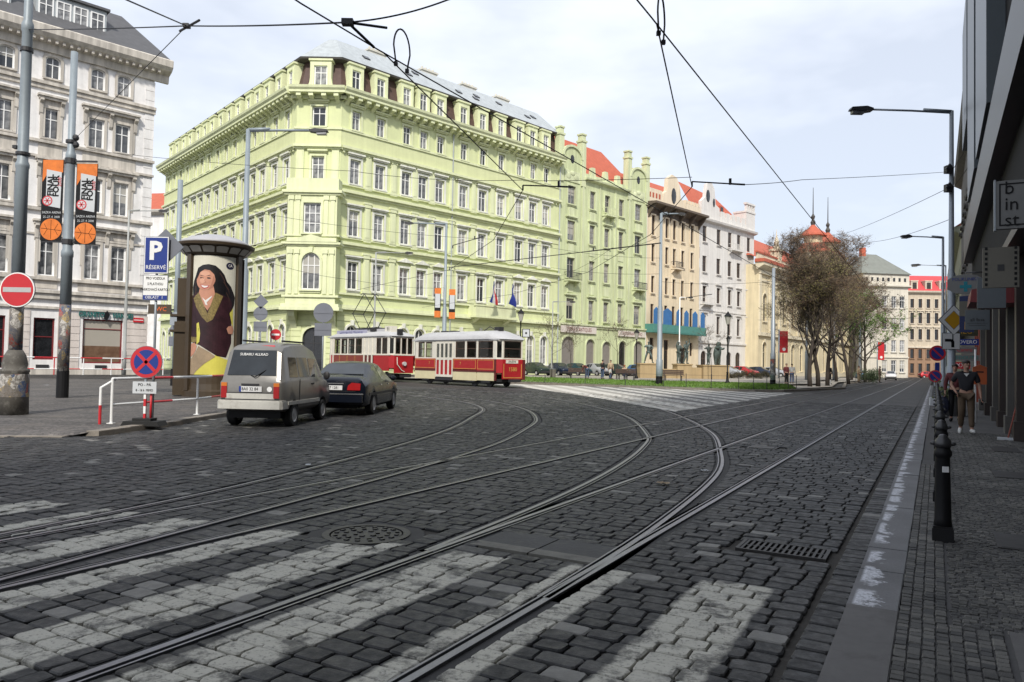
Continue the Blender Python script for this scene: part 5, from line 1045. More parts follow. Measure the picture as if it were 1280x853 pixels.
part('red_panel', BRR, (.9,6.0,-.015,.05,z(1.1),z(1.84))); part('red_panel', BRR, (.35,10,2.25,2.31,z(1.1),z(1.84))); part('red_panel', TRED, (7.6,9.85,-.015,.05,z(.75),z(1.84))); part('end_panel', TRED, (10.15,10.22,.28,2.02,z(.6),z(1.84))); part('end_panel', TRED, (-.02,.05,.28,2.02,z(.6),z(1.84))); part('red_panel', TRED, (.35,.9,-.015,.05,z(.75),z(1.84)))
part('cream_skirt', CREAM, (.9,6.0,-.01,.05,z(.7),z(1.1))); part('ivory_rail', TWHITE, (.3,10,-.03,.04,z(1.82),z(1.90)), (10.18,10.24,.2,2.1,z(1.82),z(1.90)))
for x in (2.1, 3.4, 4.7): part('gold_lining', GOLD, (x-.02,x+.02,-.022,.0,z(1.15),z(1.78)))
for x in (.55, 1.0, 6.15, 6.75, 7.35): part('door_post', TWHITE, (x-.07,x+.07,-.05,.03,z(.62),z(3.05)))
for x in (6.22, 6.82): part('door_panel', TMAR, (x,x+.46,.0,.03,z(.62),z(1.8)))
part('roof_board', mat('lilac roof sign', (.36,.36,.47), .5, .08), (1.3,6.2,.12,.2,z(3.22),z(3.22)+.5)); text('HISTORICKÁ TRAMVAJ', .36, mat('lilac letters', (.10,.11,.24)), t, TR(3.75, .11, z(3.22)+.25), sx=1.05)
roof(10.2, 2.3, z(3.16), .45, t); part('roof_lantern', TROOF, (1.0,9.0,.6,1.7,z(3.16)+.35,z(3.16)+.62)); part('resistor_box', BLKP, (6.3,7.0,.4,1.9,z(3.16)+.42,z(3.16)+.75)); part('number_box', TWHITE, (8.4,9.4,.5,1.0,z(3.16)+.3,z(3.16)+.8)); text('91', .42, BLACK, t, TR(8.9, .49, z(3.16)+.55))
zr = z(3.16)+.65; q = MB(); q.box(3.6,6.0,.5,1.8,zr,zr+.1)
for y in (.65, 1.65):
    q.tube([(4.2,y,zr+.1),(3.0,y,zr+1.35),(4.8,y-.02,zr+2.9)], .035, 5); q.tube([(5.4,y,zr+.1),(6.6,y,zr+1.35),(4.9,y-.02,zr+2.9)], .035, 5)
for x in (3.0, 6.6): q.tube([(x,.55,zr+1.35),(x,1.75,zr+1.35)], .03, 5)
q.tube([(4.85,.3,zr+2.85),(4.85,.5,zr+2.95),(4.85,1.8,zr+2.95),(4.85,2.0,zr+2.85)], .035, 5); q.build('pantograph', DARK, t)
q = MB(); q.M = TR(10.22, 1.15, z(1.25)) @ RZ(R(90)); q.lathe([(.02,0),(.02,.01)], 6) if 0 else q.disc(.16, 16, -.16, 0); q.build('headlight', LAMPW, t)
q = MB(); q.tube([(10.26,.5,z(1.7)),(10.30,.5,z(1.2)),(10.32,.9,z(.8)),(10.32,1.15,z(.7))], .035, 6); q.build('cable_hose', TWHITE, t)
q = MB(); q.box(10.15,10.3,.5,.95,z(3.16)+.1,z(3.16)+.55); q.build('destination_box', BLKP, t)
gear(t, 10.2, 2.3, HS2, (3.4, 6.6))
# ================================================================ STREET FURNITURE
def at(x, y, Y):                                                    # a point Y metres ahead of the photographer
    d = fw + rt*((x-640)/FPX) - up*((y-426.5)/FPX); return Vector((0,0,EYE)) + d*(Y/d.y)
STICK = None
def sticker_mat():
    mt, t, b = nodes_of('pasted posters and paper scraps'); g = G(t); p = g.n('ShaderNodeTexCoord').outputs['Object']
    v = g.n('ShaderNodeTexVoronoi'); v.inputs['Scale'].default_value = 6; g.link(g.mapv(p, (1,1,.7)), v.inputs['Vector'])
    r = g.n('ShaderNodeValToRGB'); e = r.color_ramp; e.interpolation = 'CONSTANT'; cs = [(.14,.12,.10),(.45,.43,.40),(.30,.05,.04),(.10,.10,.12),(.36,.27,.12),(.05,.08,.16)]
    for i, c in enumerate(cs):
        el = e.elements[i] if i < 2 else e.elements.new(i/6)
        el.position = i/6; el.color = (*c, 1)
    sx = g.n('ShaderNodeSeparateColor'); g.link(v.outputs['Color'], sx.inputs[0]); g.link(sx.outputs[0], r.inputs[0])
    c = g.mix(g.rng(g.noise(p, 14, 5, .7), .45, .58), r.outputs[0], (.17,.155,.14)); c = g.mix(g.rng(g.noise(p, 40, 3), .55, .65, 0, .6), c, (.03,.03,.03))
    g.link(c, b.inputs['Base Color']); b.inputs['Roughness'].default_value = .8; return mt
STICK = sticker_mat(); PED = mat('scuffed cast pedestal', (.085,.078,.068), .75, .25, 3, dirt=(.3,.29,.26,.5), bump=.3, obj=True); CONC = mat('concrete pole', (.34,.35,.34), .8, .1, 2, streak=.2)
def tubeobj(nm, pts, r, mt, par, n=8, M=None, **k): q = MB(); q.tube(pts, r, n); return q.build(nm, mt, par, M, True, **k)
def no_stop(r, par, M, nm='sign_face'):
    q = MB(); q.disc(r, 28, 0, .02, 2); q.disc(r*.97, 28, -.004, 0, 0); q.disc(r*.76, 28, -.008, -.004, 1)
    for a in (45, -45): q.M = RY(R(a)); q.box(-r*.8, r*.8, -.012, -.008, -r*.10, r*.10, 0)
    return q.build(nm, [RED, BLUE, SIGNBACK], par, M)
# pole with cast iron foot, far left
t = thing('tram_pole', 'tall tram pole with a sticker covered bell shaped iron foot at the left edge', 'pole', TR(-12.47, 18.9, .07))
q = MB(); q.lathe([(.335,0),(.325,.6),(.315,1.05),(.33,1.08),(.33,1.13),(.27,1.16),(.285,1.28),(.24,1.48),(.165,1.62)], 24); q.build('foot', PED, t, None, True); q = MB(); q.lathe([(.333,.45),(.322,1.02)], 24, cap=False); q.build('posters', STICK, t, None, True); tubeobj('lower_pole', [(0,0,1.5),(0,0,3.05)], .155, STICK, t, 16); q = MB(); q.lathe([(.15,3.0),(.145,6.2),(.16,6.25),(.16,6.32),(.125,6.4),(.12,9.7),(.14,9.75),(.14,9.9),(.10,10),(.095,13)], 16); q.build('pole', POLE, t, None, True)
q = MB()
q.lathe([(.165,6.55),(.165,6.62)], 16); q.box(-.2,-.1,-.12,.0,6.7,6.78); q.lathe([(.15,9.2),(.15,9.3)], 16); q.build('clamp', DARK, t)
q = MB(); q.disc(.44, 32, -.20, -.17, 1); q.disc(.435, 32, -.205, -.20, 2); q.disc(.405, 32, -.21, -.205, 0); q.box(-.35,.35,-.215,-.21,-.06,.06,3); q.build('no_entry_sign', [RED, SIGNBACK, WHITE, mat('grey bar', (.42,.42,.42), .5)], t, TR(.12, 0, 3.12))
# second pole with two basketball banners
t = thing('tram_pole', 'grey tram pole with two basketball banners and posters pasted on its foot', 'pole', TR(-15.9, 26.7, .07))
q = MB(); q.lathe([(.20,0),(.20,.95)], 16); q.build('black_foot', BLACK, t); tubeobj('lower_pole', [(0,0,.95),(0,0,3.3)], .19, STICK, t, 16); q = MB(); q.lathe([(.185,3.3),(.18,5.0),(.2,5.02),(.2,5.2),(.16,5.3),(.15,8.5),(.17,8.55),(.17,8.7),(.12,8.8),(.115,12.4)], 16); q.build('pole', POLE, t, None, True)
q = MB()
for zz in (5.55, 8.45): q = MB(); q.box(-.95,.95,-.03,.03,zz-.03,zz+.03); q.lathe([(.19,zz-.09),(.19,zz+.09)], 12); q.build('banner_bracket', DARK, t)
q = MB()
q.lathe([(.18,9.1),(.18,9.2)], 12); q.ball((.15,0,9.3), .12, 8); q.ball((.16,0,9.05), .12, 8); q.build('insulator', DARK, t)
BALL = mat('basketball orange print', (.62,.16,.02), .6, .25, 4); LOGO = mat('logo red print', (.50,.03,.04), .6); PANW = mat('banner pale print', (.50,.52,.54), .6, .05)
def banner(x, lb, par, M0, w_=.76, h=2.9, txt=True):
    q = MB(); q.box(-w_/2,w_/2,-.006,.006,0,h); b = q.build('banner', BLACK, par, M0, label=lb)
    if not txt: 
        q = MB(); q.box(-w_/2,w_/2,-.012,-.006,.8*h,h); q.build('ball_print', BALL, b); q = MB(); q.box(-w_/2,w_/2,-.012,-.006,0,.22*h); q.build('ball_print', BALL, b); q = MB(); q.box(-w_*.4,w_*.4,-.012,-.006,.33*h,.8*h); q.build('panel_print', PANW, b); return b
    q = MB(); q.tess([(-w_/2+.02,-.011,h-.01),(-w_/2+.02,-.011,2.1),(-.2,-.011,2.38),(w_/2-.02,-.011,2.45),(w_/2-.02,-.011,h-.01)]); q.build('ball_print', BALL, b, flip=False); q = MB(); q.disc(.385, 26, -.014, -.006, 0, 0, .40); q.build('ball_print', BALL, b)
    q = MB()
    for dx in (-.13, .0, .13): q.tube([(dx*1.9,-.015,.40+.2*(1 if dx else 1.7)), (dx,-.016,.40), (dx*1.9,-.015,.40-.2*(1 if dx else 1.7))], .008, 4)
    q.tube([(-.36,-.016,.44),(.36,-.016,.36)], .008, 4); q.build('ball_seam', BLACK, b)
    q = MB(); q.tess([(-.22,-.012,1.25),(.30,-.012,1.16),(.32,-.012,2.45),(-.22,-.012,2.55)]); q.build('panel_print', PANW, b, flip=False)
    M = TR(-.06,-.016,1.98) @ RY(R(-90)); text('FINAL', .29, BLACK, b, M, bold=.01); text('FOUR', .29, BLACK, b, TR(.14,-.016,1.95) @ RY(R(-90)), bold=.01); text('2008', .17, LOGO, b, TR(.26,-.016,2.1) @ RY(R(-90)))
    q = MB(); q.disc(.18, 20, -.018, -.012, 0, -.16, 1.42); q.disc(.14, 20, -.021, -.018, 1, -.16, 1.42)
    for a in (0, 60, 120): q.M = TR(-.16,0,1.42) @ RY(R(a)); q.box(-.12,.12,-.024,-.021,-.016,.016,0)
    q.build('logo_print', [LOGO, PANW], b); text('SAZKA ARENA', .115, PANW, b, TR(0,-.012,1.0), sx=.9); text('25.-27. 4. 2008', .115, PANW, b, TR(0,-.012,.84), sx=.85); return b
banner(-.56, 'left banner of the pair', t, TR(-.58, -.05, 5.58)); banner(.62, 'right banner of the pair', t, TR(.64, -.05, 5.46))
# street lamps
def lamp(nm, label, x, y, z0, h, r, arm, mt=POLE, grp=None, drop=.0, foot=True, hd=1.0, adir=1.0):
    t = thing(nm, label, 'street lamp', TR(x, y, z0), grp); q = MB(); q.lathe([(r*1.5,0),(r*1.5,h*.14),(r*1.15,h*.145),(r*1.1,h*.45),(r*.8,h*.46),(r*.6,h)], 12); q.build('pole', mt, t, None, True)
    if foot: q = MB(); q.lathe([(r*1.55,0),(r*1.55,.6)], 12); q.build('foot', BLACK, t)
    q = MB(); q.tube([(0,0,h-.08),(arm*.5,0,h-.02+drop*.5),(arm,0,h+drop)], r*.33, 8); q.tube([(0,0,h-.02),(arm*.35,0,h+.03+drop*.3)], r*.5, 8); q.build('arm', mt, t, None, True)
    q = MB(); a = 1 if arm > 0 else -1; x0 = arm; q.prism([(x0,h+drop+.02),(x0+a*.25*hd,h+drop+.10),(x0+a*.85*hd,h+drop+.05),(x0+a*.9*hd,h+drop-.05),(x0+a*.3*hd,h+drop-.12),(x0,h+drop-.07)], -.16*hd, .16*hd); lh = q.build('lamp_head', DARK, t); q = MB(); q.box(min(x0+a*.35*hd,x0+a*.82*hd), max(x0+a*.35*hd,x0+a*.82*hd), -.12*hd, .12*hd, h+drop-.2*hd, h+drop-.09); q.build('lens', GLASS, lh)
    return t
l3 = lamp('street_lamp', 'blue grey street lamp beside the advertising column, arm reaching right over the road', -14.35, 40, .07, 13.8, .2, 3.3, hd=1.1)
lamp('street_lamp', 'slim pale street lamp in front of the pale stone building', -30.9, 60, .1, 13.2, .11, 2.4, CONC, hd=.7, foot=False)
lamp('street_lamp', 'tall grey street lamp at the kerb bearing the yellow diamond sign, arm over the road', *ST(34.7,-.55)[:2], .06, 12.0, .13, -3.2, STEEL, foot=False); lamp('street_lamp', 'slimmer street lamp behind the diamond sign, arm at the height of the far roofs', 25.8, 45, .06, 9.6, .11, -1.9, STEEL, foot=False, hd=.7)
lamp('street_lamp', 'distant street lamp whose arm stands in front of the bright red roof', *ST(88,-.9)[:2], .06, 12.3, .1, -2.6, STEEL, foot=False)
lamp('street_lamp', 'pale thin street lamp rising behind the motor tram, arm reaching right', -12.3, 67, .1, 11.2, .1, 2.6, CONC, foot=False, hd=.8); l5 = lamp('street_lamp', 'grey street lamp with two small orange banners behind the trailer tram', -5.97, 66, .1, 13.7, .17, -2.9, POLE, hd=.9)
banner(0, 'small orange banner left of the pole', l5, TR(-.62,-.1,5.4), .55, 2.6, False); banner(0, 'small orange banner right of the pole', l5, TR(.65,-.1,5.3), .55, 2.6, False)
lamp('tram_pole', 'thick grey tram pole standing on the lawn before the fountain figures', 11.2, 57, .22, 13.0, .17, 1.3, POLE, hd=.6); t = thing('tram_pole', 'plain grey tram pole on the right tip of the lawn', 'pole', TR(19.8, 57, .2)); q = MB(); q.lathe([(.2,0),(.2,2.5),(.17,2.55),(.165,5),(.13,5.05),(.12,9)], 12); q.build('pole', STEEL, t, None, True); q = MB(); q.lathe([(.21,0),(.21,.5)], 12); q.build('foot', BLACK, t); q = MB(); q.lathe([(.205,.9),(.205,2.1)], 12); q.build('posters', STICK, t)
lamp('street_lamp', 'small slim street lamp before the leaf green building', 4.5, 84, .3, 8.3, .09, 1.9, CONC, foot=False, hd=.7); lamp('street_lamp', 'white thin street lamp in front of the apricot building', 19.6, 88, .3, 9.4, .09, 1.0, WHITE, foot=False, hd=.6)
for i, (x, y, h) in enumerate(((34.5,88,9.5),(42,98,9.5),(50,108,9))):
    t = thing('tram_pole', ('grey tram pole among the bare trees, nearest of three', 'middle one of three grey tram poles among the bare trees', 'farthest of three grey tram poles among the bare trees')[i], 'pole', TR(x, y, .15)); q = MB(); q.lathe([(.2,0),(.19,3.4),(.14,3.5),(.12,h)], 10); q.build('pole', STEEL, t, None, True)
def lantern(label, x, y, z0, h):
    t = thing('lantern_post', label, 'lantern', TR(x, y, z0)); q = MB(); q.lathe([(.2,0),(.2,.12),(.11,.3),(.08,.9),(.1,.95),(.055,1.0),(.05,h-1.0),(.09,h-.98),(.05,h-.9)], 12); q.build('post', BLACK, t, None, True); q = MB(); q.lathe([(.12,h-.9),(.26,h-.28)], 8); q.build('glass', GLASS, t); q = MB(); q.lathe([(.33,h-.28),(.27,h-.2),(.12,h-.05),(.04,h+.1)], 8); q.build('cap', BLACK, t)
lantern('tall black lantern post at the right end of the lawn', 16.85, 58.7, .25, 5.6); lantern('black lantern post between the green arches and the apricot building', 12.6, 76, .3, 4.9); lantern('old black lantern with a square sign behind the trailer tram', .7, 62, .2, 5.8); lantern('small black lantern half hidden behind the taller one', 25.9, 90, .3, 5.0)
t = thing('stop_sign_box', 'small square white and black sign box on the black lantern post', 'sign', TR(1.15, 61.9, 4.1)); q = MB(); q.box(-.32,.32,-.06,.06,-.36,.36); q.build('box', BLACK, t); q = MB(); q.box(-.26,.26,-.066,-.06,-.3,.3); q.build('face', PANW, t); q = MB(); q.disc(.09,12,-.07,-.066); q.build('symbol', BLACK, t)
# advertising column with poster
COLB = mat('brown column metal', (.055,.038,.022), .45, .15, 1.2); DOME = mat('ribbed grey dome', (.36,.36,.38), .5, .1); CX, CY = -11.9, 29.9; fa = math.atan2(-CY, -CX)
t = thing('advertising_column', 'brown advertising column with a domed roof and a poster of a dark haired woman', 'advertising column', TR(CX, CY, .07) @ RZ(fa+math.pi/2))      # its -y side faces the camera
q = MB(); q.lathe([(1.12,0),(1.12,.22),(1.05,.28),(1.02,.5),(1.02,5.5),(1.1,5.54),(1.1,5.6)], 32); q.build('body', COLB, t)
q = MB()
for a in (57, -57, 105, 150, 195, 240): q = MB(); q.M = RZ(R(a)); q.box(-.13,.13,-1.12,-.96,.25,5.52); q.build('frame', COLB, t)
q = MB(); q.M = TR(-1.1,0,0); q.box(-.3,.1,-.35,.35,.05,2.9); q.box(-.45,.12,-.42,.42,2.5,2.58); q.box(-.45,.12,-.42,.42,3.1,3.18); q.box(-.22,.1,-.25,.25,2.9,4.6); q.build('side_cabinet', COLB, t)
q = MB(); q.lathe([(1.1,5.55),(1.38,5.84),(1.48,5.87),(1.5,5.96),(1.44,5.99)], 36); q.build('canopy', COLB, t)
q = MB()
for k in range(16):
    a = 2*math.pi*(k+.5)/16; q.M = RZ(a); q.add([(-.19,-1.17,5.585),(.19,-1.17,5.585),(.23,-1.34,5.77),(.14,-1.37,5.80),(-.14,-1.37,5.80),(-.23,-1.34,5.77)], [tuple(range(6))])
q.build('canopy_panes', mat('milky canopy panes', (.42,.41,.38), .4, .1), t)
q = MB(); q.lathe([(1.40,5.98),(1.25,6.1),(.95,6.25),(.55,6.36),(.15,6.41),(.03,6.43)], 36); q.build('dome', DOME, t, None, True)
PR = 1.035; PW = {'cream': (.62,.60,.50), 'hair': (.012,.010,.012), 'skin': (.50,.24,.16), 'dress': (.030,.010,.014), 'gold': (.20,.15,.055), 'lemon': (.62,.56,.10), 'leg': (.34,.25,.16), 'white': (.7,.68,.65), 'lips': (.42,.05,.05), 'shade': (.40,.18,.12), 'navy': (.02,.02,.05), 'strand': (.06,.03,.022), 'light': (.60,.32,.22)}
PM = {k: mat('poster print '+k, v, .4, {'hair': .7, 'dress': .6, 'gold': .6, 'leg': .25, 'skin': .12}.get(k, .08), {'hair': 5, 'dress': 3.5, 'gold': 16, 'leg': 2.5}.get(k, 3), streak=.5 if k == 'hair' else 0) for k, v in PW.items()}
post = put('poster', None, t, None)
def pshape(nm, col, pts, lay):
    # poster outline in sheet units (x 145..352 across, y 155..835 down), wrapped round the column in strips
    r = PR+.004+lay*.0025; xs = sorted({min(p[0] for p in pts), max(p[0] for p in pts)})
    P2 = []
    for a, b in zip(pts, pts[1:]+pts[:1]):
        n = max(1, int(abs(b[0]-a[0])/12)); P2 += [(a[0]+(b[0]-a[0])*i/n, a[1]+(b[1]-a[1])*i/n) for i in range(n)]
    x0, x1 = xs; q = MB(); nst = max(1, int((x1-x0)/12)); f = lambda x, y: ((r*math.sin((x-248.5)/103.5*.83)), -(r*math.cos((x-248.5)/103.5*.83)), 5.46-(y-155)/680*4.6)
    for i in range(nst):                                            # clip the outline to each strip so that it follows the curve
        a, b = x0+(x1-x0)*i/nst, x0+(x1-x0)*(i+1)/nst; C = pts
        for lim, sg in ((a, 1), (b, -1)):
            o = []
            for p_, n_ in zip(C, C[1:]+C[:1]):
                i0, i1 = (p_[0]-lim)*sg >= 0, (n_[0]-lim)*sg >= 0
                if i0: o.append(p_)
                if i0 != i1: u = (lim-p_[0])/(n_[0]-p_[0]); o.append((lim, p_[1]+(n_[1]-p_[1])*u))
            C = o
            if len(C) < 3: break
        if len(C) >= 3: 
            tri = tessellate_polygon([[Vector((x, y, 0)) for x, y in C]]); q.add([f(x, y) for x, y in C], [tuple(k) for k in tri])
    q.build(nm, PM[col], post, flip=False)
ell = lambda cx, cy, rx, ry, n=18, a=0: [(cx+rx*math.cos(t_)*math.cos(a)-ry*math.sin(t_)*math.sin(a), cy+rx*math.cos(t_)*math.sin(a)+ry*math.sin(t_)*math.cos(a)) for t_ in [2*math.pi*k/n for k in range(n)]]
pshape('sheet', 'cream', [(145,155),(352,155),(352,835),(145,835)], 0)
pshape('yellow_ground', 'lemon', [(150,812),(262,722),(300,742),(352,760),(352,835),(145,835)], 1); pshape('yellow_ground', 'lemon', [(318,470),(340,450),(344,560),(330,530)], 1)
pshape('hair', 'hair', [(163,265),(172,228),(195,210),(222,205),(252,212),(275,236),(292,262),(305,300),(325,325),(340,360),(350,385),(346,430),(330,470),(300,460),(262,440),(190,420),(160,405),(148,380),(146,340),(152,300)], 2)
pshape('dress', 'dress', [(146,385),(175,362),(250,362),(290,378),(325,400),(340,440),(322,480),(338,555),(345,600),(335,650),(310,735),(268,728),(192,668),(170,660),(146,650)], 3)
pshape('gap', 'lemon', [(173,545),(184,538),(192,600),(189,648),(176,664)], 4)
pshape('neck', 'skin', [(185,330),(245,330),(252,372),(236,440),(222,470),(204,440),(180,372)], 4)
pshape('embroidery', 'gold', [(152,400),(180,366),(222,488),(254,366),(288,384),(268,450),(246,520),(222,538),(196,505),(168,450)], 5); pshape('neckline', 'skin', [(184,362),(250,362),(240,420),(222,470),(202,420)], 6)
pshape('face', 'skin', ell(210,292,42,62,20,.12), 7); pshape('fringe', 'hair', [(165,300),(165,260),(180,225),(215,206),(258,222),(268,270),(262,330),(254,300),(246,262),(228,240),(205,236),(184,252),(174,280)], 8)
for k, (a, b) in enumerate((((170,250),(158,330)),((268,250),(300,330)),((285,300),(322,380)),((160,330),(156,390)),((300,360),(320,430)))): pshape('hair_highlight', 'strand', [a, (a[0]+5,a[1]+2), ((a[0]+b[0])/2+9,(a[1]+b[1])/2), b, ((a[0]+b[0])/2+4,(a[1]+b[1])/2)], 3)
pshape('cheek_light', 'light', ell(196,300,12,16), 8); pshape('forehead_light', 'light', ell(206,258,22,14), 8)
pshape('cheek_shade', 'shade', [(244,270),(252,300),(240,338),(222,352),(234,320),(240,295)], 8)
for ex in (193, 224): pshape('eye', 'hair', ell(ex,285,9,4.5,10,.12), 8); pshape('eyebrow', 'hair', [(ex-13,274),(ex,268),(ex+12,274),(ex,271.5)], 8)
pshape('nose', 'shade', [(206,290),(213,312),(200,314)], 8); pshape('lips', 'lips', [(187,322),(206,326),(228,326),(222,340),(206,347),(194,340)], 8); pshape('teeth', 'white', [(191,325),(206,329),(224,329),(217,337),(206,341),(196,336)], 9)
pshape('necklace', 'white', [(196,395),(212,412),(240,385),(238,394),(218,424),(222,440),(212,436),(208,420)], 9)
pshape('cuff', 'gold', [(146,620),(176,622),(172,652),(146,650)], 6); pshape('hand', 'skin', [(146,660),(166,654),(178,672),(172,700),(160,722),(146,735)], 6); pshape('hand', 'skin', [(308,570),(316,556),(338,550),(346,575),(340,600),(318,598)], 6)
pshape('leg', 'leg', [(185,672),(235,705),(262,730),(212,775),(178,815),(165,835),(146,835),(146,748),(172,708)], 5); pshape('sleeve', 'dress', [(146,470),(172,520),(176,625),(146,622)], 5)
pshape('logo_disc', 'navy', ell(318,207,20,20), 3); text('CA', .16, PM['white'], post, TR(PR*math.sin(.557)+.012, -PR*math.cos(.557)-.016, 5.46-52/680*4.6) @ RZ(.557), sx=.8)
# parking sign
t = thing('parking_sign', 'blue parking sign with a white plate below it on a grey post', 'traffic sign', TR(-8.22, 17.3, .075)); tubeobj('post', [(0,0,0),(0,0,4.28)], .03, STEEL, t)
q = MB(); q.box(-.285,.285,-.055,-.035,3.42,4.28,1); q.box(-.275,.275,-.058,-.055,3.43,4.27,2); q.box(-.255,.255,-.061,-.058,3.45,4.25,0); sg = q.build('sign_plate', [BLUE, SIGNBACK, WHITE], t); text('P', .58, WHITE, sg, TR(-.02,-.064,3.93), bold=.022); text('RÉSERVÉ', .13, WHITE, sg, TR(0,-.064,3.56), sx=.95)
q = MB(); q.box(-.29,.29,-.055,-.035,2.80,3.39,1); q.box(-.275,.275,-.058,-.055,2.92,3.375,0); q.box(-.275,.275,-.058,-.055,2.82,2.92,2); sg = q.build('sign_plate', [WHITE, SIGNBACK, BLUE], t)
for k, l in enumerate(('PRO VOZIDLA', 'S PLATNOU', 'PARKOVACÍ KARTOU')): text(l, .085, BLACK, sg, TR(0,-.06,3.31-k*.13), sx=.8)
text('OBLAST  1', .09, WHITE, sg, TR(-.02,-.06,2.87))
q = MB(); q.M = TR(.16, .04, 4.05) @ RY(R(45)); q.box(-.30,.30,-.01,.01,-.30,.30); q.build('diamond_sign_back', SIGNBACK, t)
# portable no stopping sign
t = thing('no_stopping_sign', 'round blue and red no stopping sign on a portable striped post with black foot', 'traffic sign', TR(-8.03, 16.55, .075)); q = MB(); q.prism([(-.42,0),(.42,0),(.36,.10),(-.36,.10)], -.22, .22); q.box(-.2,.2,-.15,.15,.10,.16); q.build('foot', RUBBER, t)
q = MB()
for k in range(5): q.box(-.025,.025,-.025,.025,.1+k*.16,.1+(k+1)*.16,k % 2)
q.box(-.022,.022,-.022,.022,.9,1.7,2); q.build('post', [RED, WHITE, STEEL], t); no_stop(.355, t, TR(.02,-.05,1.39))
q = MB(); q.box(-.26,.26,-.05,-.035,.70,.96); pl = q.build('plate', PANW, t); text('PO - PÁ', .085, BLACK, pl, TR(0,-.053,.89)); text('8 - 16 h  MIMO', .075, BLACK, pl, TR(0,-.053,.77), sx=.8)
tubeobj('strut', [(.12,.02,.1),(.12,.02,.75)], .025, RED, t, 6)
# railings
RW = [WHITE, RED]
def striped(q, a, b, r, n, ph=0):
    a, b = Vector(a), Vector(b)
    for k in range(n): q.tube([a.lerp(b, k/n), a.lerp(b, (k+1)/n)], r, 8, (k+ph) % 2)
t = thing('railing', 'red and white tubular railing at the left kerb in front of the minivan', 'railing'); P = [Vector((-9.05,16.62,.075)), Vector((-8.92,16.85,.075)), Vector((-8.30,19.95,.075)), Vector((-8.45,23.0,.075))]
q = MB(); q.tube([P[0], P[0]+Vector((0,0,.42))], .032, 8, 1); q.tube([P[0]+Vector((0,0,.42)), P[0]+Vector((0,0,.80)), P[1]+Vector((.03,.12,1.0))], .032, 8, 0); q.build('end_post', RW, t)
for p in P[1:]: q = MB(); q.tube([p, p+Vector((0,0,1.0))], .03, 8); q.box(p.x-.07,p.x+.07,p.y-.07,p.y+.07,.075,.09); q.build('post', WHITE, t)
q = MB(); striped(q, P[1]+Vector((0,0,1.0)), P[2]+Vector((0,0,1.0)), .032, 3); striped(q, P[2]+Vector((0,0,1.0)), P[3]+Vector((0,0,1.0)), .032, 3); q.build('top_rail', RW, t); q = MB(); striped(q, P[1]+Vector((0,0,.42)), P[2]+Vector((0,0,.42)), .026, 3); striped(q, P[2]+Vector((0,0,.42)), P[3]+Vector((0,0,.42)), .026, 3); q.build('middle_rail', RW, t)
t = thing('railing', 'long red and white railing along the pavement before the pale stone building', 'railing'); a, b = Vector((-38.5,52.3,.1)), Vector((-28.7,62.0,.1)); d = b-a
for k in range(8): p = a+d*(k/7); q = MB(); q.tube([p, p+Vector((0,0,1.3))], .04, 6); q.build('post', WHITE if k % 3 else RED, t)
q = MB(); striped(q, a+Vector((0,0,1.3)), b+Vector((0,0,1.3)), .045, 9); q.build('top_rail', RW, t); q = MB(); striped(q, a+Vector((0,0,.45)), b+Vector((0,0,.45)), .04, 9, 1); q.build('lower_rail', RW, t)
# sign backs and small signs
def sback(label, x, y, parts, h, z0=.07):
    t = thing('traffic_sign', label, 'traffic sign', TR(x, y, z0)); tubeobj('post', [(0,0,0),(0,0,h)], .04, STEEL, t)
    for kd, zz, sz in parts:
        q = MB()
        if kd == 'o': q.disc(sz, 20, -.06, -.04, 0, 0, zz); q.box(-sz*.9,sz*.9,-.075,-.06,zz-.04,zz+.04)
        elif kd == 'd': q.M = TR(0,0,zz) @ RY(R(45)); q.box(-sz,sz,-.06,-.04,-sz,sz)
        elif kd == 't': q.prism([(-sz,zz-sz*.6),(sz,zz-sz*.6),(0,zz+sz)], -.06, -.04)
        else: q.box(-sz,sz,-.06,-.04,zz-sz*.75,zz+sz*.75); q.box(-sz,sz,-.075,-.06,zz-.03,zz+.03)
        q.build('sign_back', SIGNBACK, t)
sback('grey back of a round and a square traffic sign in front of the corner door', -8.95, 35.6, [('o',3.75,.47),('r',2.95,.40)], 4.1); sback('grey backs of diamond, round and square traffic signs left of the corner door', -13.6, 40.6, [('d',4.6,.28),('o',3.95,.38),('r',3.25,.36)], 4.9); sback('small grey sign backs seen left of the advertising column', -18.8, 42, [('t',3.2,.42),('r',2.4,.36)], 3.6)
t = thing('no_entry_sign', 'small red no entry sign behind the minivan roof', 'traffic sign', TR(-13.2, 42, .05)); tubeobj('post', [(0,0,0),(0,0,3.2)], .035, STEEL, t); q = MB(); q.disc(.31, 20, -.06, -.04); q.box(-.22,.22,-.065,-.06,-.05,.05,1); q.build('sign_face', [RED, WHITE], t, TR(0,0,2.9))
t = thing('downpipe_pole', 'pale blue service pole with small boxes left of the advertising column', 'pole', TR(-17.9, 40, .07)); tubeobj('pole', [(0,0,0),(0,0,11)], .14, POLE, t); q = MB(); q.box(-.2,.2,-.3,-.1,3.2,3.9); q.build('box', STEEL, t); q = MB(); q.box(-.14,.14,-.16,.16,0,.9); q.build('foot', BLACK, t)
t = thing('wc_sign', 'small dark brown sign beside the pale blue service pole', 'sign', TR(-18.6, 39.6, 4.1)); q = MB(); q.box(-.6,.6,-.04,.04,-.25,.25); q.build('board', COLB, t); text('WC', .32, ORANGE, t, TR(.1,-.045,0)); tubeobj('arm', [(.5,0,0),(.62,.35,0)], .03, DARK, t)
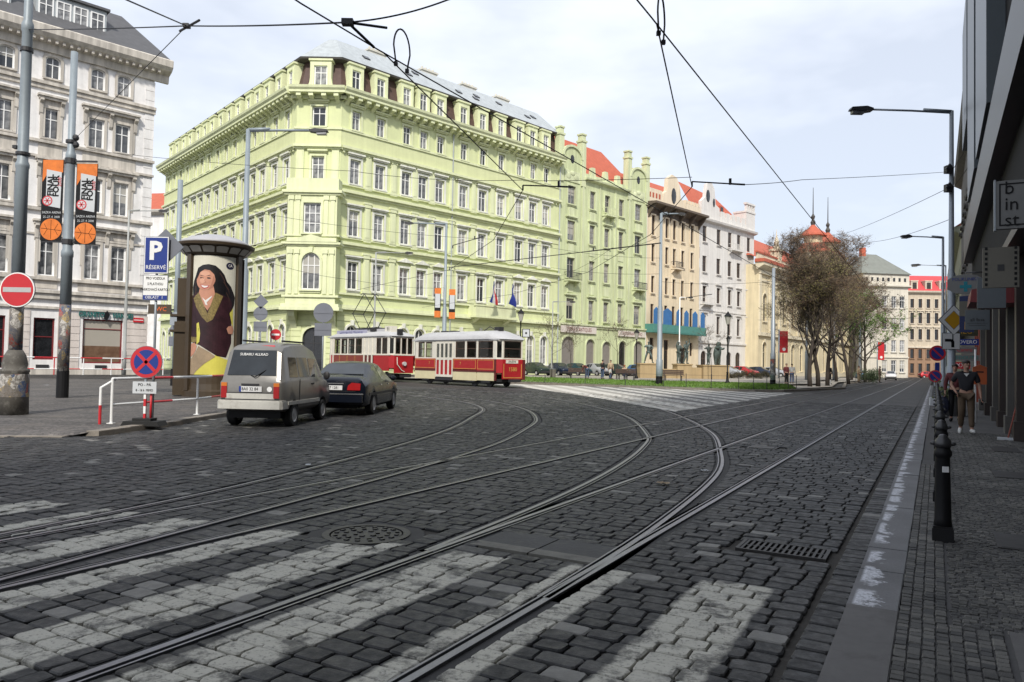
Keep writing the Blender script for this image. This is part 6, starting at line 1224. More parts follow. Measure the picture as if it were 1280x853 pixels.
# bollards along the right kerb
def bollard(M, label, proto=[None]):
    if proto[0] is None:
        t = thing('bollard', label, 'bollard', M, 'black iron bollards along the right kerb'); q = MB(); q.box(-.085,.085,-.085,.085,0,.12); q.box(-.078,.078,-.078,.078,.12,.14); q.build('base', BLACK, t); q = MB(); q.lathe([(.078,.12),(.068,.2),(.056,.74),(.06,.75),(.072,.77),(.072,.80),(.06,.82),(.058,.84)], 16); q.build('post', BLACK, t, None, True); q = MB(); q.lathe([(.066,.84),(.07,.87),(.06,.905),(.04,.925),(.04,.935),(.025,.95),(.002,.955)], 16); q.ball((0,.075,.87), (.018,.03,.02)); q.ball((0,-.075,.87), (.018,.03,.02)); q.build('cap', mat('worn iron cap', (.06,.06,.062), .4, .2, 8, .4), t, None, True); proto[0] = t
    else: copy_tree(proto[0], M, label)
ORD = ['nearest', 'second', 'third', 'fourth', 'fifth', 'sixth', 'seventh', 'eighth', 'ninth', 'tenth', 'eleventh', 'twelfth', 'thirteenth', 'fourteenth', 'fifteenth', 'sixteenth', 'seventeenth', 'eighteenth']
for k in range(17): bollard(TR(*ST(7.82+2.3*k, -.06, .062)) @ RZ(math.atan2(SE.y, SE.x)), f'{ORD[k]} black iron bollard on the right kerb counted from the camera')
q = MB(); q.box(-.025,.025,-.066,-.055,.62,.67); t = q.build('sticker', WHITE, TR and None, TR(*ST(7.82, -.06, .062)) @ RZ(R(-10)), label='small white sticker on the nearest black bollard', cat='sticker')
# round no parking sign at the kerb, diamond and turn signs
def no_park(r, par, M):
    q = MB(); q.disc(r, 28, 0, .02, 2); q.disc(r*.97, 28, -.004, 0, 0); q.disc(r*.76, 28, -.008, -.004, 1); q.M = RY(R(45)); q.box(-r*.8, r*.8, -.012, -.008, -r*.10, r*.10, 0); return q.build('sign_face', [RED, BLUE, SIGNBACK], par, M)
t = thing('no_parking_sign', 'small round no parking sign on a short post by the last bollards', 'traffic sign', TR(*ST(38.2, .02), .06) @ RZ(-.35)); tubeobj('post', [(0,0,0),(0,0,1.5)], .03, STEEL, t); q = MB(); q.box(-.2,.2,-.15,.15,0,.35); q.build('foot', PANW, t); no_park(.27, t, TR(0,-.05,1.3))
t = thing('priority_sign', 'yellow and white diamond priority sign on the lamp post at the right kerb', 'traffic sign', TR(*ST(34.7,-.55), 3.62) @ TR(0,-.16,0)); q = MB(); q.M = RY(R(45)); q.box(-.44,.44,0,.02,-.44,.44,2); q.box(-.43,.43,-.004,0,-.43,.43,1); q.box(-.41,.41,-.007,-.004,-.41,.41,0); q.box(-.27,.27,-.010,-.007,-.27,.27,2); q.box(-.25,.25,-.014,-.010,-.25,.25,3); q.build('sign_face', [WHITE, DARK, SIGNBACK, YELLOW], t)
t = thing('turn_plate', 'white plate with a thick black left turn arrow below the diamond sign', 'traffic sign', TR(*ST(34.7,-.55), 2.78) @ TR(-.1,-.16,0)); q = MB(); q.box(-.36,.36,0,.02,-.33,.33,1); q.box(-.34,.34,-.004,0,-.31,.31,0); q.build('plate', [WHITE, DARK], t); q = MB(); q.box(-.25,-.02,-.010,-.004,-.02,.09); q.prism([(-.02,.09),(.08,.06),(.12,-.02),(.12,-.24),(.0,-.24),(.0,-.06),(-.02,-.02)], -.010, -.004); q.box(.045,.085,-.008,-.004,.06,.28); q.build('arrow', BLACK, t)
t = thing('no_parking_sign', 'blue and red no parking sign behind the left turn plate', 'traffic sign', TR(*ST(46.5,-.05), 2.55) @ RZ(-.2)); no_park(.42, t, TR(0,-.15,0)); q = MB(); q.box(-.1,.12,-.12,-.08,-1.0,-.5); q.build('plate', BLUE, t); tubeobj('bracket', [(0,-.14,0),(.2,0,0)], .03, DARK, t)
# shop signs on the right
def hang(nm, label, s_, t0, t1, z0, z1, mt, words=(), tm=None, size=.2, border=None, dz=None, cat='sign', al='CENTER', yaw=0):
    p = ST(s_, (t0+t1)/2); w_ = abs(t1-t0); t = thing(nm, label, cat, TR(p.x, p.y, (z0+z1)/2) @ RZ(-AZ+yaw)); h = z1-z0
    q = MB(); q.box(-w_/2,w_/2,-.05,.05,-h/2,h/2); q.build('board', mt, t)
    if border: q = MB(); [q.box(*b) for b in ((-w_/2+.04,w_/2-.04,-.054,-.05,h/2-.06,h/2-.04), (-w_/2+.04,w_/2-.04,-.054,-.05,-h/2+.04,-h/2+.06), (-w_/2+.04,-w_/2+.06,-.053,-.05,-h/2+.06,h/2-.06), (w_/2-.06,w_/2-.04,-.053,-.05,-h/2+.06,h/2-.06))]; q.build('border', border, t)
    for k, l in enumerate(words): text(l, size, tm or BLACK, t, TR(0 if al == 'CENTER' else -w_/2+.1, -.055, h/2-(k+.5)*h/len(words)), align=al, sx=.95)
    return t, w_, h
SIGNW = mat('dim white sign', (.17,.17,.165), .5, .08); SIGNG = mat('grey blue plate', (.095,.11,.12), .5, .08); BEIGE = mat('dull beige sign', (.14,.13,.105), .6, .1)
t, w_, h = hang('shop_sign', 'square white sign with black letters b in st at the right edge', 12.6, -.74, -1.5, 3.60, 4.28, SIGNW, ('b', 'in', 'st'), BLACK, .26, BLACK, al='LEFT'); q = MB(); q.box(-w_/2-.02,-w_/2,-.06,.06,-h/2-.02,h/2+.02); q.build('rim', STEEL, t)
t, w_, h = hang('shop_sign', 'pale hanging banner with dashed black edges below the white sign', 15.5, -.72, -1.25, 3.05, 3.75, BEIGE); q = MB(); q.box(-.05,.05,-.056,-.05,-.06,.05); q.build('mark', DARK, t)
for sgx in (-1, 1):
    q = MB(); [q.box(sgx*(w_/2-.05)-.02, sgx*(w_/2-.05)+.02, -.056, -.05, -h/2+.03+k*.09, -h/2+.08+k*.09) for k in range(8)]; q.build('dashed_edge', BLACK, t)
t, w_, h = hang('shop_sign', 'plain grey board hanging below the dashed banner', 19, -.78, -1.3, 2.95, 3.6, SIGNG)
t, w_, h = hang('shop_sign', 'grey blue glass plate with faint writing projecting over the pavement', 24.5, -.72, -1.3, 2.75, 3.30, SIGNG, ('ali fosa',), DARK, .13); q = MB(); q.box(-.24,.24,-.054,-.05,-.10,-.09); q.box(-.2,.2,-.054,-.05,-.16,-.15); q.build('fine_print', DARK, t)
p = ST(27.5, -.82); t = thing('pharmacy_sign', 'white oval pharmacy sign with a teal cross over the pavement', 'sign', TR(p.x, p.y, 4.33) @ RZ(-AZ)); q = MB(); q.prism([(-.5,-.14),(-.5,.14),(-.3,.27),(0,.31),(.3,.27),(.5,.14),(.5,-.14),(.3,-.27),(0,-.31),(-.3,-.27)], -.05, .05); q.build('board', SIGNW, t); q = MB(); q.box(-.05,.05,-.058,-.05,-.24,.08); q.box(-.16,.16,-.0585,-.05,-.13,-.03); q.build('cross', mat('pharmacy teal', (.0,.19,.24), .5), t); text('POLIKLINIKA', .14, BLUE, t, TR(0,-.055,.15), sx=.9); tubeobj('arm', [(.0,0,.36),(.6,0,.36)], .02, DARK, t)
hang('shop_sign', 'lit cream box sign under the oval pharmacy sign', 29.5, -.70, -1.25, 3.45, 3.95, BEIGE, ('i',), REDF, .2); hang('shop_sign', 'tall dark blue sign with yellow letters beside the lamp post', 31.5, -.75, -1.2, 3.0, 4.3, mat('deep blue sign', (.012,.022,.09), .5), ('', '', 'L'), YELLOW, .4)
for k, (lb, mt, tm, w1, z0, z1, wd) in enumerate((('small dark yellow framed sign above the row of little signs', mat('dark olive sign', (.05,.045,.02), .5), YELLOW, .85, 3.05, 3.4, 'IEU'), ('small blue and white sign second in the row of little signs', BLUE, WHITE, .95, 2.72, 2.98, 'ROVERO'), ('small red script sign third in the row of little signs', SIGNW, RED, .95, 2.42, 2.68, 'Camro'), ('teal and white wide sign fourth in the row of little signs', SIGNW, mat('teal sign letters', (.0,.22,.20), .5), 1.2, 2.1, 2.36, 'SIDOUTO'), ('small red sign with white pattern at head height', RED, WHITE, .8, 1.72, 2.05, 'XX'))):
    hang('shop_sign', lb, 36+k*1.6, -.66-.05*(k == 0), -.66-w1, z0, z1, mt, (wd,), tm, (z1-z0)*.85)
q = MB(); p = ST(21.5, -1.0); t = thing('awning', 'small dark red awning under the overhang', 'awning', TR(p.x, p.y, 0) @ RZ(-AZ)); q.prism([(-.25,3.55),(.9,3.75),(.9,3.2),(-.28,3.25)], -.5, 1.6); q.build('cloth', REDF, t)
p = ST(26.5, -1.05, .062); t = thing('post_box', 'orange post box on a thin white post beside the columns', 'post box', TR(*p) @ RZ(-AZ)); tubeobj('post', [(0,.15,0),(0,.15,2.2)], .025, WHITE, t); q = MB(); q.box(-.08,.28,-.12,.12,1.15,1.65); q.prism([(-.1,1.65),(.3,1.65),(.1,1.74)], -.14, .14); q.build('box', mat('post box orange', (.36,.07,.012), .5), t); q = MB(); q.box(0,.2,-.128,-.12,1.5,1.54); q.build('slot', BLACK, t)
p = ST(20.2, -1.42, .062); t = thing('broom', 'broom with a dark red stick leaning against a column', 'broom', TR(*p) @ RZ(-AZ)); q = MB(); q.tube([(0,0,.05),(.32,.1,1.5)], .018, 6); q.build('stick', REDW, t); q = MB(); q.box(-.2,.2,-.05,.05,0,.06); q.build('head', PANW, t)
for k, (s_, lb) in enumerate(((30.0, 'dark planter box with trailing green plant behind the walking man'), (33.2, 'dark rubbish box by the lamp post foot'))):
    p = ST(s_, -.5, .062); t = thing('planter_box' if k == 0 else 'rubbish_box', lb, 'box', TR(*p) @ RZ(-AZ)); q = MB(); q.box(-.4,.4,-.3,.3,0,.55); q.box(-.43,.43,-.33,.33,.55,.62); q.build('box', SHADE, t)
    if k == 0:
        q = MB()
        for _ in range(260): x, y, zz = random.gauss(0,.25), random.gauss(0,.18), .6+abs(random.gauss(0,.22)); a = random.uniform(0,6.3); c_, s2 = .06*math.cos(a), .06*math.sin(a); q.add([(x-c_,y-s2,zz),(x,y,zz+.05),(x+c_,y+s2,zz),(x,y,zz-.05)], [(0,1,2,3)])
        q.build('foliage', mat('planter leaves', (.10,.12,.05), .7, .3, 8), t, flip=False)
# benches, bins, hedge, fence on the square
WOOD = mat('dark bench wood', (.06,.035,.025), .6, .2, 4)
def bench(label, x, y, rz, proto=[None]):
    M = TR(x, y, .31) @ RZ(rz)
    if proto[0] is None:
        t = thing('park_bench', label, 'bench', M, 'dark wooden benches on the square')
        for k in range(3): q = MB(); q.box(-.95,.95,-.25+k*.17,-.10+k*.17,.44,.48); q.build('seat_slat', WOOD, t)
        for k in range(3): q = MB(); q.box(-.95,.95,.30,.34,.56+k*.14,.68+k*.14); q.build('back_slat', WOOD, t)
        for xx in (-.7, .7): q = MB(); q.box(xx-.03,xx+.03,-.25,.32,.38,.44); q.box(xx-.03,xx+.03,-.22,-.16,0,.38); q.box(xx-.03,xx+.03,.26,.32,0,.95); q.build('leg', DARK, t)
        proto[0] = t
    else: copy_tree(proto[0], M, label)
bench('leftmost dark bench, beside the bending man', 6.15, 69.2, math.pi); bench('middle dark bench with a red haired person sitting on it', 10.3, 67.3, math.pi-.4); bench('rightmost dark bench in front of the fountain wall', 14.2, 66.0, math.pi-.4)
q = MB(); q.lathe([(.26,0),(.3,.75),(.33,.8),(.28,.8)], 12); q.M = Matrix.Identity(4); t = thing('litter_bin', 'pale concrete litter bin at the left edge of the lawn', 'bin', TR(3.9, 71, .31)); q.build('body', BEIGE, t); q = MB(); q.lathe([(.29,.8),(.29,.84)], 12); q.build('lid', STEEL, t)
t = thing('wire_fence', 'low fence of thin dark posts and wire along the lawn edge', 'fence'); FP = [(2.6,58.0),(5.6,56.8),(8.4,55.2),(10.9,53.6),(12.3,52.7),(13.8,51.7),(15.4,50.7),(16.4,50.7),(17.4,51.0),(18.6,52.0),(19.6,53.0),(20.7,54.4)]
for x, y in FP: q = MB(); q.tube([(x,y+.25,.1),(x,y+.25,1.1)], .025, 5); q.build('post', DARK, t)
q = MB(); q.tube([(x,y+.25,1.0) for x, y in FP], .008, 4); q.build('wire', DARK, t); q = MB(); q.tube([(x,y+.25,.6) for x, y in FP], .008, 4); q.build('wire', DARK, t)
def leafcloud(q, pts, n, spread, size, flat=1.0):
    for _ in range(n):
        p = random.choice(pts); x, y, zz = (p[0]+random.gauss(0,spread), p[1]+random.gauss(0,spread), p[2]+random.gauss(0,spread*flat)); a = Vector((random.gauss(0,1), random.gauss(0,1), random.gauss(0,1))).normalized()*size*random.uniform(.6,1.3); b = a.orthogonal().normalized()*size*.7; c = Vector((x,y,zz)); q.add([c-a, c-b*.6, c+a, c+b*.6], [(0,1,2,3)])
HEDGE = mat('brown green hedge', (.06,.05,.022), .8, .3, 3)
t = thing('hedge', 'low brownish hedge in front of the parked cars on the right', 'hedge', TR(24.5, 88, .3)); q = MB(); pts = [(i*.3, i*.12, random.uniform(.2,.75)) for i in range(22)]; leafcloud(q, pts, 5200, .17, .07, 1.0); q.build('foliage', HEDGE, t, flip=False); q = MB(); [q.tube([(i*.6,i*.24,0),(i*.6+random.uniform(-.1,.1),i*.24,.7)], .02, 4) for i in range(11)]; q.build('stems', WOOD, t)
# fountain wall with bronze figures
SAND = stucco('sandstone wall', (.40,.30,.17)); t = thing('fountain_wall', 'long ochre sandstone fountain wall carrying bronze figures', 'fountain', TR(13.6, 79.5, .3) @ RZ(R(14))); q = MB(); q.box(0,2.4,0,1.2,0,1.45); q.box(-.08,2.48,-.08,1.28,1.45,1.58); q.build('plinth', SAND, t); q = MB(); q.box(2.4,4.3,.25,.9,0,1.0); q.build('low_wall', SAND, t); q = MB(); q.box(4.3,6.0,0,1.2,0,1.45); q.box(4.22,6.08,-.08,1.28,1.45,1.58); q.build('plinth', SAND, t); q = MB(); q.box(6.0,7.3,.3,.9,0,1.2); q.build('low_wall', SAND, t); q = MB(); q.box(7.3,10.4,-.1,1.4,0,1.40); q.box(7.22,10.48,-.18,1.48,1.40,1.52); q.build('plinth', SAND, t)
# ================================================================ PEOPLE
def skin_mesh(V, E, RD, root=0, sub=1):
    me = bpy.data.meshes.new('sk'); me.from_pydata([tuple(v) for v in V], E, []); o = bpy.data.objects.new('sk', me); LINK(o)
    m_ = o.modifiers.new('s', 'SKIN'); m_.use_smooth_shade = True
    if not me.skin_vertices: me.attributes  # layer is made with the modifier below
    if not me.skin_vertices:
        bm = bmesh.new(); bm.from_mesh(me); bm.verts.layers.skin.verify(); bm.to_mesh(me); bm.free()
    for i, r in enumerate(RD): me.skin_vertices[0].data[i].radius = r if isinstance(r, tuple) else (r, r); me.skin_vertices[0].data[i].use_root = (i == root)
    sb_ = o.modifiers.new('u', 'SUBSURF'); sb_.levels = sub; sb_.render_levels = sub
    bpy.context.view_layer.update(); r = bpy.data.meshes.new_from_object(o.evaluated_get(bpy.context.evaluated_depsgraph_get())); bpy.data.objects.remove(o); return r
SKINM = mat('skin', (.36,.20,.14), .55, .05); LIPM = mat('lips', (.28,.09,.08), .5)
def person(label, M, pose=None, shirt=BLACK, trousers=BLACK, shoes=WHITE, hair=BLACK, sleeve='long', skin=SKINM, cat='person', name='person', group=None, turn=0.0, bronze=None, dress=False, hairlen=0):
    J = dict(pel=(0,0,.95), spi=(0,.0,1.13), che=(0,.01,1.33), nec=(0,.01,1.48), he1=(0,-.015,1.57), he2=(0,-.02,1.66), top=(0,-.01,1.725))
    for sd, sg in (('L', 1), ('R', -1)):
        J.update({'hip'+sd: (sg*.09,0,.90), 'kne'+sd: (sg*.10,-.02,.49), 'ank'+sd: (sg*.10,.03,.09), 'toe'+sd: (sg*.12,-.13,.04), 'sho'+sd: (sg*.185,.01,1.42), 'elb'+sd: (sg*.25,.03,1.15), 'wri'+sd: (sg*.26,-.04,.90)})
    J.update(pose or {}); J = {k: Vector(v) for k, v in J.items()}
    t = thing(name, label, cat, M, group)
    for sd in 'LR': d = (J['wri'+sd]-J['elb'+sd]).normalized(); J['pal'+sd] = J['wri'+sd]+d*.075
    order = ['pel','spi','che','nec','he1','he2','top']+[a+sd for sd in 'LR' for a in ('hip','kne','ank','toe','sho','elb','wri','pal')]; ix = {k: i for i, k in enumerate(order)}
    RB = dict(pel=(.13,.10), spi=(.125,.095), che=(.14,.10), nec=.048, he1=(.062,.07), he2=(.074,.088), top=(.05,.06), hip=.082, kne=.055, ank=.04, toe=.035, sho=.055, elb=.042, wri=.028, pal=(.036,.018))
    E = [('pel','spi'),('spi','che'),('che','nec'),('nec','he1'),('he1','he2'),('he2','top')]+[(a+sd, b+sd) for sd in 'LR' for a, b in (('hip','kne'),('kne','ank'),('ank','toe'),('sho','elb'),('elb','wri'),('wri','pal'))]+[('pel','hipL'),('pel','hipR'),('che','shoL'),('che','shoR')]
    me = skin_mesh([J[k] for k in order], [(ix[a], ix[b]) for a, b in E], [RB.get(k, RB.get(k[:3])) for k in order])
    q = MB(); q.v = [tuple(v.co) for v in me.vertices]; q.f = [tuple(p.vertices) for p in me.polygons]; q.m = [0]*len(q.f)
    for sd, sg in (('L', 1), ('R', -1)):                              # fingers and thumb
        w0 = J['pal'+sd]; d = (J['wri'+sd]-J['elb'+sd]).normalized(); sidev = d.cross(Vector((1,0,0))).normalized(); fwd = Vector((0,-1,0)); sidev = (fwd-d*fwd.dot(d)).normalized(); inn = d.cross(sidev)*-sg
        for k, ln in enumerate((.070,.082,.076,.060)): b = w0+sidev*(.028-.019*k)+d*.01; q.tube([b, b+d*ln*.55, b+d*ln*.9+inn*.018, b+d*ln+inn*.035], [.0095,.009,.0085,.006], 5)
        b = J['wri'+sd]+d*.035+sidev*.03; q.tube([b, b+sidev*.03+d*.03, b+sidev*.032+d*.06], [.011,.010,.007], 5)
    H = TR(*J['he2']) @ RZ(turn) @ TR(0,0,-.0); up_ = J['top']-J['he1']; tilt = math.atan2(-up_.y, up_.z) if abs(up_.y) > .06 else 0; H = H @ RX(tilt)
    q.M = H; q.tube([(0,-.080,.012),(0,-.104,-.022),(0,-.088,-.034)], [.009,.015,.010], 6); q.ball((0,-.045,-.075), (.045,.045,.035), 8)
    for sg in (1, -1): q.ball((sg*.079,.0,-.015), (.010,.022,.032), 6); q.ball((sg*.031,-.078,.008), (.011,.008,.007), 6, 1)
    q.ball((0,-.083,-.058), (.022,.008,.007), 6, 2); q.M = Matrix.Identity(4)
    B = bronze; q.build('body', [B or skin, B or BLACK, B or LIPM], t, smooth=True)
    def cloth(nm, keys, edges, rad, mt):
        mm = skin_mesh([keys[k] for k in keys], [(list(keys).index(a), list(keys).index(b)) for a, b in edges], [rad.get(k, rad.get(k[:3])) for k in keys]); mm.materials.append(B or mt); mm.shade_smooth(); put(nm, mm, t)
    K = {k: J[k] for k in ('pel','spi','che','nec','shoL','shoR','elbL','elbR')}; K['nec'] = J['che'].lerp(J['nec'], .75); K['pel'] = J['pel'].lerp(J['spi'], .05); es = [('pel','spi'),('spi','che'),('che','nec'),('che','shoL'),('che','shoR'),('shoL','elbL'),('shoR','elbR')]
    rd = dict(pel=(.165,.125), spi=(.155,.12), che=(.17,.125), nec=(.075,.07), sho=.078, elb=.058)
    if sleeve == 'short':
        for sd in 'LR': K['elb'+sd] = J['sho'+sd].lerp(J['elb'+sd], .8)
        rd['elb'] = .066
    else:
        for sd in 'LR': K['wri'+sd] = J['elb'+sd].lerp(J['wri'+sd], .92); es.append(('elb'+sd, 'wri'+sd))
        rd['wri'] = .045
    cloth('shirt', K, es, rd, shirt)
    K = {'pel': J['pel']+(J['spi']-J['pel'])*.15, 'hipL': J['hipL'], 'hipR': J['hipR']}; es = [('pel','hipL'),('pel','hipR')]
    for sd in 'LR': K['kne'+sd] = J['kne'+sd]; K['ank'+sd] = J['kne'+sd].lerp(J['ank'+sd], .9); es += [('hip'+sd,'kne'+sd), ('kne'+sd,'ank'+sd)]
    cloth('trousers', K, es, dict(pel=(.15,.115), hip=.105, kne=.078, ank=.062), trousers)
    for sd in 'LR':
        a, b = J['ank'+sd], J['toe'+sd]; q = MB(); q.tube([a+(a-b)*.28+Vector((0,0,-.035)), a+Vector((0,0,-.02)), a.lerp(b,.55)+Vector((0,0,-.01)), b+Vector((0,0,.005)), b+(b-a)*.32], [.035,.052,.050,.043,.02], 8); q.build('shoe', B or shoes, t, smooth=True)
    q = MB(); q.M = H; vs = []; fs = []; n = 12
    prof = [(-.03-hairlen,.03),(.0,.086),(.03,.094),(.06,.086),(.085,.06),(.098,.02)]
    for zz, r in prof: vs += [(r*.92*math.cos(2*math.pi*k/n), .014+r*1.06*math.sin(2*math.pi*k/n)+(.022 if zz < .03 else 0)*(1 if math.sin(2*math.pi*k/n) < 0 else 0)*1.6, zz) for k in range(n)]
    q.add(vs, [(i*n+k, i*n+(k+1) % n, (i+1)*n+(k+1) % n, (i+1)*n+k) for i in range(len(prof)-1) for k in range(n)]+[tuple((len(prof)-1)*n+k for k in range(n))]); q.build('hair', B or hair, t, smooth=True)
    return t
JEAN = mat('blue jeans', (.05,.075,.14), .8, .15, 6); BRT = mat('brown trousers', (.085,.055,.032), .8, .15, 3); POLO = mat('black polo cotton', (.012,.012,.016), .85, .2, 6); DKRED = mat('dark red jacket', (.10,.018,.02), .8, .2); BEI = mat('beige jacket', (.38,.29,.19), .8, .1); HAIRB = mat('dark brown hair', (.018,.012,.009), .6, .2, 20); HAIRR = mat('red hair', (.28,.09,.03), .6, .2); SNEAK = mat('white sneakers', (.5,.5,.48), .6, .1)
HD = RZ(-AZ+.02)
p = ST(21.6, -.66, .062)
man = person('man in black polo shirt and brown trousers walking towards the camera on the right pavement', TR(*p) @ HD @ Matrix.Scale(1.03, 4), dict(kneL=(.10,-.06,.50), ankL=(.11,-.10,.10), toeL=(.14,-.26,.07), kneR=(-.10,-.03,.49), ankR=(-.11,.16,.12), toeR=(-.13,.0,.035), elbR=(-.31,.10,1.17), wriR=(-.22,-.06,1.0), elbL=(.27,.02,1.14), wriL=(.29,-.09,.90), pel=(0,0,.94)), POLO, BRT, SNEAK, HAIRB, 'short', turn=.5)
q = MB(); q.box(-.022,.022,-.02,.02,-.07,.05); q.build('phone', BLACK, None, man.matrix_basis @ TR(.31,-.13,.77), label='small dark phone held in the walking man hand', cat='phone')
q = MB(); q.tess([(-.055,-.118,1.435),(.055,-.118,1.435),(0,-.135,1.36)]); q.build('collar', SNEAK, man, flip=False)
p2 = ST(26.6, -.52, .062); w2 = person('person in a dark red jacket half hidden behind the walking man', TR(*p2) @ HD, dict(elbL=(.27,.0,1.15), wriL=(.26,-.1,.92)), DKRED, BLACK, BLACK, HAIRB)
q = MB(); q.ball((0,0,0), (.2,.14,.3), 10); q.tube([(-.1,0,.25),(0,0,.45),(.1,0,.25)], .015, 5); q.build('shopping_bag', mat('dark blue bag', (.02,.025,.05), .6, .2), None, TR(*p2) @ HD @ TR(-.34,-.05,.48), label='dark bag hanging at the side of the half hidden person', cat='bag')
SIT = dict(pel=(0,0,.52), spi=(0,.03,.72), che=(0,.02,.92), nec=(0,0,1.06), he1=(0,-.02,1.15), he2=(0,-.03,1.24), top=(0,-.02,1.30), hipL=(.09,-.02,.50), hipR=(-.09,-.02,.50), kneL=(.12,-.42,.50), kneR=(-.12,-.42,.50), ankL=(.12,-.40,.09), ankR=(-.12,-.40,.09), toeL=(.13,-.56,.04), toeR=(-.13,-.56,.04), shoL=(.185,.02,1.0), shoR=(-.185,.02,1.0), elbL=(.24,-.05,.75), elbR=(-.24,-.05,.75), wriL=(.15,-.28,.62), wriR=(-.15,-.28,.62))
BEND = dict(spi=(.10,-.06,1.08), che=(.24,-.10,1.18), nec=(.36,-.12,1.16), he1=(.43,-.13,1.13), he2=(.50,-.14,1.10), top=(.56,-.14,1.07), shoL=(.26,-.28,1.14), shoR=(.24,.08,1.20), elbL=(.36,-.30,.92), elbR=(.36,.05,.96), wriL=(.40,-.25,.70), wriR=(.42,.02,.74))
person('man in a dark red jacket bending over near the leftmost bench', TR(6.7, 66.6, .31) @ RZ(math.pi), BEND, DKRED, JEAN, BLACK, BLACK)
person('dark jacketed person in jeans standing beside the middle bench', TR(8.05, 66.6, .31) @ RZ(2.2), dict(wriL=(.12,-.22,1.05), elbL=(.24,-.06,1.15)), POLO, JEAN, BLACK, BLACK); person('person in a beige jacket standing behind the middle bench', TR(8.95, 67.9, .31) @ RZ(.3), None, BEI, BLACK, BLACK, HAIRB)
person('child in a white shirt and dark trousers standing by the middle bench', TR(8.65, 65.8, .31) @ RZ(.8) @ Matrix.Scale(.62, 4), None, SNEAK, JEAN, BLACK, HAIRB); person('red haired person sitting on the middle dark bench', TR(10.1, 67.25, .31) @ RZ(math.pi-.4), SIT, BEI, JEAN, BLACK, HAIRR, hairlen=.12)
for k, (lb, x, y, a, sh, tr) in enumerate((('person in a dark red coat standing under the leftmost bare tree', 23.2, 63.5, .4, DKRED, BLACK), ('person in a white top beside the dark red coat under the trees', 24.3, 65.2, 2.6, SNEAK, JEAN), ('dark clothed person with a white bag between the tree trunks', 28.3, 67, .2, BLACK, BLACK), ('person in a pale coat near the green leafed tree', 36.0, 78, .6, BEI, BEI), ('person in a dull pink jacket at the right of the trees', 39.4, 80.5, .9, mat('dull pink jacket', (.45,.25,.20), .8), BEI))):
    person(lb, TR(x, y, .25) @ RZ(a), dict(wriL=(.14,-.25,1.08)) if k % 2 else None, sh, tr, BLACK, HAIRB)
q = MB(); q.box(-.2,.2,-.08,.08,0,.42); q.tube([(-.1,0,.42),(0,0,.62),(.1,0,.42)], .015, 5); q.build('white_bag', WHITE, None, TR(28.0, 66.5, .25), label='white carrier bag beside the dark clothed person under the trees', cat='bag')
person('dark haired passenger sitting at the rear window of the trailer tram', M1 @ TR(9.2, 1.5, .95) @ RZ(1.2), SIT, BLACK, BLACK, BLACK, BLACK)
BRZ = mat('weathered bronze', (.10,.13,.12), .55, .35, 5, .4, dirt=(.05,.05,.045,.6)); FM = TR(13.6, 79.5, .3) @ RZ(R(14)); FG = 'bronze figures on the fountain wall'
person('leftmost bronze figure striding on the left fountain plinth', FM @ TR(1.2,.6,1.58) @ RZ(-.3) @ Matrix.Scale(1.32, 4), dict(kneL=(.25,-.1,.52), ankL=(.33,.05,.1), toeL=(.4,-.08,.03), kneR=(-.22,-.02,.5), ankR=(-.30,.05,.09), toeR=(-.36,-.1,.03), elbL=(.36,-.05,1.22), wriL=(.2,-.18,1.15), elbR=(-.36,-.02,1.3), wriR=(-.15,-.15,1.35)), bronze=BRZ, name='statue', cat='statue', group=FG)
person('slender bronze figure left of the middle on the fountain wall', FM @ TR(4.7,.6,1.58) @ RZ(.2) @ Matrix.Scale(1.35, 4), dict(elbL=(.3,-.1,1.2), wriL=(.1,-.2,1.25), elbR=(-.28,-.06,1.45), wriR=(-.2,-.1,1.72)), bronze=BRZ, name='statue', cat='statue', group=FG); person('bronze figure with raised arm in the middle of the fountain wall', FM @ TR(5.6,.6,1.58) @ RZ(.3) @ Matrix.Scale(1.42, 4), dict(elbL=(.34,.0,1.6), wriL=(.25,-.05,1.85), elbR=(-.32,-.05,1.3), wriR=(-.18,-.22,1.2), kneR=(-.18,-.1,.5), ankR=(-.26,.02,.09), toeR=(-.3,-.12,.03)), bronze=BRZ, name='statue', cat='statue', group=FG)
person('bronze figure wrestling the animal on the right fountain plinth', FM @ TR(8.3,.6,1.52) @ RZ(-.9) @ Matrix.Scale(1.3, 4), dict(elbL=(.3,-.25,1.4), wriL=(.15,-.45,1.5), elbR=(-.3,-.2,1.35), wriR=(-.1,-.45,1.35), kneL=(.12,-.25,.52), ankL=(.14,-.2,.09), toeL=(.15,-.36,.03)), bronze=BRZ, name='statue', cat='statue', group=FG)
# the rearing bronze bear: one continuous skinned body
V = [(0,0,.95),(.02,-.02,1.35),(.06,-.06,1.75),(.02,-.16,2.1),(-.04,-.34,2.25),(-.06,-.50,2.2),(.26,.02,.75),(.30,-.05,.38),(.30,-.02,.06),(.32,-.2,.05),(-.24,.02,.75),(-.28,-.05,.38),(-.28,-.02,.06),(-.3,-.2,.05),(.30,-.14,1.75),(.42,-.4,1.6),(.38,-.62,1.75),(-.24,-.14,1.75),(-.36,-.42,1.7),(-.3,-.62,1.95),(.09,-.2,2.36),(-.14,-.2,2.36)]
E_ = [(0,1),(1,2),(2,3),(3,4),(4,5),(0,6),(6,7),(7,8),(8,9),(0,10),(10,11),(11,12),(12,13),(2,14),(14,15),(15,16),(2,17),(17,18),(18,19),(3,20),(3,21)]; RD = [.36,.40,.33,.2,.15,.08,.22,.16,.12,.09,.22,.16,.12,.09,.16,.12,.08,.16,.12,.08,.06,.06]
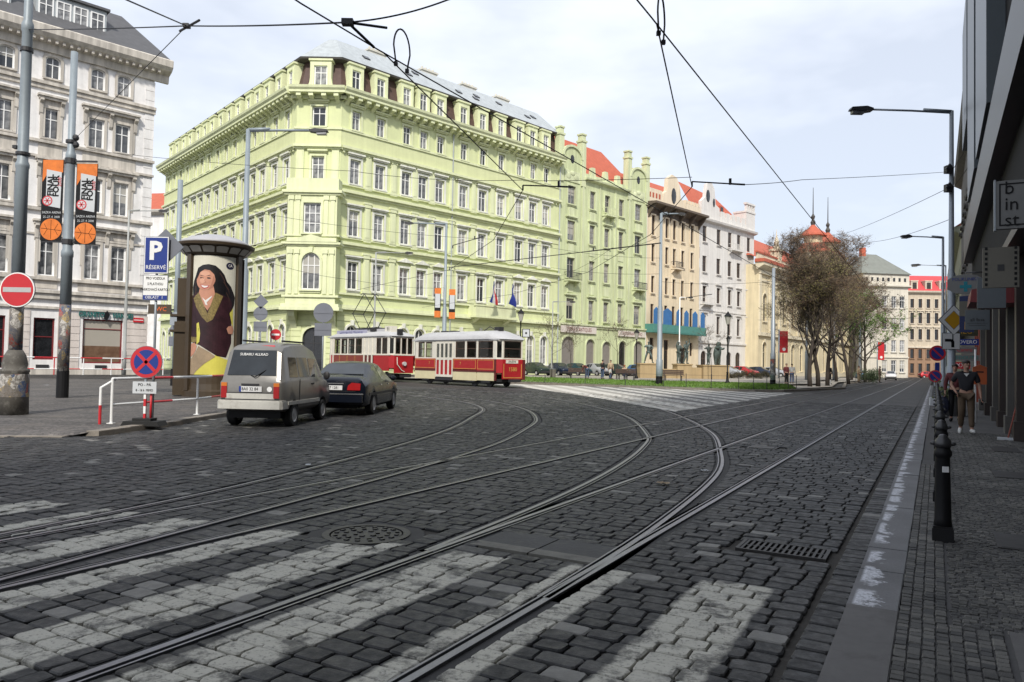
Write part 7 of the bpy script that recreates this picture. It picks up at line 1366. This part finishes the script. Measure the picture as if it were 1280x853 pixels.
me = skin_mesh([Vector(v) for v in V], E_, RD); me.materials.append(BRZ); put('statue', me, None, FM @ TR(9.35,.7,1.52) @ RZ(.4) @ Matrix.Scale(1.08, 4), 'bronze rearing bear at the right end of the fountain wall', 'statue', FG)
# ================================================================ TREES
BARK = mat('dark bark', (.045,.035,.028), .9, .3, 4, bump=.4, bscale=20); TWIG = mat('brown twigs', (.095,.07,.05), .9, .25, 3); BUDB = mat('brown buds', (.15,.095,.05), .8, .35, 1.2); BUDO = mat('ochre green buds', (.175,.155,.055), .8, .35, 1.2); LEAFG = mat('fresh green leaves', (.085,.16,.02), .7, .35, 1.0)
def tree(label, x, y, h, seed, leaf, lean=(0,0), twigs=1.0, nleaf=3.6, lsize=.075, z0=.2, r0=.20, first=.17, spread=.5, limbs=11, depth=5):
    rnd = random.Random(seed); t = thing('tree', label, 'tree', TR(x, y, z0)); tr = MB(); cw = MB(); ends = []
    def branch(p, d, L, r, lv):
        n = 8 if lv == 0 else (4 if lv == 1 else 3); pts = [p]; c = p; dd = d; w0 = .06 if lv == 0 else .14
        for i in range(n):
            dd = (dd+Vector((rnd.gauss(0,w0), rnd.gauss(0,w0), rnd.gauss(.05,.07)))).normalized(); c = c+dd*(L/n); pts.append(c)
        rr = [max(r*(1-(.8 if lv == 0 else .5)*i/n), .006) for i in range(n+1)]; (tr if lv < 3 else cw).tube(pts, rr, 8 if lv == 0 else (5 if lv < 3 else 3), 0, lv < 2)
        if lv >= 2: ends.extend(pts[1:])
        if lv >= depth: return
        k = limbs if lv == 0 else (4 if lv == 1 else 3)
        for j in range(k):
            f = first+(1-first)*(j+.5)/k if lv == 0 else .35+.65*(j+1)/k; f = min(f, 1.0); i = min(int(f*n), n-1); q0 = pts[i].lerp(pts[i+1], f*n-i); a = j*2.4+rnd.uniform(-.5,.5); ax_ = dd.orthogonal().normalized(); ax_.rotate(Matrix.Rotation(a, 3, dd)); nd = (dd+ax_*spread*rnd.uniform(.8,1.5)*(2.0-f if lv == 0 else 1)+Vector((0,0,.12))).normalized()
            branch(q0, nd, h*.36*(1.15-.65*f)*rnd.uniform(.85,1.15) if lv == 0 else L*rnd.uniform(.52,.72), max(rr[i]*rnd.uniform(.45,.6), .009), lv+1)
    branch(Vector((0,0,-.1)), Vector((lean[0], lean[1], 1)).normalized(), h*.85, r0, 0)
    
    for _ in range(int(len(ends)*2.2*twigs)):
        p = rnd.choice(ends); a = Vector((rnd.gauss(0,.6), rnd.gauss(0,.6), rnd.gauss(.25,.5))).normalized()*rnd.uniform(.25,.7)*min(1,h/10); b_ = a.orthogonal().normalized()*.012; cw.add([p-b_, p+b_, p+a], [(0,1,2)])
    tr.build('trunk', BARK, t, None, True, flip=False); random.seed(seed); cw.m = [0]*len(cw.f); n0 = len(cw.f); leafcloud(cw, ends, int(len(ends)*nleaf*.5), .16, lsize); cw.m = [0]*n0+[1]*(len(cw.f)-n0); cw.build('crown', [TWIG, leaf], t, flip=False); return t
tree('bare budding tree with a forked trunk, leftmost of the trees beside the street', 24.2, 61.0, 9.4, 3, BUDO, (-.02,0)); tree('tall bare brown tree second from the left beside the street', 25.2, 61.8, 11.0, 5, BUDB, (.0,0)); tree('tall bare brown tree with an upright trunk, third from the left', 27.3, 65, 11.4, 8, BUDB, (.05,0)); tree('slightly leaning bare brown tree, fourth from the left', 34.5, 77, 12.2, 13, BUDB, (-.05,0)); tree('bushy tree with fresh green leaves, rightmost of the street trees', 42.3, 90, 9.5, 21, LEAFG, (0,0), nleaf=4, lsize=.16, first=.2, depth=4, spread=.6)
tree('bare brown tree behind the fourth one, partly hidden', 38.0, 88, 12.0, 34, BUDO, (.03,0)); tree('bare brown tree farthest back among the street trees', 47, 104, 12.5, 55, BUDB, (0,0), lsize=.09)
for i, (x, y, lb) in enumerate(((3.7, 69.5, 'thin leafless sapling left of the benches'), (5.8, 73, 'thin leafless sapling behind the leftmost bench'), (9.9, 71, 'thin leafless sapling before the green building arches'), (21.3, 80, 'thin young tree before the white building'))): tree(lb, x, y, 5.4, 70+i, BUDO, (0,0), nleaf=.8, lsize=.05, z0=.3, r0=.05, first=.45, spread=.6, limbs=6, depth=3)
for i, (x, y) in enumerate(((41.2,86.8),(44.5,93))):
    t = thing('shrub', ('rounded dark green shrub at the foot of the green leafed tree', 'dark green shrub farther along the pavement edge')[i], 'shrub', TR(x, y, .2)); q = MB(); pts = [(random.gauss(0,.55), random.gauss(0,.5), .3+abs(random.gauss(0,.5))) for _ in range(40)]; leafcloud(q, pts, 1500, .2, .09); q.build('foliage', mat('dark shrub leaves', (.035,.055,.02), .8, .3, 3), t, flip=False); q = MB(); [q.tube([(0,0,0),(random.gauss(0,.3),random.gauss(0,.3),.9)], .02, 4) for _ in range(6)]; q.build('stems', BARK, t)
# red banners near the hall
for (lb, x, y, z0, z1) in (('red vertical banner on a post far down the street beside the green tree', 61.9, 126, 3.3, 6.3), ('red hanging banner in front of the hall behind the left trees', 35.1, 97, 3.6, 6.4)):
    t = thing('red_banner', lb, 'banner', TR(x, y, 0)); tubeobj('post', [(-.65,0,0),(-.65,0,z1+.2)], .10, STEEL, t); q = MB(); q.box(-.55,.5,-.03,.03,z0,z1); q.build('cloth', RED, t); q = MB(); q.disc(.22,16,-.04,-.03,0,0,z0+.45); q.build('emblem', WHITE, t)
# ================================================================ OVERHEAD WIRES
WIRE = mat('overhead wire', (.008,.008,.009), .6, .1)
def wire(label, pts, r=.012, sag=0.0, nm='contact_wire', n=12):
    P = []
    for a, b in zip(pts, pts[1:]):
        a, b = Vector(a), Vector(b); k = max(1, n)
        P += [a.lerp(b, i/k)-Vector((0,0,sag*4*(i/k)*(1-i/k))) for i in range(k)]
    P.append(Vector(pts[-1])); q = MB(); q.tube(P, r, 5); return q.build(nm, WIRE, None, label=label, cat='wire')
def cw_line(label, pts, r=.010, z=5.6): return wire(label, [ST(s_, t_, z) for s_, t_ in pts], r, 0, n=1)
cw_line('overhead wire above the straight track nearest the right kerb', [(-4,2.95),(8.2,2.86),(23.6,2.9),(60,2.95),(160,2.95)])
cw_line('overhead wire branching left over the curve by the drain grate', [(8.4,2.86),(16.5,4.75),(22,7.6),(30,13.2),(38,21.5),(45,33)])
cw_line('overhead wire above the left straight track', [(-4,5.4),(6.1,6.25),(7.5,6.28),(20,6.2),(60,6.2),(160,6.2)]); cw_line('overhead wire branching left over the curve by the manhole', [(7.6,6.28),(15.2,8.35),(21,12.6),(27,18.4),(33,29)])
def loop(label, s_, t_, dt):
    p = ST(s_, t_, 5.6); d = (SE*.55+SQ*dt); q = MB(); pts = [p+d*f+Vector((0,0,h)) for f, h in [(0,0),(-.04,.1)]+[(.25-.36*math.cos(math.pi*i/12), .24+.28*math.sin(math.pi*i/12)) for i in range(13)]+[(.54,.1),(.5,0)]]; q.tube(pts, .012, 6); t = thing('wire_loop', label, 'wire'); q.build('loop', WIRE, t); q = MB(); [q.cbox(*(p+d*f), .05,.05,.05) for f in (0,.5)]; q.build('clamp', DARK, t)
loop('black bent loop on the left overhead wire fork', 7.95, 6.36, .04); loop('black bent loop on the right overhead wire fork', 8.65, 2.92, .06)
def bar(label, a, b):
    t = thing('pull_off_arm', label, 'wire arm'); a, b = Vector(a), Vector(b); q = MB(); q.tube([a, a.lerp(b,.7)], .016, 6); q.tube([a.lerp(b,.7), b], .022, 6); q.build('arm', WIRE, t); m_ = a.lerp(b,.72); q = MB(); q.cbox(m_.x, m_.y, m_.z+.05, .05, .05, .14); q.tube([a, a+Vector((0,0,-.12))], .02, 5); q.build('insulator', DARK, t)
c1, c2 = ST(16.5,4.75,5.72), ST(15.2,8.35,5.72)
bar('black pull off arm right of the leaf green gable', c2, at(716,234,17.0)); bar('black pull off arm before the white building gable', c1, at(931,231,16.9))
bar('black pull off arm lower left of the apricot building', ST(27,18.4,5.7), at(826,304,27)); bar('black pull off arm in front of the lime green facade', at(566,307,30), at(604,296,30)); bar('small black pull off arm near the lanterns', at(858,372,40), at(890,368,40))
PA = Vector((-12.47,18.9,9.85)); PB = Vector((-15.8,26.7,9.3)); PR_ = Vector((*ST(34.7,-.55)[:2], 9.6)); k1 = ST(6.9,6.28,5.72); mid = PA.lerp(k1, .672)
wire('thick span wire from the left edge pole to the clamp over the track', [PA, mid, k1], .012, .02, 'span_wire'); wire('thick span wire rising right from the clamp over the track', [k1, at(560,0,9.3), (9.0, 9.8, 9.5)], .011, .05, 'span_wire'); wire('thin wire from the banner pole up to the span wire', [PB, mid], .008, 0, 'span_wire'); wire('thick wire crossing the top left corner', [mid, at(140,-8,8.5), (-5.5, 4.0, 9)], .011, 0, 'span_wire')
q = MB(); q.cbox(*k1, .14,.09,.07); q.tube([k1, k1+Vector((.45,.2,.03))], .016, 6); q.tube([k1, ST(7.4,6.28,5.6)], .018, 6); q.build('wire_clamp', DARK, None, label='black wire clamp where the span wire meets the left overhead wire', cat='clamp'); q = MB(); q.cbox(*mid, .1,.1,.06); q.tube([mid-Vector((.2,-.2,0)), mid+Vector((.35,-.33,-.05))], .02, 6); q.build('wire_clamp', DARK, None, label='black wire clamp above the left pale building', cat='clamp')
wire('long thin span wire across the lime green facade to the first arm', [PB-Vector((0,0,.3)), at(440,214,21), c2+Vector((0,0,.12))], .007, .1, 'span_wire'); wire('thin span wire between the two curve arms', [c2+Vector((0,0,.1)), c1+Vector((0,0,.1))], .007, .02, 'span_wire'); wire('thin span wire from the right arm to the lamp post', [at(931,231,16.9), at(1002,225,21), PR_], .008, .02, 'span_wire')
P3 = at(316,265,40); wire('thin span wire from the lamp by the column to the lawn pole', [P3, at(640,300,48), Vector((11.2,57,9.8))], .010, .3, 'span_wire'); wire('thin wire from the lamp by the column across the trams', [at(312,320,40), at(440,350,46), at(556,360,66)], .010, .2, 'span_wire'); wire('thin wire between the tram lamp and the lawn pole', [at(556,345,66), at(690,335,60), Vector((11.2,57,8.6))], .012, .2, 'span_wire')
wire('upper thin wire from the lamp post towards the hall roof', [PR_-Vector((0,0,.6)), at(1060,291,60), at(1000,298,85)], .012, .1, 'span_wire'); wire('lower thin wire from the lamp post towards the trees', [PR_-Vector((0,0,1.9)), at(1085,303,60), at(966,345,57)], .012, .2, 'span_wire'); wire('thin wire from the lamp post into the right hand building', [PR_, ST(30,-1.3,9.9)], .012, 0, 'span_wire'); wire('second thin wire from the lamp post into the right hand building', [PR_-Vector((0,0,.75)), ST(30,-1.3,9.1)], .012, 0, 'span_wire')
wire('thin wire from the lawn pole to the lawn tip pole', [Vector((11.2,57,8.0)), Vector((19.8,57,8.2))], .012, .2, 'span_wire'); wire('thin wire from the lawn pole towards the leaf green building', [Vector((11.2,57,11.5)), at(765,310,70), at(700,345,86)], .014, .3, 'span_wire')
for k, (zz, lb) in enumerate(((9.65, 'upper dark insulator box on the tall lamp post'), (8.9, 'lower dark insulator box on the tall lamp post'))): q = MB(); x, y = ST(34.7,-.55)[:2]; q.cbox(x-.2, y-.1, zz, .22, .22, .3); q.prism([(x-.36,zz),(x-.2,zz+.22),(x-.04,zz)], y-.25, y-.15); q.build('insulator_box', DARK, None, label=lb, cat='insulator')
cw_line('distant overhead wire crossing above the end of the street', [(120,-2),(120,24)], .02, 9.0)
for lb, x, y, mt, sz in (('rusty brown scrap of card lying on the setts between the curving rails', 829, 606, BEI, .17), ('white paper scrap lying on the setts near the fork of the rails', 880, 590, PANW, .12), ('small white paper scrap on the setts left of the manhole', 385, 583, PANW, .10), ('pale crumpled paper on the left pavement before the banner pole', 58, 484, PANW, .2)):
    d = fw + rt*((x-640)/FPX) - up*((y-426.5)/FPX); p = Vector((0,0,EYE)) + d*(-EYE/d.z); q = MB(); n = 5
    for i in range(n):
        for j in range(3): u, v = i/n-.5, j/3-.5; hh = lambda a, b: .012+.018*abs(math.sin(a*9+b*5)); q.add([(u*sz,v*sz*.7,hh(u,v)), ((u+1/n)*sz,v*sz*.7,hh(u+1/n,v)), ((u+1/n)*sz,(v+1/3)*sz*.7,hh(u+1/n,v+1/3)), (u*sz,(v+1/3)*sz*.7,hh(u,v+1/3))], [(0,1,2,3)])
    q.build('paper_scrap', mt, None, TR(p.x, p.y, .075 if x == 58 else .004) @ RZ(x), flip=False, label=lb, cat='litter')
